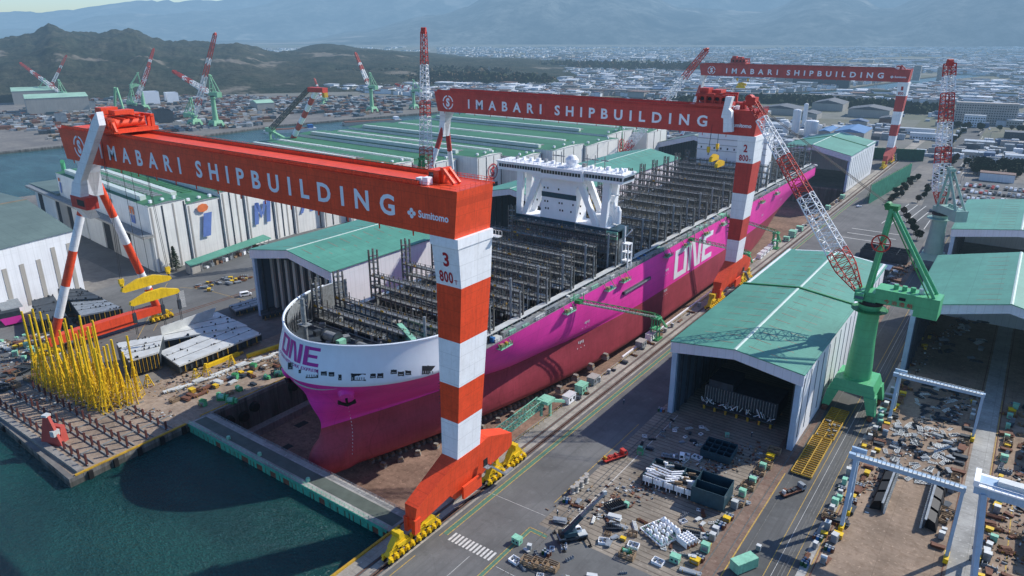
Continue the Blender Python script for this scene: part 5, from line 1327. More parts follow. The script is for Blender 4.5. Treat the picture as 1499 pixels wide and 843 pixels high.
    for k in (.3, .6, .85):
        a = B+d*1.5*hs+Vector((0, 0, hcol+2)); c = a.lerp(top, k); mb.bar(c-n*w_*(1-k*.5), c+n*w_*(1-k*.5), rr, body)
    mb.cbox(top.x, top.y, top.z-.6, 4*hs, 4*hs, 1.6*hs, dk, math.atan2(d.y, d.x)); mb.tube(top+d*1.5+n*1.5+Vector((0, 0, .8)), top+d*1.5-n*1.5+Vector((0, 0, .8)), 1.0*hs, dk, n=12)
    if kanji:
        c = (B+d*1.5+Vector((0, 0, hcol+2))).lerp(top, .62)+(-d)*0
        e1 = Vector((d.x, d.y, 0)); cc = c+Vector((0, -3.4, 0))
        disc_ring(mb, cc, (1, 0, 0), (0, 0, 1), 2.6, 3.1, 'red', n=20); 
        for k in range(3): a = k*math.pi/3; mb.bar(cc-Vector((math.cos(a), 0, math.sin(a)))*2.6, cc+Vector((math.cos(a), 0, math.sin(a)))*2.6, .3, 'red')
    mb.build('a_frame', t, O)
    # boom
    ft = Vector(foot) if foot else B+d*4.4*hs+Vector((0, 0, hcol+2.4))
    mb = MB(); boom = boom or ['red', 'red', 'white', 'white', 'red', 'red', 'white', 'white', 'red', 'red', 'red']
    mb.lattice(ft, tipv, w0, w1, seg, band(boom), lat, None, True)
    dd = (tipv-ft).normalized()
    mb.cbox(tipv.x, tipv.y, tipv.z-1.2, 3.4*hs, 3.4*hs, 2.8*hs, 'red', math.atan2(d.y, d.x)); mb.tube(tipv+n*1.4+dd*1.4, tipv-n*1.4+dd*1.4, 1.3*hs, 'red', n=12)
    bo = mb.build('boom', t, O)
    mb = MB()
    for s_ in (-1.2, -.5, .5, 1.2): mb.tube(top+n*s_, tipv+n*s_, .07, 'rope', n=3, caps=False)
    if hook:
        hp = tipv+dd*1.5; zz = max(14, tipv.z-22)
        for s_ in (-.6, .6): mb.tube(hp+n*s_, Vector((hp.x, hp.y, zz))+n*s_, .06, 'rope', n=3, caps=False)
        mb.cbox(hp.x, hp.y, zz-3, 1.6, 1.2, 3, 'yellow'); mb.bar((hp.x, hp.y, zz-4.6), (hp.x, hp.y, zz-3), .4, 'black')
    mb.build('hoist_rope', t, O)
    return t
# the green crane beside the assembly hall: boom root in two legs
JW = ['red', 'white', 'white', 'white', 'red', 'red', 'white', 'white', 'red']
jibcrane('large bright green jib crane standing at the side of the assembly hall', (-35.6, 264), 41.5, (-85.5, 266, 106), boom=['red', 'red', 'white', 'white', 'white', 'red', 'red', 'white', 'white', 'red'], w0=6.4, w1=2.8, seg=34, atop=33, kanji=True, r0=4.0, lat=.24, hook=False)
jibcrane('pale teal jib crane with its lattice jib raised almost upright behind the green one', (-35, 461), 34, (-46.5, 476, 113), foot=(-37, 463, 38), body='pgreen', dk='pgreen', boom=['red', 'white', 'white', 'red', 'white', 'white', 'red', 'red', 'white', 'red'], w0=6.4, w1=4.4, seg=34, atop=24, r0=4.4, lat=.34, hs=.85, hook=False)
jibcrane('tall lattice jib crane on the west bank raised behind the nearest girder', (-296, 318), 30, (-300, 328, 129.5), foot=(-299, 324, 34), body='greend', dk='greend', boom=['white', 'red', 'red', 'white', 'white', 'red', 'white', 'white', 'red', 'red'], w0=7.0, w1=2.6, seg=42, atop=28, hs=.8, lat=.27, hook=False)
jibcrane('lattice jib crane by the west dock wall near the stern', (-330, 640), 14, (-236, 602, 115), body='lgreen', dk='lgreen', boom=['red', 'white', 'white', 'red', 'red', 'white', 'white', 'red', 'red'], w0=7, w1=3.2, seg=34, atop=30, hs=.7, lat=.33, hook=False)
bd = ['white', 'red', 'white', 'white', 'red', 'white', 'red', 'red']
far_cr = [('pale green crane on the far quay, its striped jib crossing a taller one', (-943, 592), 45, (-1047, 600, 74), (.95,)), ('pale green crane on the far quay with jib pointing left, near the channel bend', (-915, 865), 40, (-953, 872, 94), (.85,)),
 ('pale green crane furthest left in the yard over the channel', (-1515, 638), 17, (-1671, 640, 69), (.9,)), ('pale green crane in the far yard with jib leaning right over ship blocks', (-1215, 620), 16, (-1148, 619, 76), (.9,)),
 ('crane in the far yard with jib raised nearly straight up', (-1262, 660), 40, (-1256, 690, 100), (.8,)), ('farthest left crane pair member with jib leaning right', (-1575, 640), 20, (-1560, 680, 84), (.8,)),
 ('tallest striped jib of the far yard rising past the green crane', (-985, 585), 14, (-917, 592, 125.6), (.9,)), ('small far crane standing among stacked steel beyond the channel', (-1080, 900), 10, (-1098, 900, 46), (.5,)), ('squat pale green crane at the far end of the opposite quay', (-897, 948), 30, (-925, 935, 42), (.7,))]
for lab, b, h, tip, (hs,) in far_cr:
    jibcrane(lab, b, h, tip, body='lgreen', dk='lgreen', boom=bd, w0=6.5*hs, w1=3.6*hs, seg=14, atop=28*hs, hs=hs, lat=.5, r0=3.6*hs, hook=False)
# striped column crane with a dark lattice strut at the near bank of the channel
t = thing('column_crane', 'striped column crane with dark lattice strut behind the green roofs', 'column crane', (-568, 436, 0)); O_ = (-568, 436, 0)
mb = MB(); A = Vector((-565, 430, 33)); Bv = Vector((-524, 430, 80))
for k in range(8): mb.tube(A.lerp(Bv, k/8), A.lerp(Bv, (k+1)/8), 2.6-.06*k, ('pinkred', 'white')[k % 2], n=10, caps=False)
mb.box(-532, 427, 79, -512, 433, 83, 'red'); mb.box(-514, 428, 75, -511, 432, 79, 'yellowd'); mb.build('jib', t, O_)
mb = MB(); mb.lattice((-597, 430, 40), (-534, 430, 81), 3.4, 2.4, 22, lambda q: 'lash', .45); mb.build('strut', t, O_)
mb = MB(); mb.bar((-597, 430, 40), (-560, 430, 30), 2.4, 'lgreen'); mb.bar((-597, 430, 0), (-597, 430, 42), 1.8, 'lgreen'); mb.bar((-590, 436, 0), (-592, 432, 40), 1.2, 'lgreen'); mb.box(-600, 427, 39, -592, 433, 43, 'lgreen'); mb.build('base', t, O_)
t = thing('sheerlegs', 'pale green tall double legged derrick on the opposite quay edge', 'derrick', (-968, 470, 0)); mb = MB()
mb.tube((-985, 470, 0), (-962, 470, 62), 1.5, 'lgreen', n=8); mb.tube((-940, 470, 0), (-958, 470, 62), 1.5, 'lgreen', n=8); mb.box(-990, 466, 0, -968, 475, 12, 'pgreen'); mb.build('leg_frame', t, (-968, 470, 0))

# gangways between quay and ship
def gangway(label, yq, ys, zs_, xs=-137, base=-121.0):
    t = thing('boarding_gangway', label, 'gangway', (base, yq, 0)); O = (base, yq, 0)
    mb = MB(); mb.lattice((base, yq, 11), (xs, ys, zs_), 1.9, 1.7, 26, lambda q: 'greend', .13); mb.bar((base, yq, 10.4), (xs, ys, zs_-.7), .7, 'lsteel'); mb.build('walkway', t, O)
    mb = MB()
    for dx, dy in ((-1.5, -1.5), (1.5, -1.5), (1.5, 1.5), (-1.5, 1.5)): mb.bar((base+dx, yq+dy, 0), (base+dx*.8, yq+dy*.8, 11), .5, 'green')
    mb.box(base-2, yq-2, 9.8, base+2, yq+2, 10.3, 'green'); mb.box(base-2, yq-2, 5, base+2, yq+2, 5.3, 'green'); mb.box(base-2.6, yq-2.6, 0, base+2.6, yq+2.6, .6, 'greend'); mb.build('tower', t, O)
    mb = MB(); mb.hexa([(base-.6, yq+2, 9.8), (base+.6, yq+2, 9.8), (base+.6, yq+12, 1), (base-.6, yq+12, 1)], [(base-.6, yq+2, 10.8), (base+.6, yq+2, 10.8), (base+.6, yq+12, 2), (base-.6, yq+12, 2)], 'green'); mb.build('stair', t, O)
    mb = MB(); mb.cbox(xs, ys, zs_-.8, 2.4, 3, 1.4, 'greend'); mb.bar((xs-1.2, ys-2, zs_), (xs-1.2, ys-2, zs_+3.5), .3, 'green'); mb.bar((xs+1, ys+2, zs_), (xs+1, ys+2, zs_+3), .3, 'green'); mb.build('landing', t, O)
gangway('green lattice gangway climbing to the ship side near the work sheds', 277, 236, 27)
gangway('green lattice gangway to the ship under the middle gantry leg', 452, 408, 27)
gangway('green lattice gangway landing beside the white hull lettering', 398, 351, 26.6, base=-121.5)
t = thing('folded_gangway', 'long mint green truss gangway lying along the dock edge', 'gangway', (-125, 178, 0)); O_ = (-125, 178, 0)
mb = MB(); mb.lattice((-127.5, 158, 1.6), (-124.6, 190, 5.6), 2.8, 2.8, 22, lambda q: 'mint', .20); mb.bar((-128.2, 158, .9), (-125.2, 190, 4.8), .4, 'mint'); mb.bar((-126.6, 158, .9), (-123.8, 190, 4.8), .4, 'mint'); mb.build('walkway', t, O_)
mb = MB(); mb.bar((-124.3, 190, 0), (-124.3, 190, 6.5), .8, 'mint'); mb.bar((-121.8, 192, 0), (-121.8, 192, 6.5), .8, 'mint'); mb.cbox(-123, 191, 5.8, 4.6, 5, 1.2, 'mint'); mb.hexa([(-123, 193, 5), (-121.6, 193, 5), (-120.6, 200, 2), (-122, 200, 2)], [(-123, 193, 6), (-121.6, 193, 6), (-120.6, 200, 3), (-122, 200, 3)], 'mint'); mb.build('tower', t, O_)
# ------------------------------------------------------------------ yard gantries at the right
def semi_gantry(label, y, zt, xl=-22.4, xr=2.6, mt='bluep', beam=1.5):
    t = thing('yard_gantry', label, 'yard gantry', ((xl+xr)/2, y, 0)); O = ((xl+xr)/2, y, 0)
    mb = MB(); mb.box(xl-1.8, y-1., zt-beam, xr+.6, y+.2, zt, mt); mb.box(xl-1.8, y+2.8, zt-beam, xl+2, y+3.6, zt, mt)
    for k in range(24): mb.box(xl+k*(xr-xl)/24, y-1.4, zt, xl+.2+k*(xr-xl)/24, y-1.3, zt+1., 'lsteel')
    mb.bar((xl, y-1.35, zt+1), (xr, y-1.35, zt+1), .1, 'lsteel'); mb.box(xl, y-1.6, zt-.1, xr, y-1., zt+.05, 'lsteel'); mb.build('girder', t, O)
    for sy, yy in ((-1, y-3.4), (1, y+5)):
        mb = MB(); mb.bar((xl, yy, 1.6), (xl, y-.4 if sy < 0 else y+3.2, zt-beam), .95, mt); mb.build('leg', t, O)
    mb = MB(); mb.bar((xl, y-.4, zt-beam), (xl, y+3.2, zt-beam), .8, mt); mb.bar((xl, y-2.3, 8), (xl, y+4.1, 8), .5, mt)
    mb.bar((xl, y-2.3, 8), (xl, y+3.6, 14), .4, mt); mb.build('brace', t, O)
    mb = MB(); mb.bar((xr, y-.4, 1.6), (xr, y-.4, zt-beam), .85, mt); mb.build('leg', t, O)
    mb = MB(); 
    for yy in (y-3.4, y+5): mb.cbox(xl, yy, .3, 1.2, 3, 1.3, 'yellow')
    mb.cbox(xr, y-.4, .3, 1.2, 4, 1.3, 'yellow'); mb.build('bogie', t, O)
    return t
semi_gantry('pale blue yard gantry over the dark panel racks in the block yard', 190, 22.6)
semi_gantry('pale blue yard gantry nearer the green roofed hall, over scattered steel parts', 262, 17.6, beam=1.3)
t = thing('yard_gantry', 'heavy blue gantry with white walkway cut by the right edge', 'yard gantry', (20, 187, 0)); O_ = (20, 187, 0)
mb = MB(); mb.box(4.6, 186, 25.5, 46, 190, 29, 'bluep'); mb.box(4.2, 184.6, 28.4, 46, 185.9, 28.8, 'cwhite'); mb.box(4.2, 190.1, 28.4, 46, 191.4, 28.8, 'cwhite'); mb.box(4.2, 184.6, 28.8, 5.4, 191.4, 30.0, 'cwhite')
for k in range(28): mb.bar((5.6+k*1.45, 184.7, 28.8), (5.6+k*1.45, 184.7, 29.9), .09, 'cwhite')
mb.bar((5.6, 184.7, 29.9), (46, 184.7, 29.9), .12, 'cwhite'); mb.box(9, 186.8, 29, 46, 189.2, 30.4, 'lsteel'); mb.build('girder', t, O_)
for yy in (184, 192): 
    mb = MB(); mb.bar((9.2, yy-3*(yy < 188)+3*(yy > 188), 1), (6.6, yy+2*(yy < 188)-2*(yy > 188), 26), 1.2, 'bluep'); mb.build('leg', t, O_)
mb = MB(); mb.bar((8.8, 182.5, 5), (8.8, 193.6, 5), .8, 'bluep'); mb.cbox(9.2, 181, .2, 1.4, 4, 1.6, 'yellow'); mb.cbox(9.2, 195, .2, 1.4, 4, 1.6, 'yellow'); mb.build('sill_beam', t, O_); t.scale = (1, 1, .93)

# ------------------------------------------------------------------ vehicles
def van_proto(bodym, label, name='parked_van', cat='van', L=4.9, W=1.9, H=2.0, van=True):
    t = thing(name, label, cat, (0, 0, 0))
    mb = MB(); s = [(-L/2, .35), (-L/2, 1.15), (-L/2+.15, H if van else 1.35), (L/2-1.5 if van else L/2-1.7, H if van else 1.4), (L/2-.55 if van else L/2-1.1, 1.15 if van else 1.0), (L/2-.02, .95), (L/2, .35)]
    mb.prism(s, 'y', -W/2, W/2, bodym)
    if not van: mb.prism([(-L/2+.7, 1.0), (-L/2+1.2, 1.45), (L/2-2.0, 1.45), (L/2-1.3, 1.0)], 'y', -W/2+.1, W/2-.1, bodym)
    b = mb.build('body', t)
    mb = MB(); top = H-.15 if van else 1.38
    for sy in (-1, 1): mb.box(-L/2+.4, sy*(W/2+.012)-.01, 1.15 if van else 1.05, L/2-1.65, sy*(W/2+.012)+.01, top, 'glass')
    mb.face([(L/2-1.46, -W/2+.12, H-.1), (L/2-.52, -W/2+.12, 1.2), (L/2-.52, W/2-.12, 1.2), (L/2-1.46, W/2-.12, H-.1)] if van else [(L/2-1.96, -W/2+.2, 1.42), (L/2-1.25, -W/2+.2, 1.03), (L/2-1.25, W/2-.2, 1.03), (L/2-1.96, W/2-.2, 1.42)], 'glass'); mb.build('window', t)
    for x in (-L/2+.95, L/2-.95):
        for sy in (-1, 1): mb = MB(); mb.tube((x, sy*(W/2-.2), .34), (x, sy*(W/2+.02), .34), .34, 'rubber', n=12); mb.build('wheel', t)
    for sy in (-1, 1): mb = MB(); mb.box(L/2-.02, sy*.7-.16, .7, L/2+.02, sy*.7+.16, .88, 'lsteel'); mb.build('headlight', t)
    return t
v1 = van_proto('cwhite', 'white van driving on the west yard road, nearer the white ship blocks'); v1.location = (*at(267, 507), .04); v1.rotation_euler.z = R(50); v1.scale = (1.25,)*3
dup(v1, (*at(360, 433), .04), R(70), 'white van parked beside the dark louvred hall on the west bank', 1.2)
carp = van_proto('cwhite', 'white car on the rear yard road past the green crane', 'parked_car', 'car', 4.3, 1.75, 1.45, False); carp.location = (*at(1257, 303), .04); carp.rotation_euler.z = R(60)
cmats = ['cwhite', 'steel', 'black', 'lsteel', 'bsteel', 'red', 'cwhite', 'dsteel']
cp = []
for m_ in cmats:
    mb = MB(); mb.prism([(-2.2, .3), (-2.2, 1.0), (-1.5, 1.05), (-1.1, 1.5), (.6, 1.5), (1.2, 1.0), (2.2, .9), (2.2, .3)], 'y', -.9, .9, m_); mb.prism([(-1.35, 1.06), (-1.1, 1.46), (.6, 1.46), (1.05, 1.06)], 'y', -.92, .92, 'glass'); mb.prism([(-1.1, 1.5), (-1.08, 1.54), (.58, 1.54), (.6, 1.5)], 'y', -.8, .8, m_)
    for x in (-1.35, 1.35): mb.tube((x, -.93, .33), (x, .93, .33), .33, 'rubber', n=8)
    cp.append(mb)
rc = random.Random(21); cars = []
protos = []
def small_car(x, y, rz, lab, grp):
    k = rc.randrange(len(cp))
    while len(protos) <= k: protos.append(None)
    if protos[k] is None: o = cp[k].build('parked_car'); protos[k] = o
    else: o = protos[k].copy(); col.objects.link(o)
    o.location = (x, y, .1); o.rotation_euler = (0, 0, rz); o.scale = (1.2,)*3; tag(o, lab, 'car', grp)
for row in range(11):
    for k in range(17):
        if rc.random() < .18: continue
        x = -42+k*3.3; y = 612+row*15+rc.uniform(-.5, .5)+(row % 2)*5.4-(row//2)*1.5
        small_car(x, y, R(90)+rc.uniform(-.05, .05), 'small parked car in the crowded lot behind the green screens', 'cars in the big parking lot')
for k in range(22):
    y = 590+k*rc.uniform(24, 34); small_car(-50-(y > 900)*8+rc.choice([-4, 3]), y, R(90), 'car driving on the wide road past the parking lot', 'cars on the wide road')
for k in range(22): small_car(-118+rc.uniform(0, 60), 900+rc.uniform(0, 60), rc.choice([0, R(90)]), 'car parked near the long white office blocks', 'cars by the white offices')

# mobile crane on the quay yard
mc = thing('mobile_crane', 'dark blue mobile crane with outriggers and raised telescopic boom', 'mobile crane', (*at(838, 790), .03), R(52))
mb = MB(); mb.box(-4.6, -1.35, .9, 4.4, 1.35, 1.7, 'dsteel'); mb.box(-4.6, -1.3, 1.7, -2.6, 1.3, 2.1, 'steel'); mb.box(1.6, -1.3, 1.7, 4.4, 1.3, 2.0, 'lsteel'); mb.build('chassis', mc)
for x in (-3.4, -1.8, 2.0, 3.4):
    for sy in (-1, 1): mb = MB(); mb.tube((x, sy*.9, .65), (x, sy*1.38, .65), .65, 'rubber', n=14); mb.build('wheel', mc)
for x in (-4.2, 4.0):
    for sy in (-1, 1): mb = MB(); mb.bar((x, sy*1.2, 1.0), (x, sy*4.4, 1.0), .35, 'black'); mb.bar((x, sy*4.3, .2), (x, sy*4.3, 1.1), .3, 'black'); mb.cbox(x, sy*4.3, 0, 1, 1, .2, 'black'); mb.build('outrigger', mc)
mb = MB(); mb.box(-3.2, -1.4, 2.1, 1.0, 1.3, 3.5, 'bsteel'); mb.box(-4.2, -1.3, 2.1, -3.2, 1.3, 3.6, 'black'); mb.build('upper_body', mc)
mb = MB(); mb.prism([(1., 2.), (1., 3.9), (2.4, 3.9), (3.1, 3.0), (3.1, 2.)], 'y', .3, 1.4, 'cwhite'); mb.prism([(1.3, 2.9), (1.3, 3.7), (2.3, 3.7), (2.9, 2.9)], 'y', .27, 1.43, 'glass'); mb.build('cab', mc)
mb = MB(); a = Vector((-2.6, -.3, 3.3)); b = Vector((9.4, -1.0, 15.5)); mb.bar(a, a.lerp(b, .42), 1.25, 'bsteel'); mb.bar(a.lerp(b, .4), a.lerp(b, .7), .95, 'lash2'); mb.bar(a.lerp(b, .68), b, .68, 'steel'); mb.cbox(b.x, b.y, b.z-.6, 1.0, .7, 1.2, 'lsteel'); mb.bar((-.2, -.3, 3), a.lerp(b, .3), .5, 'steel')
mc.scale = (.9,)*3; bo = mb.build('telescopic_boom', mc); mb = MB(); mb.tube(b, b-Vector((0, 0, 8)), .06, 'rope', n=4); mb.cbox(b.x, b.y, b.z-9, .5, .4, 1.1, 'black'); mb.build('hook', bo)
# small trucks / flatbeds
def truck(px, py, rz, label, deck='steel', cab='cwhite', L=7.5, load=None):
    t = thing('flatbed_truck', label, 'truck', (*at(px, py), .05), rz)
    mb = MB(); mb.box(-L/2, -1.1, .8, L/2-1.8, 1.1, 1.1, deck); mb.box(-L/2, -.4, .5, L/2, .4, .8, 'black'); mb.build('flatbed', t)
    mb = MB(); mb.prism([(L/2-1.75, .6), (L/2-1.75, 2.5), (L/2-.5, 2.5), (L/2, 1.5), (L/2, .6)], 'y', -1.05, 1.05, cab); c = mb.build('cab', t)
    mb = MB(); mb.face([(L/2-.48, -.9, 2.4), (L/2+.0, -.9, 1.55), (L/2+.0, .9, 1.55), (L/2-.48, .9, 2.4)], 'glass'); 
    for sy in (-1, 1): mb.box(L/2-1.5, sy*1.06-.01, 1.5, L/2-.6, sy*1.06+.01, 2.3, 'glass')
    mb.build('window', c)
    for x in (-L/2+1.2, L/2-1.1):
        for sy in (-1, 1): mb = MB(); mb.tube((x, sy*.7, .45), (x, sy*1.1, .45), .45, 'rubber', n=10); mb.build('wheel', t)
    if load:
        mb = MB(); r_ = random.Random(px)
        for k in range(6): mb.cbox(-L/2+.8+k*.8, r_.uniform(-.4, .4), 1.1, r_.uniform(.5, 1), r_.uniform(.6, 1.6), r_.uniform(.3, 1.1), r_.choice(load))
        mb.build('cargo', t)
    return t
truck(985, 672, R(20), 'small white truck among plates in front of the dark hall opening', load=['steel', 'cwhite'])
truck(1160, 722, R(62), 'long narrow transporter loaded with pipes on the road beside the yellow frames', 'rust', 'steel', 9, ['rust', 'dsteel', 'lsteel'])
truck(900, 672, R(66), 'red and yellow rail wagon train beside the quay road', 'red', 'red', 9, ['pinkred', 'red', 'yellowd'])

# ------------------------------------------------------------------ steelwork in the yards
def pxrect(px, py, z=0.): return at(px, py, z)
# yellow gridded rail transporters
for i, (y0_, y1_, lab) in enumerate(((206, 232, 'nearer yellow gridded platform frame lying on the hall road'), (232.6, 256, 'farther yellow gridded platform frame lying on the hall road, strewn with tackle'))):
    mb = MB(); x0, x1 = -41.4+i*.4, -35.4+i*.3
    for x in (x0, (x0+x1)/2, x1): mb.box(x-.15, y0_, .4, x+.15, y1_, 1.0, 'yellowd')
    n = int((y1_-y0_)/1.35)
    for k in range(n+1): y = y0_+(y1_-y0_)*k/n; mb.box(x0, y-.12, .5, x1, y+.12, .95, 'yellowd')
    mb.box(x0, y0_, .35, x1, y1_, .4, 'lash2'); r_ = random.Random(i)
    if i == 1:
        for k in range(16): mb.cbox(r_.uniform(x0+.5, x1-.5), r_.uniform(y0_, y0_+14), 1., r_.uniform(.3, 1.4), .4, .4, r_.choice(['dsteel', 'lash2', 'walln']), r_.uniform(0, 3))
    mb.build('platform_frame', org=((x0+x1)/2, y0_, 0), label=lab, cat='platform frame')
# open-top ship blocks
def cellblock(name, label, cx_, cy, w, d, h, nx, ny, mt, rot=0., z=.6, extra=None):
    t = thing(name, label, 'ship block', (cx_, cy, 0), rot)
    mb = MB()
    for i in range(nx+1): x = -w/2+w*i/nx; mb.box(x-.07, -d/2, z, x+.07, d/2, z+h*(1 if i in (0, nx) else .95), mt)
    for j in range(ny+1): y = -d/2+d*j/ny; mb.box(-w/2, y-.07, z, w/2, y+.07, z+h*(1 if j in (0, ny) else .93), mt)
    mb.box(-w/2, -d/2, z-.15, w/2, d/2, z, 'dsteel'); mb.build('plating', t)
    mb = MB(); r_ = random.Random(int(cx_*7))
    for k in range(int(nx*ny*3)):
        x = r_.uniform(-w/2+.3, w/2-.3); y = r_.choice([-d/2+d*j/ny+.2 for j in range(ny)]); mb.box(x, y, z+h*.3, x+.1, y+.35, z+h*.9, mt)
    for x in (-w/2+1, 0, w/2-1):
        for y in (-d/2+.6, d/2-.6): mb.cbox(x, y, 0, .7, .7, z, 'wood')
    mb.build('stiffener', t)
    if extra: extra(t)
    return t
cellblock('ship_block', 'dark blue egg crate ship block lying before the hall opening', -63.4, 202.5, 9.5, 9.0, 2.6, 4, 3, 'bsteel', R(4))
cellblock('ship_block', 'tall dark half of the ship block frame with deep open cells', -56.5, 178.5, 9.5, 9.5, 5.0, 1, 2, 'bsteel', R(3), .8)
t = thing('ship_block', 'white piped half of the ship block frame lying open on the grid floor', 'ship block', (-69, 180, 0), R(4)); mb = MB(); r_ = random.Random(8)
for x in (-8, -3, 2, 7): mb.box(x-.12, -5.5, 1.4, x+.12, 5.5, 3.0, 'bsteel')
for y in (-5.5, -2, 2, 5.5): mb.box(-8, y-.12, 1.2, 7, y+.12, 3.0, 'cwhite' if y < 0 else 'bsteel')
mb.box(-8, -5.5, .7, 7, 5.5, .9, 'hold'); mb.build('plating', t)
mb = MB()
for k in range(5): y = -4.4+k*1.4; mb.tube((-7.6, y, 3.2), (-1, y-.8, 3.2), .3, 'cwhite', n=6); mb.tube((-1, y-.8, 3.2), (2, y+1.6, 3.1), .3, 'cwhite', n=6)
for k in range(26): x = r_.uniform(-8, 6); y = r_.uniform(-5.3, 5); mb.cbox(x, y, 2.8, r_.uniform(.4, 3), r_.uniform(.3, .9), r_.uniform(.3, 1.2), r_.choice(['cwhite', 'lsteel', 'cwhite', 'wood', 'dsteel']), r_.uniform(0, .5))
for k in range(14): mb.bar((-8+k*1.1, -5.9, .3), (-8+k*1.1, -5.9, 3.4), .2, 'cwhite' if k % 3 else 'dsteel')
mb.build('pipework', t)
# block standing inside the hall
t = thing('ship_block', 'big grey ship block on supports deep inside the dark hall', 'ship block', (-67, 238, 0)); O_ = (-67, 238, 0); mb = MB(); r_ = random.Random(81)
mb.box(-80, 232, 2.4, -54, 245, 8.4, 'dsteel'); mb.box(-79, 231.8, 8.4, -70, 244, 11, 'dsteel'); mb.build('plating', t, O_)
mb = MB()
for k in range(26): mb.box(-80+k, 231.6, 2.6, -79.8+k, 232, 8.2, 'lash2')
for k in range(40): x = r_.uniform(-80, -55); mb.bar((x, r_.uniform(229, 232), 2.2), (x+r_.uniform(-2, 2), r_.uniform(229, 231.6), 2.2+r_.uniform(.4, 2.6)), .22, r_.choice(['cwhite', 'lsteel', 'steel']))
mb.box(-80, 228.6, 1.9, -54, 232, 2.3, 'dsteel')
for k in range(7): mb.cbox(-79+k*4, 229.4, 0, .7, .7, 1.9, 'yellowd'); mb.cbox(-79+k*4, 241, 0, 1, 1, 2.4, 'wood')
mb.build('staging', t, O_)
# white valve assembly block
t = thing('pipe_module', 'white framed module packed with rounded white valves and pipes', 'pipe module', (*at(968, 782), 0), R(-24)); mb = MB(); r_ = random.Random(31)
for x in (-4.2, 0, 4.2): mb.box(x-.15, -4, .6, x+.15, 4, .95, 'cwhite')
for y in (-4, -1.4, 1.4, 4): mb.box(-4.2, y-.15, .6, 4.2, y+.15, .95, 'cwhite')
for x in (-4, 0, 4):
    for y in (-3.8, 3.8): mb.cbox(x, y, 0, .5, .5, .6, 'dsteel')
mb.build('frame', t)
mb = MB()
for i in range(6):
    for j in range(5):
        if r_.random() < .15: continue
        x = -3.5+i*1.4+r_.uniform(-.2, .2); y = -3.2+j*1.6; h = r_.uniform(.7, 1.6); mb.lathe([(.5, .95), (.52, .95+h*.6), (.3, .95+h), (.05, 1.05+h)], x, y, 'cwhite', 10)
for k in range(5): mb.lathe([(.7, .95), (.75, 1.8), (.5, 2.6), (.06, 3.0)], -2.5+k*1.4, 3.1, 'cwhite', 12)
mb.build('valve', t)
mb = MB()
for k in range(12): mb.tube((-4, -3.6+k*.62, 1.1), (4.4, -3.6+k*.62, 1.1), .1, 'steel' if k % 3 else 'mint', n=6)
mb.build('pipe', t)
t = thing('pipe_module', 'smaller white pipe rack standing against the valve module', 'pipe module', (*at(1005, 795), 0), R(-24)); mb = MB()
for k in range(4): mb.box(-2, -2+k*1.2, .3, 2, -1.85+k*1.2, 2.2, 'cwhite')
for k in range(5): mb.tube((-1.6+k*.8, -2.2, 1.8), (-1.6+k*.8, 2.2, 1.8), .22, 'cwhite', n=8)
mb.build('frame', t)

# ---- generic yard equipment kinds (each kind one prototype with parts, copies placed one by one)
def kit(name, cat, fn): 
    t = thing(name, 'prototype', cat); fn(t); return t
def k_cab(bodym, topm=None, w=1.6, d=1.2, h=1.8):
    def f(t):
        mb = MB(); mb.cbox(0, 0, .15, w, d, h, bodym); mb.cbox(0, 0, h+.15, w+.15, d+.15, .12, topm or bodym); mb.build('cabinet', t)
        mb = MB(); mb.box(-w*.35, -d/2-.03, .5, w*.35, -d/2, h*.8, 'lash2' if bodym != 'lash2' else 'steel'); mb.cbox(0, 0, 0, w*.9, d*.9, .15, 'black'); mb.build('door', t)
    return f
def k_crate(t):
    mb = MB(); 
    for z in (0., .5, 1.): mb.box(-1.6, -1.1, z, 1.6, -1.02, z+.3, 'wood'); mb.box(-1.6, 1.02, z, 1.6, 1.1, z+.3, 'wood'); mb.box(-1.6, -1.1, z, -1.52, 1.1, z+.3, 'wood'); mb.box(1.52, -1.1, z, 1.6, 1.1, z+.3, 'wood')
    mb.box(-1.6, -1.1, .02, 1.6, 1.1, .1, 'wood'); mb.build('frame', t)
    mb = MB(); r_ = random.Random(3)
    for k in range(7): mb.cbox(r_.uniform(-1.1, 1.1), r_.uniform(-.7, .7), .1, .7, .5, r_.uniform(.3, .9), r_.choice(['steel', 'rust', 'dsteel', 'wood']), r_.uniform(0, 3))
    mb.build('contents', t)
def k_tray(t):
    mb = MB(); mb.box(-1.2, -.9, 0, 1.2, .9, .12, 'cwhite')
    for a, b, c, d in ((-1.2, -.9, 1.2, -.8), (-1.2, .8, 1.2, .9), (-1.2, -.9, -1.1, .9), (1.1, -.9, 1.2, .9)): mb.box(a, b, .12, c, d, .6, 'cwhite')
    mb.build('tray', t); mb = MB(); r_ = random.Random(5)
    for k in range(8): mb.cbox(r_.uniform(-.9, .9), r_.uniform(-.6, .6), .12, r_.uniform(.2, .8), .25, r_.uniform(.2, .5), r_.choice(['lash2', 'steel', 'dsteel']), r_.uniform(0, 3))
    mb.build('contents', t)
def k_plates(mt):
    def f(t):
        mb = MB(); r_ = random.Random(11)
        for k in range(6): mb.cbox(r_.uniform(-.2, .2), r_.uniform(-.2, .2), k*.14+.2, 3.4, 1.5, .1, mt, r_.uniform(-.15, .15))
        mb.build('plates', t); mb = MB(); mb.cbox(-1.2, 0, 0, .2, 1.6, .2, 'wood'); mb.cbox(1.2, 0, 0, .2, 1.6, .2, 'wood'); mb.build('sleeper', t)
    return f
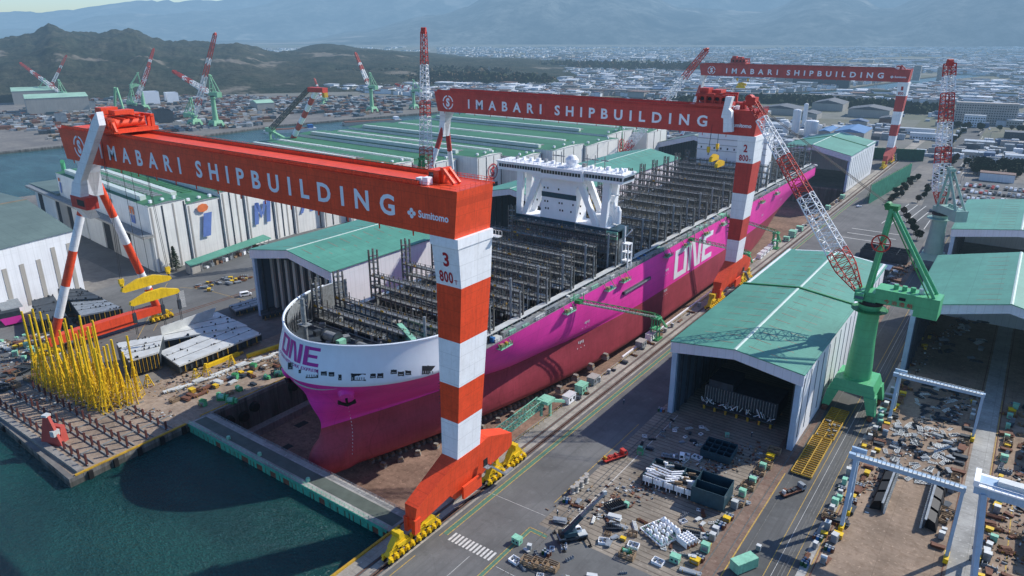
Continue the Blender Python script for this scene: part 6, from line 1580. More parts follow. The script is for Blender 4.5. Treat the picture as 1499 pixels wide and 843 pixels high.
def k_bundle(mt):
    def f(t):
        mb = MB(); r_ = random.Random(13)
        for k in range(9): mb.tube((-2.4, -.6+(k % 5)*.3, .3+(k//5)*.28), (2.4+r_.uniform(-.4, .4), -.6+(k % 5)*.3, .3+(k//5)*.28), .13, mt, n=6)
        mb.build('pipes', t); mb = MB()
        for x in (-1.6, 1.6): mb.box(x-.08, -.9, 0, x+.08, .9, .15, 'wood'); mb.box(x-.06, -.95, .1, x+.06, -.85, 1., 'yellowd'); mb.box(x-.06, .85, .1, x+.06, .95, 1., 'yellowd')
        mb.build('rack', t)
    return f
def k_part(mt):
    def f(t):
        mb = MB(); mb.box(-1.6, -.12, .1, 1.6, .12, .7, mt); mb.box(-1.6, -.5, .1, 1.6, .5, .2, mt)
        for x in (-1.4, -.5, .5, 1.4): mb.prism([(x-.05, .2), (x-.05, 1.1), (x+.05, 1.1), (x+.05, .2)], 'y', -.5, .5, mt)
        mb.build('bracket', t)
    return f
def k_truss(mt, w=.22):
    def f(t):
        mb = MB()
        for k in range(4): mb.bar((-2.4+k*1.2, -.8, .25), (-1.8+k*1.2, .8, .25), w, mt); mb.bar((-1.8+k*1.2, .8, .25), (-1.2+k*1.2, -.8, .25), w, mt)
        mb.bar((-2.4, -.8, .3), (2.4, -.8, .3), w, mt); mb.bar((-2.0, .8, .3), (2.0, .8, .3), w, mt); mb.build('frame', t)
    return f
def k_drums(t):
    mb = MB()
    for i in range(3):
        for j in range(2): mb.tube((i*.8-.8, j*.8-.4, 0), (i*.8-.8, j*.8-.4, 1.1), .36, ('dkgreen', 'bluec', 'rust')[i], n=10)
    mb.build('drum', t)
    mb = MB()
    for i in range(3):
        for j in range(2): mb.tube((i*.8-.8, j*.8-.4, 1.1), (i*.8-.8, j*.8-.4, 1.16), .30, 'steel', n=10)
    mb.build('lid', t)
def k_bollard(t):
    mb = MB(); mb.lathe([(.7, 0), (.7, .2), (.45, .35), (.42, 1.3), (.6, 1.5), (.6, 1.75)], 0, 0, 'walln', 12); mb.build('post', t)
def k_shed(wallm, roofm, w=4.6, d=2.6, h=2.6):
    def f(t):
        mb = MB(); mb.cbox(0, 0, .2, w, d, h, wallm); mb.build('wall', t); mb = MB(); mb.cbox(0, 0, h+.2, w+.3, d+.3, .16, roofm); mb.build('roof', t)
        mb = MB(); 
        for x in (-w*.25, w*.22): mb.box(x-.5, -d/2-.03, 1.1, x+.5, -d/2, 2.1, 'glass')
        mb.box(w/2, -.4, 1.2, w/2+.03, .4, 2., 'glass'); mb.build('window', t)
        mb = MB(); mb.box(w*.36-.3, -d/2-.04, .2, w*.36+.35, -d/2, 2.1, 'steel'); mb.build('door', t)
    return f
def k_tripod(t):
    mb = MB()
    for a in range(4): c, s_ = math.cos(a*1.57+.78), math.sin(a*1.57+.78); mb.bar((c*1.9, s_*1.9, 0), (c*.3, s_*.3, 4.6), .32, 'yellow')
    for z in (1.5, 3.): q = 1.9-z*.35; mb.bar((q*.7, q*.7, z), (-q*.7, q*.7, z), .2, 'yellow'); mb.bar((-q*.7, -q*.7, z), (q*.7, -q*.7, z), .2, 'yellow'); mb.bar((q*.7, q*.7, z), (q*.7, -q*.7, z), .2, 'yellow')
    mb.cbox(0, 0, 4.5, .9, .9, .3, 'yellow'); mb.build('frame', t)
def k_chair(t):
    mb = MB(); mb.box(-3, -2, .1, 3, 2, .3, 'dsteel'); 
    for k in range(9): mb.box(-3+k*.74, -2, .3, -2.9+k*.74, 2, 1.2, 'dsteel')
    mb.box(-3, -2, 1.2, 3, -1.6, 1.5, 'dsteel'); mb.box(-3, 1.6, 1.2, 3, 2, 1.5, 'dsteel'); mb.build('grating', t)
def k_winch(t):
    mb = MB(); mb.cbox(0, 0, 0, 2.4, 1.8, .5, 'greend'); mb.tube((-.9, 0, 1.1), (.9, 0, 1.1), .75, 'mint', n=12); mb.tube((-1.1, 0, 1.1), (-.9, 0, 1.1), 1., 'green', n=14); mb.tube((.9, 0, 1.1), (1.1, 0, 1.1), 1., 'green', n=14); mb.build('drum', t); mb = MB(); mb.cbox(1.6, 0, .2, .8, 1., 1.3, 'green'); mb.build('motor', t)
KK = dict(mintcab=('welding_cabinet', 'cabinet', k_cab('mint')), greencab=('power_cabinet', 'cabinet', k_cab('green', 'greend', 2.4, 1.5, 2.2)), greycab=('switch_cabinet', 'cabinet', k_cab('steel', 'lsteel', 1.4, 1.2, 2)), yelbox=('tool_box', 'tool box', k_cab('yellowd', 'yellow', 1.8, 1.3, 1.0)), crate=('timber_crate', 'crate', k_crate), tray=('parts_tray', 'tray', k_tray), plates=('plate_stack', 'plate stack', k_plates('steel')), dplates=('plate_stack', 'plate stack', k_plates('dsteel')), rplates=('plate_stack', 'plate stack', k_plates('rust')), lplates=('plate_stack', 'plate stack', k_plates('lsteel')), pipes=('pipe_bundle', 'pipe bundle', k_bundle('lsteel')), rpipes=('pipe_bundle', 'pipe bundle', k_bundle('rust')), part=('steel_bracket', 'bracket', k_part('steel')), dpart=('steel_bracket', 'bracket', k_part('dsteel')), truss=('steel_truss', 'truss', k_truss('lsteel')), dtruss=('steel_truss', 'truss', k_truss('dsteel', .3)), drums=('drum_pallet', 'drums', k_drums), boll=('mooring_bollard', 'bollard', k_bollard), shed=('site_hut', 'hut', k_shed('cwhite', 'lsteel')), gshed=('site_hut', 'hut', k_shed('steel', 'walln', 4, 3, 2.6)), mshed=('site_hut', 'hut', k_shed('mint', 'mint', 4, 3, 3)), tripod=('support_trestle', 'trestle', k_tripod), grating=('grating_frame', 'grating', k_chair), winch=('mooring_winch', 'winch', k_winch))
PR = {}
def put(kind, x, y, rz, label, group=None, s=1., z=.04):
    name, cat, fn = KK[kind]
    if kind not in PR:
        t = kit(name, cat, fn); PR[kind] = t; t.location = (x, y, z); t.rotation_euler = (0, 0, rz); t['label'] = label
    else: t = dup(PR[kind], (x, y, z), rz, label)
    if group: t['group'] = group
    elif 'group' in t: del t['group']
    t.scale = (s,)*3
    return t
rp = random.Random(77)
LABS = {'mintcab': 'mint green welding cabinet', 'greencab': 'green power cabinet', 'greycab': 'light grey switch cabinet', 'yelbox': 'worn yellow tool box', 'crate': 'open timber crate of scrap', 'tray': 'white steel tray of small fittings', 'plates': 'stack of grey steel plates', 'dplates': 'stack of dark steel plates', 'rplates': 'stack of rusty steel plates', 'lplates': 'stack of pale primed plates', 'pipes': 'bundle of pale pipes on a rack', 'rpipes': 'bundle of rusty pipes on a rack', 'part': 'grey welded steel bracket', 'dpart': 'dark welded steel bracket', 'truss': 'pale zigzag steel truss', 'dtruss': 'dark zigzag steel truss', 'drums': 'row of coloured drums', 'grating': 'dark steel grating frame', 'tripod': 'yellow four legged support trestle', 'winch': 'green drum winch', 'shed': 'small white site hut', 'gshed': 'small grey site hut', 'mshed': 'small mint green hut', 'boll': 'beige mooring bollard'}
def strip(kinds, x0, y0_, x1, y1, n, where, jit=.7, s=1., rz=None, key=''):
    for k in range(n):
        f = (k+rp.uniform(.1, .9))/n; kd = rp.choice(kinds); x = x0+(x1-x0)*f+rp.uniform(-jit, jit); y = y0_+(y1-y0_)*f+rp.uniform(-jit*.4, jit*.4)
        lab = LABS[kd]+' '+where; put(kd, x, y, rz if rz is not None else rp.choice([0, 1.57, .1, 1.4, 3.1]), lab, lab+' group', s*rp.uniform(.8, 1.25))
def field(kinds, x0, y0_, x1, y1, n, where, s=1., rz=None):
    for k in range(n):
        kd = rp.choice(kinds); lab = LABS[kd]+' '+where; put(kd, rp.uniform(x0, x1), rp.uniform(y0_, y1), rz if rz is not None else rp.uniform(0, 3.1), lab, lab+' group', s*rp.uniform(.7, 1.2))
# right edge of the grid floor
strip(['mintcab', 'greycab', 'greycab', 'yelbox', 'part', 'yelbox', 'crate', 'pipes', 'drums'], -49.8, 148, -49.2, 216, 22, 'along the rusty rail bed', .3, 1.05, 0)
strip(['mintcab', 'greycab', 'greycab', 'yelbox', 'crate', 'plates', 'drums', 'rpipes', 'part'], -26.4, 166, -24.8, 300, 42, 'on the left margin of the brown block yard', .8)
strip(['yelbox', 'rplates', 'crate', 'dplates', 'greycab', 'rpipes', 'drums'], -22.8, 166, -21.6, 300, 34, 'inside the left rail of the brown block yard', .5)
strip(['rplates', 'crate', 'yelbox', 'dplates', 'greycab'], .4, 190, .8, 300, 22, 'beside the pale concrete road in the block yard', .5)
strip(['yelbox', 'part', 'rplates', 'crate', 'mintcab', 'dplates', 'rpipes', 'greycab'], 11.2, 180, 12.6, 300, 44, 'along the left side of the east yard', .8)
field(['truss', 'dtruss', 'truss', 'plates', 'part', 'truss', 'dpart'], -20, 222, -.5, 262, 120, 'spread over the middle of the brown yard', .8)
field(['dtruss', 'truss', 'dplates', 'dtruss'], -18, 264, -3, 302, 60, 'in the shade beyond the second blue gantry', .75)
field(['dplates', 'rplates', 'rpipes', 'dtruss', 'crate'], 13, 184, 30, 300, 85, 'on the floor of the east yard', .8)
field(['dtruss', 'plates', 'truss', 'dplates'], -17, 330, 0, 450, 56, 'between the two far green roofed halls', 1.0)
field(['dplates', 'rplates', 'crate', 'rpipes', 'yelbox'], -27, 312, -19, 450, 30, 'beside the pale teal crane', 1.0)
# centre foreground
for kd, px, py, lab in (('tray', 884, 794, 'white parts tray nearest the mobile crane'), ('tray', 927, 800, 'white parts tray beside the orange lined box'), ('tray', 963, 824, 'white parts tray nearest the bottom of the grid floor'), ('tray', 754, 822, 'white parts tray beside the timber crates'), ('tray', 1003, 668, 'white parts tray in the hall shadow by the small truck'), ('tray', 1020, 671, 'second white parts tray in the hall shadow'),
 ('crate', 774, 826, 'dark timber crate, leftmost of the crate row at the bottom'), ('crate', 790, 829, 'middle timber crate of the row at the bottom edge'), ('crate', 806, 832, 'yellowish timber crate, rightmost of the bottom row'), ('mshed', 757, 795, 'mint roofed hut at the green painted corner'), ('greycab', 775, 805, 'grey cabinet behind the mint hut'), ('drums', 800, 812, 'drums beside the mint hut on the service yard'),
 ('mintcab', 917, 742, 'mint cabinet in the middle of the grid floor'), ('lplates', 900, 760, 'pale ladder like plates near the mint cabinet'), ('pipes', 905, 770, 'pale pipe bundle by the valve module'), ('yelbox', 912, 791, 'orange lined white box beside the valve module'), ('mshed', 988, 822, 'mint cabinet hut right of the lowest white tray'), ('greycab', 1015, 822, 'grey cabinet at the bottom of the grid floor'), ('pipes', 1010, 838, 'white pipe bundle at the bottom edge of the grid floor'),
 ('drums', 1040, 786, 'blue and green drums right of the valve module'), ('crate', 918, 815, 'flat timber platform with a small winch'), ('winch', 916, 810, 'small green winch on the timber platform'), ('grating', 1012, 782, 'dark grating frame beside the white valve module'), ('mintcab', 937, 660, 'mint cabinet near the front left hall corner'), ('drums', 968, 602, 'dark green drums at the left foot of the hall'), ('drums', 830, 735, 'green drums beside the bollards of the rail siding'), ('greencab', 937, 665, 'green machine beside the rail siding'), ('plates', 820, 765, 'pale plates on the rail siding'), ('rpipes', 845, 742, 'rusty pipes on the rail siding'), ('greycab', 1110, 806, 'small grey crate on the hall road'), ('mintcab', 1064, 640, 'mint cabinet in the hall shadow')):
    x, y = at(px, py); put(kd, x, y, rp.uniform(-.2, .5) if kd != 'crate' else .1, lab, None, 1.25 if kd in ('tray', 'crate') else (.6 if kd == 'mshed' and py < 830 else (1.1 if kd in ('mshed', 'drums', 'pipes', 'plates', 'lplates') else .8)))
for k in range(7):
    x, y = at(838+k*3.4, 722-k*3.2); lab = 'beige bollard standing in the cluster on the rail siding'; put('boll', x+.6*(k % 2), y, 0, lab, 'bollards on the rail siding', 1.3)
field(['plates', 'dpart', 'part', 'dplates', 'truss', 'tray'], -88, 190, -70, 217, 26, 'on the grid floor before the hall', .7)
field(['part', 'truss', 'tray', 'lplates', 'rpipes'], -62, 150, -50, 172, 30, 'on the sunlit grid floor', .7)
field(['lplates', 'pipes', 'part', 'tray'], -88, 112, -62, 138, 26, 'on the service yard', .8)
# quay huts by the dock
for kd, px, py, lab, s_ in (('shed', 833, 588, 'white hut with windows on the dock edge'), ('mshed', 851, 574, 'mint hut behind the white one on the dock edge'), ('gshed', 868, 561, 'grey hut third in the dock edge row'), ('shed', 938, 508, 'white hut with grey roof near the gangway foot'), ('gshed', 950, 500, 'second hut by the gangway foot')) and [(a, b, c, d, 1.1) for a, b, c, d in (('shed', 833, 588, 'white hut with windows on the dock edge'), ('mshed', 851, 574, 'mint hut behind the white one on the dock edge'), ('gshed', 868, 561, 'grey hut third in the dock edge row'), ('gshed', 938, 508, 'grey roofed hut near the gangway foot'), ('shed', 952, 497, 'white hut next to the gangway foot'))]:
    x, y = at(px, py); put(kd, x, y, R(90), lab, None, s_)
for k in range(6): x, y = at(1112+k*5, 378-k*4.4); lab = 'white roofed site hut in the row on the dock edge by the middle gantry foot'; put('shed', x, y, R(90), lab, 'row of huts by the middle gantry foot', 1.0)
strip(['greycab', 'rpipes', 'greycab', 'dplates', 'part'], -120.6, 205, -120.2, 330, 16, 'on the dock edge between rails and dock', .3, .8)
strip(['mshed', 'greycab', 'crate', 'rplates', 'drums'], -119.6, 470, -119.6, 640, 18, 'on the far dock edge', .5, 1.1)
# west bank and pier
strip(['greencab', 'grating', 'winch', 'dplates', 'rpipes', 'crate'], -229, 122, -228.5, 182, 12, 'on the west dock edge', 1.0, 1.0)
strip(['rpipes', 'rplates', 'yelbox', 'dplates', 'lplates', 'crate', 'plates'], -240, 118, -235, 184, 40, 'on the west bank among rails', 3., 1.1)
strip(['pipes', 'lplates', 'pipes'], -249, 120, -243, 180, 16, 'in the row below the white ship blocks', 1.0, 1.2, R(82))
for k, (px, py, lab) in enumerate(((218, 565, 'yellow trestle nearest the cluster of yellow poles'), (288, 556, 'yellow trestle in the middle of the west bank'), (303, 548, 'yellow trestle beside the green cabinets'), (340, 535, 'yellow trestle farthest along the west bank'))): x, y = at(px, py); put('tripod', x, y, .3*k, lab, None, 1.0)
for px, py, lab in ((298, 594, 'green cabinet standing alone by the dock gate'), (345, 555, 'green cabinet on the west bank, left of the pair'), (372, 540, 'green cabinet beside the yellow beams')): x, y = at(px, py); put('greencab', x, y, .3, lab, None, 1.)
for px, py, lab in ((325, 585, 'green mooring winch at the corner of the dry dock'), (338, 590, 'second green winch at the dock corner, nearer the edge'), (408, 550, 'green winch under the ship bow flare')): x, y = at(px, py); put('winch', x, y, .6, lab, None, 1.25)
field(['crate', 'rplates', 'plates', 'mintcab', 'pipes', 'yelbox', 'rpipes', 'lplates', 'part'], -352, 100, -318, 118, 70, 'in the jumbled yard left of the yellow poles', 1.15)
field(['crate', 'plates', 'rplates', 'dplates', 'grating', 'rpipes'], -318, 84, -302, 100, 22, 'on the pier behind the yellow poles', 1.1)
field(['part', 'plates', 'yelbox', 'rpipes'], -352, 196, -338, 222, 30, 'in the sunny square before the white hall', 1.1)
field(['dpart', 'rplates', 'dplates', 'part'], -370, 118, -340, 140, 40, 'around the dark ship sections by the workshop', 1.2)
for k, (px, py) in enumerate(((60, 640),)): pass
mb = MB(); mb.prism([(0, 0), (9, 0), (5.6, 11), (3.6, 11)], 'y', -.5, .5, 'pinkred'); mb.prism([(1, 0), (4, 0), (3.6, 6), (2, 6)], 'x', 0, 7, 'pinkred'); mb.box(3.6, -1., 10.8, 5.6, 1., 11.5, 'lsteel'); mb.box(6, -1.4, 4, 7.6, 1., 6, 'lsteel')
o = mb.build('rudder_block', label='dull pink triangular steel rudder section standing on the pier', cat='steel section'); o.location = (*at(62, 648), 0); o.rotation_euler.z = R(20)
# brown posts and rails of the pier jig
pp = None
for i, py_ in enumerate((79.5, 86, 92.5, 99, 106)):
    t = thing('jig_row', ('brown post row of the pier jig nearest the water', 'second brown post row of the pier jig', 'third brown post row of the pier jig', 'fourth brown post row of the pier jig', 'brown post row of the pier jig farthest from the water')[i], 'post row', (-262, py_, 0))
    mb = MB(); rr = random.Random(i)
    for k in range(15):
        x = -224-k*5.0
        if i > 2 and -304 < x < -246: continue
        mb.box(x-.3, py_-.3, 0, x+.3, py_+.3, 3.8+rr.uniform(-.8, .4), 'dbrown')
    mb.build('post', t, (-262, py_, 0)); mb = MB(); mb.box(-300, py_-.2, .06, -223, py_+.2, .45, 'lash2'); mb.box(-300, py_+1.6, .06, -223, py_+1.9, .4, 'lash2'); mb.build('rail', t, (-262, py_, 0))
for k in range(4): mb = MB(); x = -232-k*18; mb.box(x-.2, 78, .06, x+.2, 112, .4, 'lash2'); mb.build('cross_rail', org=(x, 78, 0), label='dark rail crossing the pier jig between the post rows', cat='rail', group='cross rails on the pier')
# cluster of yellow guide poles
yp = None; ry = random.Random(6)
def yellow_pole(t, H):
    mb = MB(); mb.tube((0, 0, 0), (0, 0, H), .44, 'yellow', r1=.38, n=8)
    for z in (6, 9, 12, 15): mb.tube((0, 0, z), (0, 0, z+.4), .62, 'yellow', n=8)
    mb.build('pole', t); mb = MB(); h = 12.
    for a in range(4):
        c, s_ = math.cos(a*1.57+.78), math.sin(a*1.57+.78); mb.bar((c*2.6, s_*2.6, 0), (c*.5, s_*.5, h), .22, 'yellow')
    for z in (.3, 3, 6, 9):
        q = 2.6-2.1*z/h; P = [(q*math.cos(a*1.57+.78), q*math.sin(a*1.57+.78), z) for a in range(4)]
        for a in range(4): mb.bar(P[a], P[(a+1) % 4], .14, 'yellow'); 
        q2 = 2.6-2.1*(z+3)/h; P2 = [(q2*math.cos(a*1.57+.78), q2*math.sin(a*1.57+.78), z+3) for a in range(4)]
        for a in range(4): mb.bar(P[a], P2[(a+1) % 4], .10, 'yellow')
    mb.build('lattice_foot', t)
ps = []
for H in (21., 25., 30.): t = thing('guide_pole', 'p', 'guide pole'); yellow_pole(t, H); ps.append(t)
idx = 0
for i in range(10):
    for j in range(3 if i % 2 else 4):
        x = -298.5+i*5.0+j*.9+ry.uniform(-.7, .7); y = 95.5+j*4.2+ry.uniform(-.8, .8)+i*.5; k = 2 if (i < 3 and j < 2) else ry.choice([0, 0, 1, 1, 2])
        lab = 'yellow guide pole with braced lattice foot in the dense cluster on the pier'
        if ps[k].get('used') is None: o = ps[k]; o['used'] = 1; o.location = (x, y, .05)
        else: o = dup(ps[k], (x, y, .05), ry.uniform(0, 1.5))
        o['label'] = lab; o['group'] = 'yellow guide poles on the pier'; o.rotation_euler.x = ry.uniform(-.02, .02); o.rotation_euler.y = ry.uniform(-.02, .02)
# white ship blocks on the west bank
def plateblock(label, pts, z0, z1, top='lsteel', side='dsteel', ribs=True, sections=3):
    cx_ = sum(p[0] for p in pts)/4; cy = sum(p[1] for p in pts)/4; t = thing('ship_block', label, 'ship block', (cx_, cy, 0)); O = (cx_, cy, 0)
    mb = MB(); mb.hexa([(*p, z1-.7) for p in pts], [(*p, z1) for p in pts], top); mb.build('deck_plate', t, O)
    mb = MB(); P = [Vector((*p, 0)) for p in pts]; n = 16
    for k in range(n+1):
        a = P[0].lerp(P[1], k/n); b = P[3].lerp(P[2], k/n); q = (b-a).normalized()*.0
        mb.hexa([a+Vector((0, 0, z0)), a+(P[1]-P[0]).normalized()*.25+Vector((0, 0, z0)), b+(P[1]-P[0]).normalized()*.25+Vector((0, 0, z0)), b+Vector((0, 0, z0))], [a+Vector((0, 0, z1-.7)), a+(P[1]-P[0]).normalized()*.25+Vector((0, 0, z1-.7)), b+(P[1]-P[0]).normalized()*.25+Vector((0, 0, z1-.7)), b+Vector((0, 0, z1-.7))], 'yellowd' if k % 2 else side)
    for k in range(4):
        a = P[0].lerp(P[3], (k+.15)/4); b = P[1].lerp(P[2], (k+.15)/4); d = (P[3]-P[0]).normalized()*.3
        mb.hexa([a+Vector((0, 0, z0)), b+Vector((0, 0, z0)), b+d+Vector((0, 0, z0)), a+d+Vector((0, 0, z0))], [a+Vector((0, 0, z1-.7)), b+Vector((0, 0, z1-.7)), b+d+Vector((0, 0, z1-.7)), a+d+Vector((0, 0, z1-.7))], side)
    mb.build('framing', t, O)
    mb = MB(); r_ = random.Random(int(abs(cx_)))
    for k in range(26):
        f, g_ = r_.random(), r_.choice([.02, .33, .5, .66, .98]); p = P[0].lerp(P[1], f).lerp(P[3].lerp(P[2], f), g_); mb.cbox(p.x, p.y, z1, r_.uniform(.2, .9), r_.uniform(.15, .5), r_.uniform(.2, .9), r_.choice(['black', 'dsteel', 'black']), r_.uniform(0, 3))
    for g_ in (.33, .66): a = P[0].lerp(P[3], g_); b = P[1].lerp(P[2], g_); mb.bar(a+Vector((0, 0, z1)), b+Vector((0, 0, z1)), .18, 'black')
    mb.build('lifting_lug', t, O)
    mb = MB()
    for f in (.08, .5, .92):
        for g_ in (.12, .88): p = P[0].lerp(P[1], f).lerp(P[3].lerp(P[2], f), g_); mb.cbox(p.x, p.y, 0, 1.6, 1.6, z0, 'wood')
    mb.build('support_block', t, O); return t
Z = 5.
def q4(*pp_): return [at(a, b, Z) for a, b in pp_]
plateblock('wide pale ship deck block nearest the dock on the west bank', q4((262, 535), (382, 488), (345, 470), (232, 515)), 1.4, Z)
plateblock('pale ship deck block behind the widest one on the west bank', q4((238, 500), (362, 478), (318, 458), (240, 478)), 1.8, Z+.6)
Z = 8.
plateblock('pale ship block with an upright plate, nearest the yellow poles', q4((188, 528), (232, 515), (238, 490), (170, 502)), 1.4, Z)
mb = MB(); Z = 9.; P = q4((235, 480), (305, 455), (300, 462), (240, 490)); a, b = P[0], P[1]
mb.hexa([(a[0], a[1], 4.5), (b[0], b[1], 4.5), (b[0], b[1]+1, 4.5), (a[0], a[1]+1, 4.5)], [(a[0], a[1], 9.5), (b[0], b[1], 9.5), (b[0], b[1]+4, 9.5), (a[0], a[1]+4, 9.5)], 'lsteel'); mb.build('side_plate_block', org=(a[0], a[1], 0), label='upright curved pale side plate standing behind the deck blocks', cat='steel plate')
Z = 3.
for pts, z1, m_, lab in (((( 345, 455), (425, 432), (412, 424), (335, 447)), 3.5, 'steel', 'dark grey ship section lying at the mouth of the louvred hall'), (((384, 462), (440, 448), (425, 436), (380, 452)), 3., 'dsteel', 'dark section half under the bow on the west bank')):
    Z = z1; plateblock(lab, q4(*pts), 1., z1, m_)
Z = 7
for pts, z1, m_, lab in ((((118, 462), (178, 450), (150, 437), (102, 440)), 6., 'steel', 'flat grey ship section with ribbed front beside the gantry leg'), (((50, 470), (98, 462), (78, 432), (46, 440)), 7., 'dsteel', 'dark rounded ship section in front of the workshop'), (((88, 440), (150, 436), (120, 422), (84, 424)), 7., 'dsteel', 'dark ship section beside the workshop corner')):
    Z = z1; plateblock(lab, q4(*pts), 1.2, z1, m_)
t = thing('ship_block', 'curved hull section with magenta lower strake at the left edge', 'ship block', (*at(20, 465), 0), R(-12)); mb = MB()
mb.hexa([(-14, -3, 1), (12, -5, 1), (12, 2, 1), (-14, 4, 1)], [(-14, -4.5, 4.5), (12, -6.5, 4.5), (12, 2, 4.5), (-14, 4, 4.5)], 'magenta'); mb.hexa([(-14, -4.5, 4.5), (12, -6.5, 4.5), (12, 2, 4.5), (-14, 4, 4.5)], [(-14, -5, 8), (12, -7, 7), (12, 2, 7), (-14, 4, 8)], 'dsteel'); mb.build('hull_plating', t); mb = MB()
for k in range(13): mb.box(-13+k*2, -5, 8, -12.8+k*2, 3.5, 9., 'lsteel')
mb.build('framing', t)
# long yellow beams
for k, (px0, py0, px1, py1, lab) in enumerate(((362, 524, 412, 508, 'long yellow beam lying on the west bank under the bow'), (300, 540, 350, 520, 'long yellow beam behind the green cabinets'))):
    a = Vector((*at(px0, py0), .8)); b = Vector((*at(px1, py1), .8)); mb = MB(); mb.bar(a, b, 1.5, 'yellow'); mb.bar(a+Vector((0, 2, 0)), b+Vector((0, 2, 0)), .8, 'yellowd'); mb.build('steel_beam', org=a, label=lab, cat='beam')
# panel racks in the block yard
def rack(label, x, y0_, y1, lean):
    t = thing('panel_rack', label, 'panel rack', (x, y0_, 0)); O = (x, y0_, 0)
    mb = MB(); mb.hexa([(x-.2, y0_, .3), (x+.2, y0_, .3), (x+.2, y1, .3), (x-.2, y1, .3)], [(x-.2+lean*.3, y0_, 3.2), (x+.2+lean*.3, y0_, 3.2), (x+.2+lean*.3, y1, 3.2), (x-.2+lean*.3, y1, 3.2)], 'dsteel')
    for k in range(int((y1-y0_)/1.0)): mb.box(x+(.25 if lean < 0 else -.75), y0_+k, .05, x+(.75 if lean < 0 else -.25), y0_+k+.15, 2.6, 'lsteel')
    mb.box(x-.3+lean*.3, y0_, 3.2, x+.3+lean*.3, y1, 3.4, 'steel'); mb.build('frame', t, O)
    n = int((y1-y0_)/6.5)
    for k in range(n):
        mb = MB(); y = y0_+1+k*6.5; s_ = 1 if lean > 0 else -1
        mb.hexa([(x+s_*.8, y, .2), (x+s_*3.4, y-.8, .2), (x+s_*3.4, y+4.4, .2), (x+s_*.8, y+5.2, .2)] if s_ > 0 else [(x-3.4, y-.8, .2), (x-.8, y, .2), (x-.8, y+5.2, .2), (x-3.4, y+4.4, .2)], [(x+s_*.6, y, 3.4), (x+s_*2.6, y-.8, 3.0), (x+s_*2.6, y+4.4, 3.0), (x+s_*.6, y+5.2, 3.4)] if s_ > 0 else [(x-2.6, y-.8, 3.0), (x-.6, y, 3.4), (x-.6, y+5.2, 3.4), (x-2.6, y+4.4, 3.0)], 'black'); mb.build('dark_panel', t, O)
rack('rack of black panels on the left side under the blue gantry', -14.6, 201, 228, -1); rack('rack of black panels on the right side under the blue gantry', -4.2, 200, 228, 1)
for i, (x, y, w_, d, h, m_, lab) in enumerate(((24, 262, 10, 14, 6, 'bsteel', 'blue grey steel block at the right edge, farther one'), (25, 208, 9, 16, 5, 'bsteel', 'blue grey steel block at the right edge under the heavy gantry'), (24, 236, 8, 8, 3, 'lash2', 'low dark block in the east yard'), (-10, 480, 24, 22, 4, 'dsteel', 'dark open section lying behind the far green hall'), (-60, 470, 26, 16, 5, 'dsteel', 'dark roofed rack beside the green crane top'))): cellblock('ship_block', lab, x, y, w_, d, h, 4, 3, m_)
hutr = thing('storage_shed', 'pair of long dark sheds with pale roofs behind the big assembly hall', 'shed', (-66, 420, 0)); O_ = (-66, 420, 0); mb = MB(); mb.box(-84, 404, 0, -56, 414, 5.4, 'dsteel'); mb.box(-84, 428, 0, -52, 436, 5.4, 'dsteel'); mb.build('wall', hutr, O_); mb = MB(); mb.box(-85, 403, 5.4, -55, 415, 5.8, 'lsteel'); mb.box(-85, 427, 5.4, -51, 437, 5.8, 'lsteel'); mb.build('roof', hutr, O_)
field(['dplates', 'rpipes', 'rplates', 'dpart', 'plates'], -56, 366, -46, 460, 40, 'in the strip behind the assembly hall', 1.2)
field(['dplates', 'rpipes', 'rplates', 'grating'], -90, 366, -60, 400, 30, 'behind the assembly hall gable', 1.2)
x, y = at(1088, 832); t = thing('cargo_container', 'mint green container at the bottom edge of the hall road', 'container', (x, y, .05), R(62)); mb = MB(); mb.box(-3.4, -1.5, .3, 3.4, 1.5, 3.2, 'mint'); mb.build('shell', t); mb = MB()
for k in range(14): mb.box(-3.3+k*.5, -1.56, .4, -3.1+k*.5, -1.5, 3.1, 'mint')
mb.box(3.4, -.03, .4, 3.5, .03, 3.1, 'steel'); mb.build('door', t)
# persons on the yard
def person(x, y, rz, label, top='bsteel', legm='dsteel'):
    t = thing('person', label, 'person', (x, y, .04), rz)
    me = bpy.data.meshes.new('body'); V_ = [(0, 0, .95), (0, 0, 1.2), (0, 0, 1.42), (0, 0, 1.52), (0, .01, 1.66), (.19, 0, 1.40), (.25, .02, 1.12), (.26, .12, .9), (-.19, 0, 1.40), (-.25, -.02, 1.12), (-.25, .06, .88), (.10, 0, .9), (.12, .06, .48), (.12, -.02, .07), (.12, .12, .04), (-.10, 0, .9), (-.13, -.1, .48), (-.14, -.18, .08), (-.14, -.04, .04)]
    E_ = [(0, 1), (1, 2), (2, 3), (3, 4), (2, 5), (5, 6), (6, 7), (2, 8), (8, 9), (9, 10), (0, 11), (11, 12), (12, 13), (13, 14), (0, 15), (15, 16), (16, 17), (17, 18)]
    rd = [.15, .15, .16, .06, .11, .07, .055, .045, .07, .055, .045, .10, .075, .05, .05, .10, .075, .05, .05]
    me.from_pydata(V_, E_, []); o = bpy.data.objects.new('body', me); col.objects.link(o); o.parent = t; me.materials.append(M[top])
    md = o.modifiers.new('skin', 'SKIN'); 
    for i, r_ in enumerate(rd): me.skin_vertices[0].data[i].radius = (r_, r_)
    me.skin_vertices[0].data[0].use_root = True; o.modifiers.new('sub', 'SUBSURF').levels = 1
    mb = MB(); mb.lathe([(.14, 1.66), (.15, 1.72), (.11, 1.80), (.02, 1.83)], 0, .01, 'cwhite', 12); mb.build('helmet', t); t.scale = (1.1,)*3
x, y = at(1056, 562); 
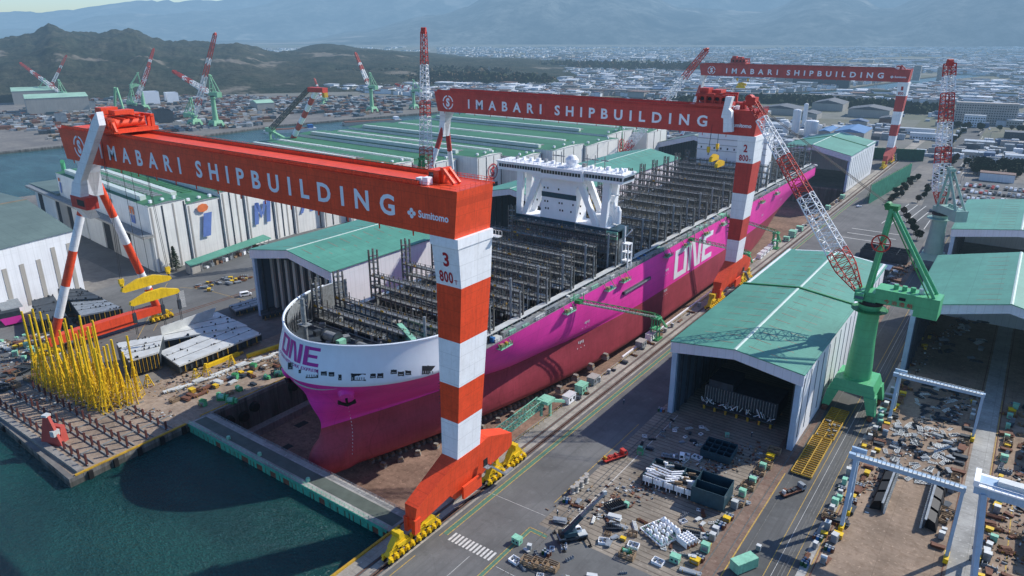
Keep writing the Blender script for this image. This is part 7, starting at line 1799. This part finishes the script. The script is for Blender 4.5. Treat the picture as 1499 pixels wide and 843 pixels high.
for px, py, lab in ((913, 592, 'worker in dark clothes walking on the quay road near the hall shadow'), (816, 756, 'worker standing by the drums at the bottom of the yard'), (1100, 640, 'worker standing in the hall mouth')):
    x, y = at(px, py); person(x, y, 1., lab)

# ------------------------------------------------------------------ netting fences, hedges, trees
def screen(label, pts, h, mt, fr='greend'):
    t = thing('netting_screen', label, 'netting screen', (*pts[0], 0)); O = (*pts[0], 0); mb = MB(); fb = MB()
    for (a, b), (c, d) in zip(pts, pts[1:]):
        n = max(2, int(math.hypot(c-a, d-b)/5.)); L = math.hypot(c-a, d-b); nx, ny = (d-b)/L, -(c-a)/L
        for k in range(n):
            x0, y0_, x1, y1 = a+(c-a)*k/n, b+(d-b)*k/n, a+(c-a)*(k+1)/n, b+(d-b)*(k+1)/n; xm, ym = (x0+x1)/2+nx*.7, (y0_+y1)/2+ny*.7
            mb.face([(x0, y0_, 0), (xm, ym, 0), (xm, ym, h), (x0, y0_, h)], mt); mb.face([(xm, ym, 0), (x1, y1, 0), (x1, y1, h), (xm, ym, h)], mt)
            fb.bar((x0-nx*.5, y0_-ny*.5, 0), (x0-nx*.5, y0_-ny*.5, h+.8), .35, fr); fb.bar((x0-nx*4, y0_-ny*4, 0), (x0-nx*.5, y0_-ny*.5, h*.8), .25, fr)
        fb.bar((a, b, h), (c, d, h), .35, fr)
    mb.build('net', t, O); fb.build('frame', t, O)
screen('long bright green netting screen beside the far quay rails', [(-98, 622), (-88, 752)], 15, 'net')
screen('dark green netting screen enclosing the yard before the parking lot', [(-30, 560), (40, 566)], 12, 'bgreen')
screen('dark grey green netting screen behind the farthest gantry leg', [(-150, 852), (-92, 870)], 12, 'bgreen')
def leafmat(name, c):
    s = NT(name); n = s.noise(.9, 4, .7); n2 = s.noise(.12, 3)
    b = s.mix(s.ramp(n, [(.3, 0.), (.7, 1.)]), dark(c, .45), tuple(x*1.5 for x in c)); b = s.mix(s.ramp(n2, [(.4, 0.), (.7, .5)]), b, (c[0]*1.3, c[1]*.9, c[2]*.8))
    s.color(b); s.rough(.9, 0, .1); return s.m
M['leaf'] = leafmat('broadleaf_foliage', (.045, .062, .030)); M['leafd'] = leafmat('dark_foliage', (.028, .045, .026)); M['leafb'] = leafmat('winter_brown_foliage', (.085, .070, .042)); M['bark'] = mat('tree_bark', (.09, .07, .055), .9)
def crown(mb, cx_, cy, z0, r, h, n, mt, rnd, s_=.9):
    for k in range(n):
        a = rnd.uniform(0, 6.28); u_ = rnd.random()**.45; zz = rnd.uniform(-1, 1); q = math.sqrt(max(0, 1-zz*zz))*u_*(1+.25*math.sin(a*3+zz*4)); x = cx_+math.cos(a)*r*q; y = cy+math.sin(a)*r*q; z = z0+h/2+zz*h/2
        d = Vector((rnd.gauss(0, 1), rnd.gauss(0, 1), rnd.gauss(0, 1))).normalized(); e = d.cross(Vector((rnd.gauss(0, 1), rnd.gauss(0, 1), 1))).normalized(); p = Vector((x, y, z)); f = s_*rnd.uniform(.6, 1.5)
        mb.face([p-d*f, p-e*f*.7, p+d*f, p+e*f*.7], mt)
def tree_proto(label, mt, r, h, n, seed, s_=.9, name='broadleaf_tree'):
    t = thing(name, label, 'tree'); rnd = random.Random(seed); mb = MB(); mb.tube((0, 0, 0), (0, 0, h*.55), .3, 'bark', r1=.15, n=6)
    for k in range(4): a = k*1.6; mb.tube((0, 0, h*.35), (math.cos(a)*r*.5, math.sin(a)*r*.5, h*.65), .13, 'bark', r1=.05, n=4)
    mb.build('trunk', t); mb = MB()
    for k in range(5): a = rnd.uniform(0, 6.28); q = rnd.uniform(0, r*.55); crown(mb, math.cos(a)*q, math.sin(a)*q, h*.3+rnd.uniform(0, h*.2), r*rnd.uniform(.5, .7), h*rnd.uniform(.4, .6), n//5, mt, rnd, s_)
    mb.build('crown', t); return t
TP = [tree_proto('p', 'leaf', 3.6, 8, 420, 1), tree_proto('p', 'leafd', 4., 9, 420, 2), tree_proto('p', 'leafb', 3.4, 7.5, 380, 3)]
TU = [0, 0, 0]; rt = random.Random(12)
def plant(x, y, lab, grp, s=1., k=None):
    k = rt.randrange(3) if k is None else k
    if not TU[k]: o = TP[k]; TU[k] = 1; o.location = (x, y, 0); o['label'] = lab; o.scale = (s,)*3; o['group'] = grp
    else: dup(TP[k], (x, y, 0), rt.uniform(0, 6), lab, s, grp)
for k in range(16): plant(-84+rt.uniform(-3, 3), 630+k*8.5, 'tree in the row between the green netting and the wide road', 'trees beside the green netting', rt.uniform(.5, .8))
for k in range(34): y = 650+k*19; plant(-66-(y > 900)*14-(y-900)*.01*(y > 900)+rt.uniform(-2, 2), y, 'street tree along the wide road', 'street trees along the wide road', rt.uniform(.6, 1.0))
for k in range(46): plant(-52+rt.uniform(0, 50), 828+rt.uniform(-16, 34), 'dark bushy tree in the grove behind the white store', 'trees of the roadside grove', rt.uniform(.9, 1.5), 1)
for k in range(22): plant(-110+rt.uniform(0, 150), 1180+rt.uniform(0, 40), 'tree in front of the long beige apartment slab', 'trees before the apartment slab', rt.uniform(.9, 1.5))
for k in range(5): x, y = at(1322+k*5, 315+k*9); plant(x, y, 'small tree standing by the bend of the rear yard road', 'small trees at the road bend', .8)
# conifer beside the white hall
t = thing('conifer_tree', 'dark bare conifer standing alone against the white hall wall', 'tree', (*at(258, 396), 0)); mb = MB(); mb.tube((0, 0, 0), (0, 0, 15), .3, 'bark', r1=.06, n=6); mb.build('trunk', t); mb = MB(); rnd = random.Random(2)
for k in range(1500): z = 2+12.6*rnd.random()**1.1; q = (15.2-z)*.30*rnd.uniform(.2, 1); a = rnd.uniform(0, 6.28); p = Vector((math.cos(a)*q, math.sin(a)*q, z)); d = Vector((math.cos(a), math.sin(a), -.25))*.7; e = Vector((-math.sin(a), math.cos(a), rnd.uniform(-.3, .3)))*.22; mb.face([p-d, p-e, p+d, p+e], 'leafd')
mb.build('crown', t)
# woodland masses
def woods(name, label, cells, n, rr, hh, mts, seed):
    rnd = random.Random(seed); mb = MB()
    for k in range(n):
        (xa, ya, xb, yb, w_) = rnd.choice(cells); f = rnd.random(); x = xa+(xb-xa)*f+rnd.uniform(-w_, w_); y = ya+(yb-ya)*f+rnd.uniform(-w_, w_)
        r = rnd.uniform(*rr); crown(mb, x, y, -1, r, rnd.uniform(*hh), 16, rnd.choice(mts), rnd, r*.42)
    return mb.build(name, kind='stuff', label=label, cat='woodland')
woods('riverside_wood', 'dark wood massed along the near river bank behind the farthest gantry', [(-560, 1300, -400, 1480, 22), (-400, 1480, -230, 1430, 34), (-250, 1440, -130, 1400, 26)], 620, (5, 10), (10, 17), ['leafd', 'leafd', 'leaf'], 3)
woods('plain_wood', 'dark wooded knolls on the plain below the mountains', [(-1500, 2350, -900, 2480, 90), (-900, 2480, -640, 2300, 50), (-1700, 1500, -1400, 1750, 120), (-1350, 1500, -1050, 1560, 50)], 1500, (9, 17), (16, 30), ['leafd', 'leaf', 'leafb'], 4)
woods('hill_wood', 'mixed winter woodland covering the foot of the hills across the channel', [(-2400, 900, -1900, 1500, 160), (-1900, 1300, -1500, 1500, 90), (-2600, 700, -2200, 1100, 160), (-1500, 1480, -1250, 1420, 60)], 2400, (8, 15), (10, 18), ['leafb', 'leafd', 'leafb', 'leaf'], 5)

# ------------------------------------------------------------------ works and town beyond the yard
bcount = [0]
def bldg(px, py, w, d, h, label, wallm='tank', roofm='lash2', rz=0., name='factory_building', cat='building', gable=0., wins=2, at_=None):
    x, y = at_ if at_ else at(px, py); t = thing(name, label, cat, (x, y, 0), rz); mb = MB(); mb.box(-w/2, 0, 0, w/2, d, h, wallm); mb.build('wall', t); mb = MB()
    if gable: mb.prism([(-w/2-.5, h), (0, h+gable), (w/2+.5, h)], 'y', -.5, d+.5, roofm)
    else: mb.box(-w/2-.4, -.4, h, w/2+.4, d+.4, h+.5, roofm)
    mb.build('roof', t)
    if wins:
        mb = MB(); nf = max(1, int(h/3.6))
        for f in range(nf):
            n = int(w/3.2)
            for k in range(n): mb.box(-w/2+.8+k*3.2, -.06, 1.2+f*3.5, -w/2+2.6+k*3.2, 0, 2.8+f*3.5, 'glass')
            for k in range(int(d/3.6)): mb.box(w/2, .8+k*3.6, 1.2+f*3.5, w/2+.06, 2.6+k*3.6, 2.8+f*3.5, 'glass')
        mb.build('window', t)
    return t
M['apt'] = mat('beige_apartment_wall', (.42, .39, .36), .8); M['tile'] = mat('grey_roof_tile', (.13, .14, .15), .7, var=.3); M['tilb'] = mat('blue_roof_tile', (.09, .15, .25), .6, var=.3); M['tilr'] = mat('brown_roof_tile', (.20, .12, .09), .7, var=.3); M['solar'] = mat('blue_solar_roof', (.10, .22, .42), .4, var=.25); M['roofw'] = mat('pale_metal_roof', (.46, .50, .53), .5, var=.2)
bldg(1440, 182, 78, 16, 30, 'long beige seven storey apartment slab at the right beyond the trees', 'apt', 'apt', R(8), 'apartment_building'); bldg(1425, 186, 26, 12, 16, 'lower white wing in front of the apartment slab', 'tank', 'roofw', R(8), 'apartment_building')
bldg(1365, 205, 52, 12, 7, 'long two storey white office by the wide road, right one', 'tank', 'roofw', R(6), 'office_building'); bldg(1330, 196, 60, 10, 7, 'long white office row behind the nearer offices', 'tank', 'roofw', R(6), 'office_building'); bldg(1440, 262, 0, 0, 0, 'x') if False else None
bldg(1458, 266, 27, 12, 7, 'white windowless store with brown roof edge in the parking lot', 'tank', 'tilr', R(2), wins=0, name='store_building'); bldg(1430, 232, 30, 18, 6, 'low grey shed right of the wide road', 'walln', 'roofw', R(4)); bldg(1432, 215, 30, 16, 6, 'low pale roofed shed farther right of the wide road', 'walln', 'roofw', R(4)); bldg(1490, 240, 24, 14, 8, 'white building cut by the right edge beyond the grove', 'tank', 'roofw', R(4)); bldg(1490, 205, 30, 20, 9, 'dark sided works building at the right edge', 'dsteel', 'tile', R(4)); bldg(1484, 186, 20, 16, 9, 'white roofed works building at the right edge', 'walln', 'roofw', R(4))
bldg(1240, 212, 34, 60, 15, 'grey works hall roofed with blue solar panels', 'walln', 'solar', R(2), gable=4, wins=0); bldg(1205, 205, 14, 50, 11, 'narrow grey hall beside the solar roof', 'walln', 'solar', R(2), gable=2, wins=0)
for i, (px, py, w, d, h, g_, rm, wm, lab) in enumerate(((1210, 162, 50, 60, 12, 6, 'tile', 'walln', 'wide grey roofed mill hall behind the white tanks'), (1270, 172, 60, 50, 12, 5, 'tile', 'walln', 'wide grey roofed mill hall left of the farthest gantry leg'), (1180, 175, 30, 40, 9, 3, 'tile', 'walln', 'smaller grey mill hall beside the white tanks'), (1300, 183, 26, 30, 9, 3, 'tile', 'tilr', 'brown walled hall near the farthest gantry leg'), (1255, 186, 24, 20, 8, 3, 'tilb', 'walln', 'blue walled gabled hall among the mills'), (1140, 168, 60, 50, 10, 5, 'tile', 'walln', 'pale roofed hall over the middle girder end'), (1100, 172, 40, 40, 8, 3, 'roofw', 'walln', 'white roofed hall just behind the middle girder'), (1230, 195, 22, 18, 8, 0, 'roofw', 'tank', 'white plant building right of the tanks'), (1135, 190, 40, 30, 7, 0, 'roofw', 'tank', 'white low plant building left of the tanks'))):
    bldg(px, py, w, d, h, lab, wm, rm, R(3), gable=g_, wins=1 if wm == 'tank' else 0)
for px, py, r, h, lab in ((1163, 198, 5.2, 33, 'tallest white silo tower of the tank plant'), (1176, 188, 3., 34, 'slim white silo behind the tall one'), (1186, 199, 8.5, 20, 'wide white drum tank of the tank plant'), (1150, 196, 4, 16, 'small white tank left of the tall silo'), (1199, 196, 3, 12, 'small white tank right of the wide one')):
    x, y = at(px, py); t = thing('storage_tank', lab, 'tank', (x, y, 0)); mb = MB(); mb.lathe([(r, 0), (r, h-1), (r*.9, h), (.1, h+1)], 0, 0, 'tank', 20); mb.build('shell', t); mb = MB(); mb.bar((r+.3, -1, 0), (r+.3, -1, h), .3, 'steel'); mb.build('ladder', t)
for k, (px, py, lab) in enumerate(((1140, 125, 'cream tower block, left of three by the river'), (1148, 124, 'cream tower block, middle of three by the river'), (1156, 125, 'cream tower block, right of three by the river'), (1340, 118, 'grey tower block beyond the farthest leg'), (1375, 122, 'lone dark apartment tower on the plain'))): bldg(px, py, 18, 14, 34+k*2, lab, 'apt', 'apt', 0, 'tower_block', wins=2)
bldg(1200, 128, 130, 20, 22, 'long low dark factory block across the river', 'dsteel', 'tile', R(3), wins=0)
for i, (px, py, w, d, h, rm, wm, lab) in enumerate(((40, 165, 90, 90, 26, 'roofl', 'walln', 'big pale green roofed shed with grey slatted side over the channel'), (20, 150, 110, 70, 24, 'roofl', 'walln', 'farther pale green roofed shed over the channel'), (372, 160, 44, 30, 12, 'roofl', 'walln', 'small pale green roofed hall in the opposite yard'))):
    bldg(px, py, w, d, h, lab, wm, rm, R(-20), gable=4, wins=0, name='shipyard_shed')
# ship blocks in the opposite yard
ro = random.Random(44)
for i, (px, py, w, d, h, m_, lab) in enumerate(((200, 168, 40, 20, 14, 'dsteel', 'dark ship block under construction in the opposite yard, left'), (240, 178, 46, 22, 16, 'dsteel', 'dark slab sided ship block in the opposite yard'), (130, 160, 34, 20, 12, 'steel', 'grey ship block beside the far green crane'), (160, 190, 44, 16, 18, 'black', 'black hull block behind the orange trolley'), (222, 152, 30, 26, 22, 'cwhite', 'white deckhouse block standing in the opposite yard, left half'), (252, 150, 32, 20, 18, 'cwhite', 'white deckhouse block in the opposite yard, right half'), (118, 146, 18, 12, 10, 'cwhite', 'small white deckhouse among the dark blocks'), (90, 178, 40, 14, 10, 'steel', 'grey stacked block near the channel wall'))):
    cellblock('ship_block', lab, *at(px, py), w, d, h, 5, 2, m_, R(-20), 1.)
def scatter(name, label, cat, polys, n, size, mats_, seed, rz=0., hh=(1, 6)):
    rnd = random.Random(seed); mb = MB()
    for k in range(n):
        (xa, ya, xb, yb, w_) = rnd.choice(polys); f = rnd.random(); x = xa+(xb-xa)*f+rnd.uniform(-w_, w_); y = ya+(yb-ya)*f+rnd.uniform(-w_, w_)
        mb.cbox(x, y, 0, rnd.uniform(*size), rnd.uniform(*size)*.6, rnd.uniform(*hh), rnd.choice(mats_), rz+rnd.choice([0, 1.57])+rnd.uniform(-.06, .06))
    return mb.build(name, kind='stuff', label=label, cat=cat)
scatter('stacked_steel', 'countless stacks of steel plate and parts covering the opposite shipyard', 'stacked steel', [(-1500, 420, -1000, 500, 60), (-1400, 620, -1020, 640, 90), (-1250, 800, -960, 880, 90), (-1150, 950, -920, 1100, 80), (-1500, 760, -1200, 900, 90), (-1020, 420, -940, 640, 20)], 4200, (3, 16), ['steel', 'dsteel', 'rust', 'walln', 'lash2', 'lsteel', 'rust', 'wood', 'bsteel', 'dsteel'], 9, R(-20), (.6, 5))
# town houses
hp = []; rh_ = random.Random(15)
hs_spec = [('tile', 'tank'), ('tilb', 'walln'), ('tilr', 'tank'), ('tile', 'walln'), ('roofw', 'tank'), ('tile', 'apt')]
HL = ['small house with a grey tiled roof and white walls across the river', 'small house with a blue tiled roof across the river', 'small house with a brown tiled roof across the river', 'small house with a grey roof and beige walls across the river', 'small white house with a pale metal roof across the river', 'small house with a dark roof and tan walls across the river']
def house_mb(rm, wm, w=9, d=11, h=5.6):
    mb = MB(); mb.box(-w/2, -d/2, 0, w/2, d/2, h, wm); mb.prism([(-w/2-.6, h), (0, h+2.4), (w/2+.6, h)], 'y', -d/2-.5, d/2+.5, rm)
    for f in (1.2, 3.6):
        for k in (-2.6, 0, 2.6): mb.box(k-.6, -d/2-.06, f, k+.6, -d/2, f+1.1, 'glass')
        for k in (-3, .4): mb.box(w/2, k, f, w/2+.06, k+1.6, f+1.1, 'glass')
    return mb
# nearest ones individually
made = [None]*6
cand = []
for k in range(1500):
    px = rh_.uniform(470, 1510); py = rh_.uniform(98, 150); x, y = at(px, py)
    inriver = any(abs((x-a)*(d-b)-(y-b)*(c-a))/math.hypot(c-a, d-b) < 62 and min(b, d)-30 < y < max(b, d)+30 for a, b, c, d in ((-790, 1150, -780, 1330), (-780, 1320, -570, 1390), (-570, 1380, -455, 1600), (-455, 1600, -355, 1850), (-355, 1850, -268, 2450)))
    if inriver or (x < -620 and y < 1150) or (y < 1200 and x < -300) or (-560 < x < -120 and 1280 < y < 1500) or (x > -330 and y < 1160): continue
    cand.append((y*y+x*x, x, y))
cand.sort()
for _, x, y in cand[:290]:
    k = rh_.randrange(6)
    if made[k] is None: o = house_mb(*hs_spec[k]).build('town_house'); made[k] = o
    else: o = made[k].copy(); col.objects.link(o)
    o.location = (x, y, 0); o.rotation_euler = (0, 0, rh_.choice([.3, 1.87, .1, 1.4])); s_ = rh_.uniform(.8, 1.5); o.scale = (s_, s_*rh_.uniform(.8, 1.6), rh_.uniform(.8, 1.3)); tag(o, HL[k], 'house', HL[k][:40])
mb = MB(); rnd = random.Random(19)
for k in range(27000):
    py = 70+90*rnd.random()**1.9 if k % 3 else rnd.uniform(70, 150); px = rnd.uniform(350, 1640); x, y = at(px, py)
    if y < 1150 or (x < -620 and y < 1400 and x > -760) or (-620 < x < -120 and 1280 < y < 1520): continue
    if px < 640 and py < 96 and mnoise.noise(Vector((x/300, y/300, 0))) < .1: continue
    if mnoise.noise(Vector((x/420, y/420, 3.))) < -.22: continue
    if any(abs((x-a)*(d-b)-(y-b)*(c-a))/math.hypot(c-a, d-b) < 60 and min(b, d)-30 < y < max(b, d)+30 for a, b, c, d in ((-570, 1380, -455, 1600), (-455, 1600, -355, 1850), (-355, 1850, -268, 2450))): continue
    big = rnd.random() < .05; w = rnd.uniform(7, 13)*(2.8 if big else 1); d = w*rnd.uniform(.6, 1.3); h = rnd.uniform(5, 8)*(1.5 if big else 1); r_ = rnd.choice([.3, 1.87, .1])
    if y > 3000: w *= 1.5; d *= 1.5
    mb.cbox(x, y, 0, w, d, h, rnd.choice(['tank', 'tank', 'walln', 'tank', 'apt']), r_); mb.cbox(x, y, h, w*1.06, d*1.06, 1.2, rnd.choice(['tile', 'tile', 'tilb', 'tilr', 'roofw', 'roofw' if big else 'tile', 'tank', 'tank', 'roofw', 'leafd']), r_)
mb.build('distant_town', kind='stuff', label='dense distant town spreading over the plain to the mountain foot', cat='town')
# works clutter between the halls and the river
scatter('works_clutter', 'jumbled plant, sheds and stock filling the works beyond the farthest gantry', 'works plant', [(-420, 900, -140, 920, 60), (-400, 1060, -130, 1100, 70), (-560, 900, -420, 1000, 50), (-60, 900, 60, 1100, 60), (-100, 1300, 60, 1500, 100)], 700, (4, 18), ['tank', 'walln', 'tile', 'roofw', 'steel', 'tilb', 'apt', 'lash2', 'roofw'], 10, .1, (2, 8))
scatter('yard_scrap', 'low scrap and offcuts strewn about the shipyard floors', 'scrap', [(-24, 200, 1, 300, 1.5), (12, 190, 24, 300, 4), (-250, 120, -228, 190, 5), (-340, 96, -320, 118, 16), (-84, 150, -54, 212, 4), (-24, 300, 0, 450, 3), (-296, 84, -232, 112, 3), (-60, 380, -48, 460, 4), (-22, 200, -2, 300, 5), (-88, 150, -54, 212, 6), (12, 190, 30, 300, 6), (-96, 366, -46, 460, 6), (-260, 120, -236, 186, 6)], 3200, (.2, 1.3), ['steel', 'rust', 'wood', 'dsteel', 'lash2', 'lash', 'rust', 'lsteel', 'black', 'wood'], 14, 0, (.08, .55))
# road bridge over the river
t = thing('river_bridge', 'long low grey road bridge crossing the river beyond the middle girder', 'bridge', (-640, 1400, 0)); O_ = (-640, 1400, 0); mb = MB(); a = Vector((-860, 1390, 9)); b = Vector((-300, 1560, 9)); d = (b-a).normalized(); n_ = Vector((-d.y, d.x, 0))*7
mb.hexa([a-n_, b-n_, b+n_, a+n_], [p+Vector((0, 0, 2.4)) for p in (a-n_, b-n_, b+n_, a+n_)], 'conc'); mb.build('deck', t, O_); mb = MB()
for k in range(14): p = a.lerp(b, (k+.5)/14); mb.cbox(p.x, p.y, -4, 4, 10, 13, 'conc', math.atan2(d.y, d.x))
mb.build('pier', t, O_)
# barges at the opposite quay
for px, py, L, m_, lab in ((425, 190, 70, 'lsteel', 'white hulled barge moored at the opposite quay by the striped column crane'), (545, 178, 90, 'walln', 'long pale barge moored at the opposite quay farther up the channel')):
    x, y = at(px, py); t = thing('moored_barge', lab, 'barge', (x, y, -3), R(62)); mb = MB(); mb.prism([(-L/2, 1), (-L/2+4, -1), (L/2-3, -1), (L/2, 4.6), (-L/2, 4)], 'y', -7, 7, m_); mb.build('hull', t); mb = MB(); mb.box(-L/2+2, -6, 4, L/2-12, 6, 5.2, 'rust'); mb.build('hatch_cover', t); mb = MB(); mb.box(L/2-11, -5, 4.4, L/2-4, 5, 9, 'bluec' if L < 80 else 'cwhite'); mb.build('wheelhouse', t)
# pylon like markers near the hill foot
for k, (px, py, h, lab) in enumerate(((1280, 135, 60, 'thin lattice pylon on the plain past the farthest gantry'), (716, 120, 40, 'thin lattice pylon in front of the plain wood'))):
    x, y = at(px, py); mb = MB(); mb.lattice((x, y, 0), (x, y, h), 7, 1.5, 8, lambda q: 'steel', .35); mb.bar((x-8, y, h-6), (x+8, y, h-6), .8, 'steel'); mb.build('pylon', org=(x, y, 0), label=lab, cat='pylon')
# street lamps along the rear road
ml = None
for k in range(14):
    x, y = -46.5, 640+k*34
    if ml is None:
        mb = MB(); mb.tube((0, 0, 0), (0, 0, 11), .18, 'steel', n=6); mb.bar((0, 0, 11), (-2.4, 0, 11.4), .16, 'steel'); mb.cbox(-2.6, 0, 11.2, 1.2, .4, .25, 'lsteel'); ml = mb.build('street_lamp'); o = ml
    else: o = ml.copy(); col.objects.link(o)
    o.location = (x, y, 0); tag(o, 'grey street lamp along the wide road past the parking lot', 'street lamp', 'street lamps along the wide road')

# ------------------------------------------------------------------ light, sky, camera
w = bpy.data.worlds.new('World'); sc.world = w; w.use_nodes = True; n = w.node_tree.nodes; l = w.node_tree.links; n.clear()
wo = n.new('ShaderNodeOutputWorld'); bg = n.new('ShaderNodeBackground'); sky = n.new('ShaderNodeTexSky'); sky.sky_type = 'NISHITA'; sky.sun_disc = False
SEL = R(38.5); sd = Vector((.50, .87, 0)).normalized(); SAZ = math.atan2(sd.x, sd.y)
sky.sun_elevation = SEL; sky.sun_rotation = SAZ; sky.altitude = 100; sky.air_density = 1.0; sky.dust_density = .6; sky.ozone_density = 2.0
bg.inputs['Strength'].default_value = .15; tn = n.new('ShaderNodeMix'); tn.data_type = 'RGBA'; tn.blend_type = 'MULTIPLY'; tn.inputs[0].default_value = 1; tn.inputs[7].default_value = (.76, .94, 1.18, 1); l.new(sky.outputs[0], tn.inputs[6]); l.new(tn.outputs[2], bg.inputs[0]); l.new(bg.outputs[0], wo.inputs[0])
sl = bpy.data.lights.new('sun', 'SUN'); sl.energy = 5.0; sl.angle = R(.55); sl.color = (1., .95, .87); so = bpy.data.objects.new('sun', sl); col.objects.link(so)
dv = Vector((sd.x*math.cos(SEL), sd.y*math.cos(SEL), math.sin(SEL))); so.rotation_euler = dv.to_track_quat('Z', 'Y').to_euler(); so.location = (0, 0, 400)
cam = bpy.data.cameras.new('camera'); cam.sensor_width = 36; cam.lens = F/1499*36; cam.clip_start = 1; cam.clip_end = 60000
co = bpy.data.objects.new('camera', cam); col.objects.link(co); co.location = (0, 0, CH); co.rotation_euler = (math.pi/2-PITCH, 0, HEAD); sc.camera = co
sc.view_settings.view_transform = 'Standard'; sc.view_settings.look = 'None'; sc.view_settings.exposure = 0; sc.view_settings.gamma = 1
for t in ps+TP:
    if 'used' in t: del t['used']
# more stock on the grid floor and block yards: racks, frames and bundles
field(['rpipes', 'pipes', 'grating', 'truss', 'plates', 'crate'], -88, 142, -66, 160, 16, 'on the near part of the grid floor', .8)
field(['grating', 'rpipes', 'crate', 'dplates', 'dtruss', 'plates'], -46, 366, -44, 450, 10, 'on the kerb of the hall road', .8)
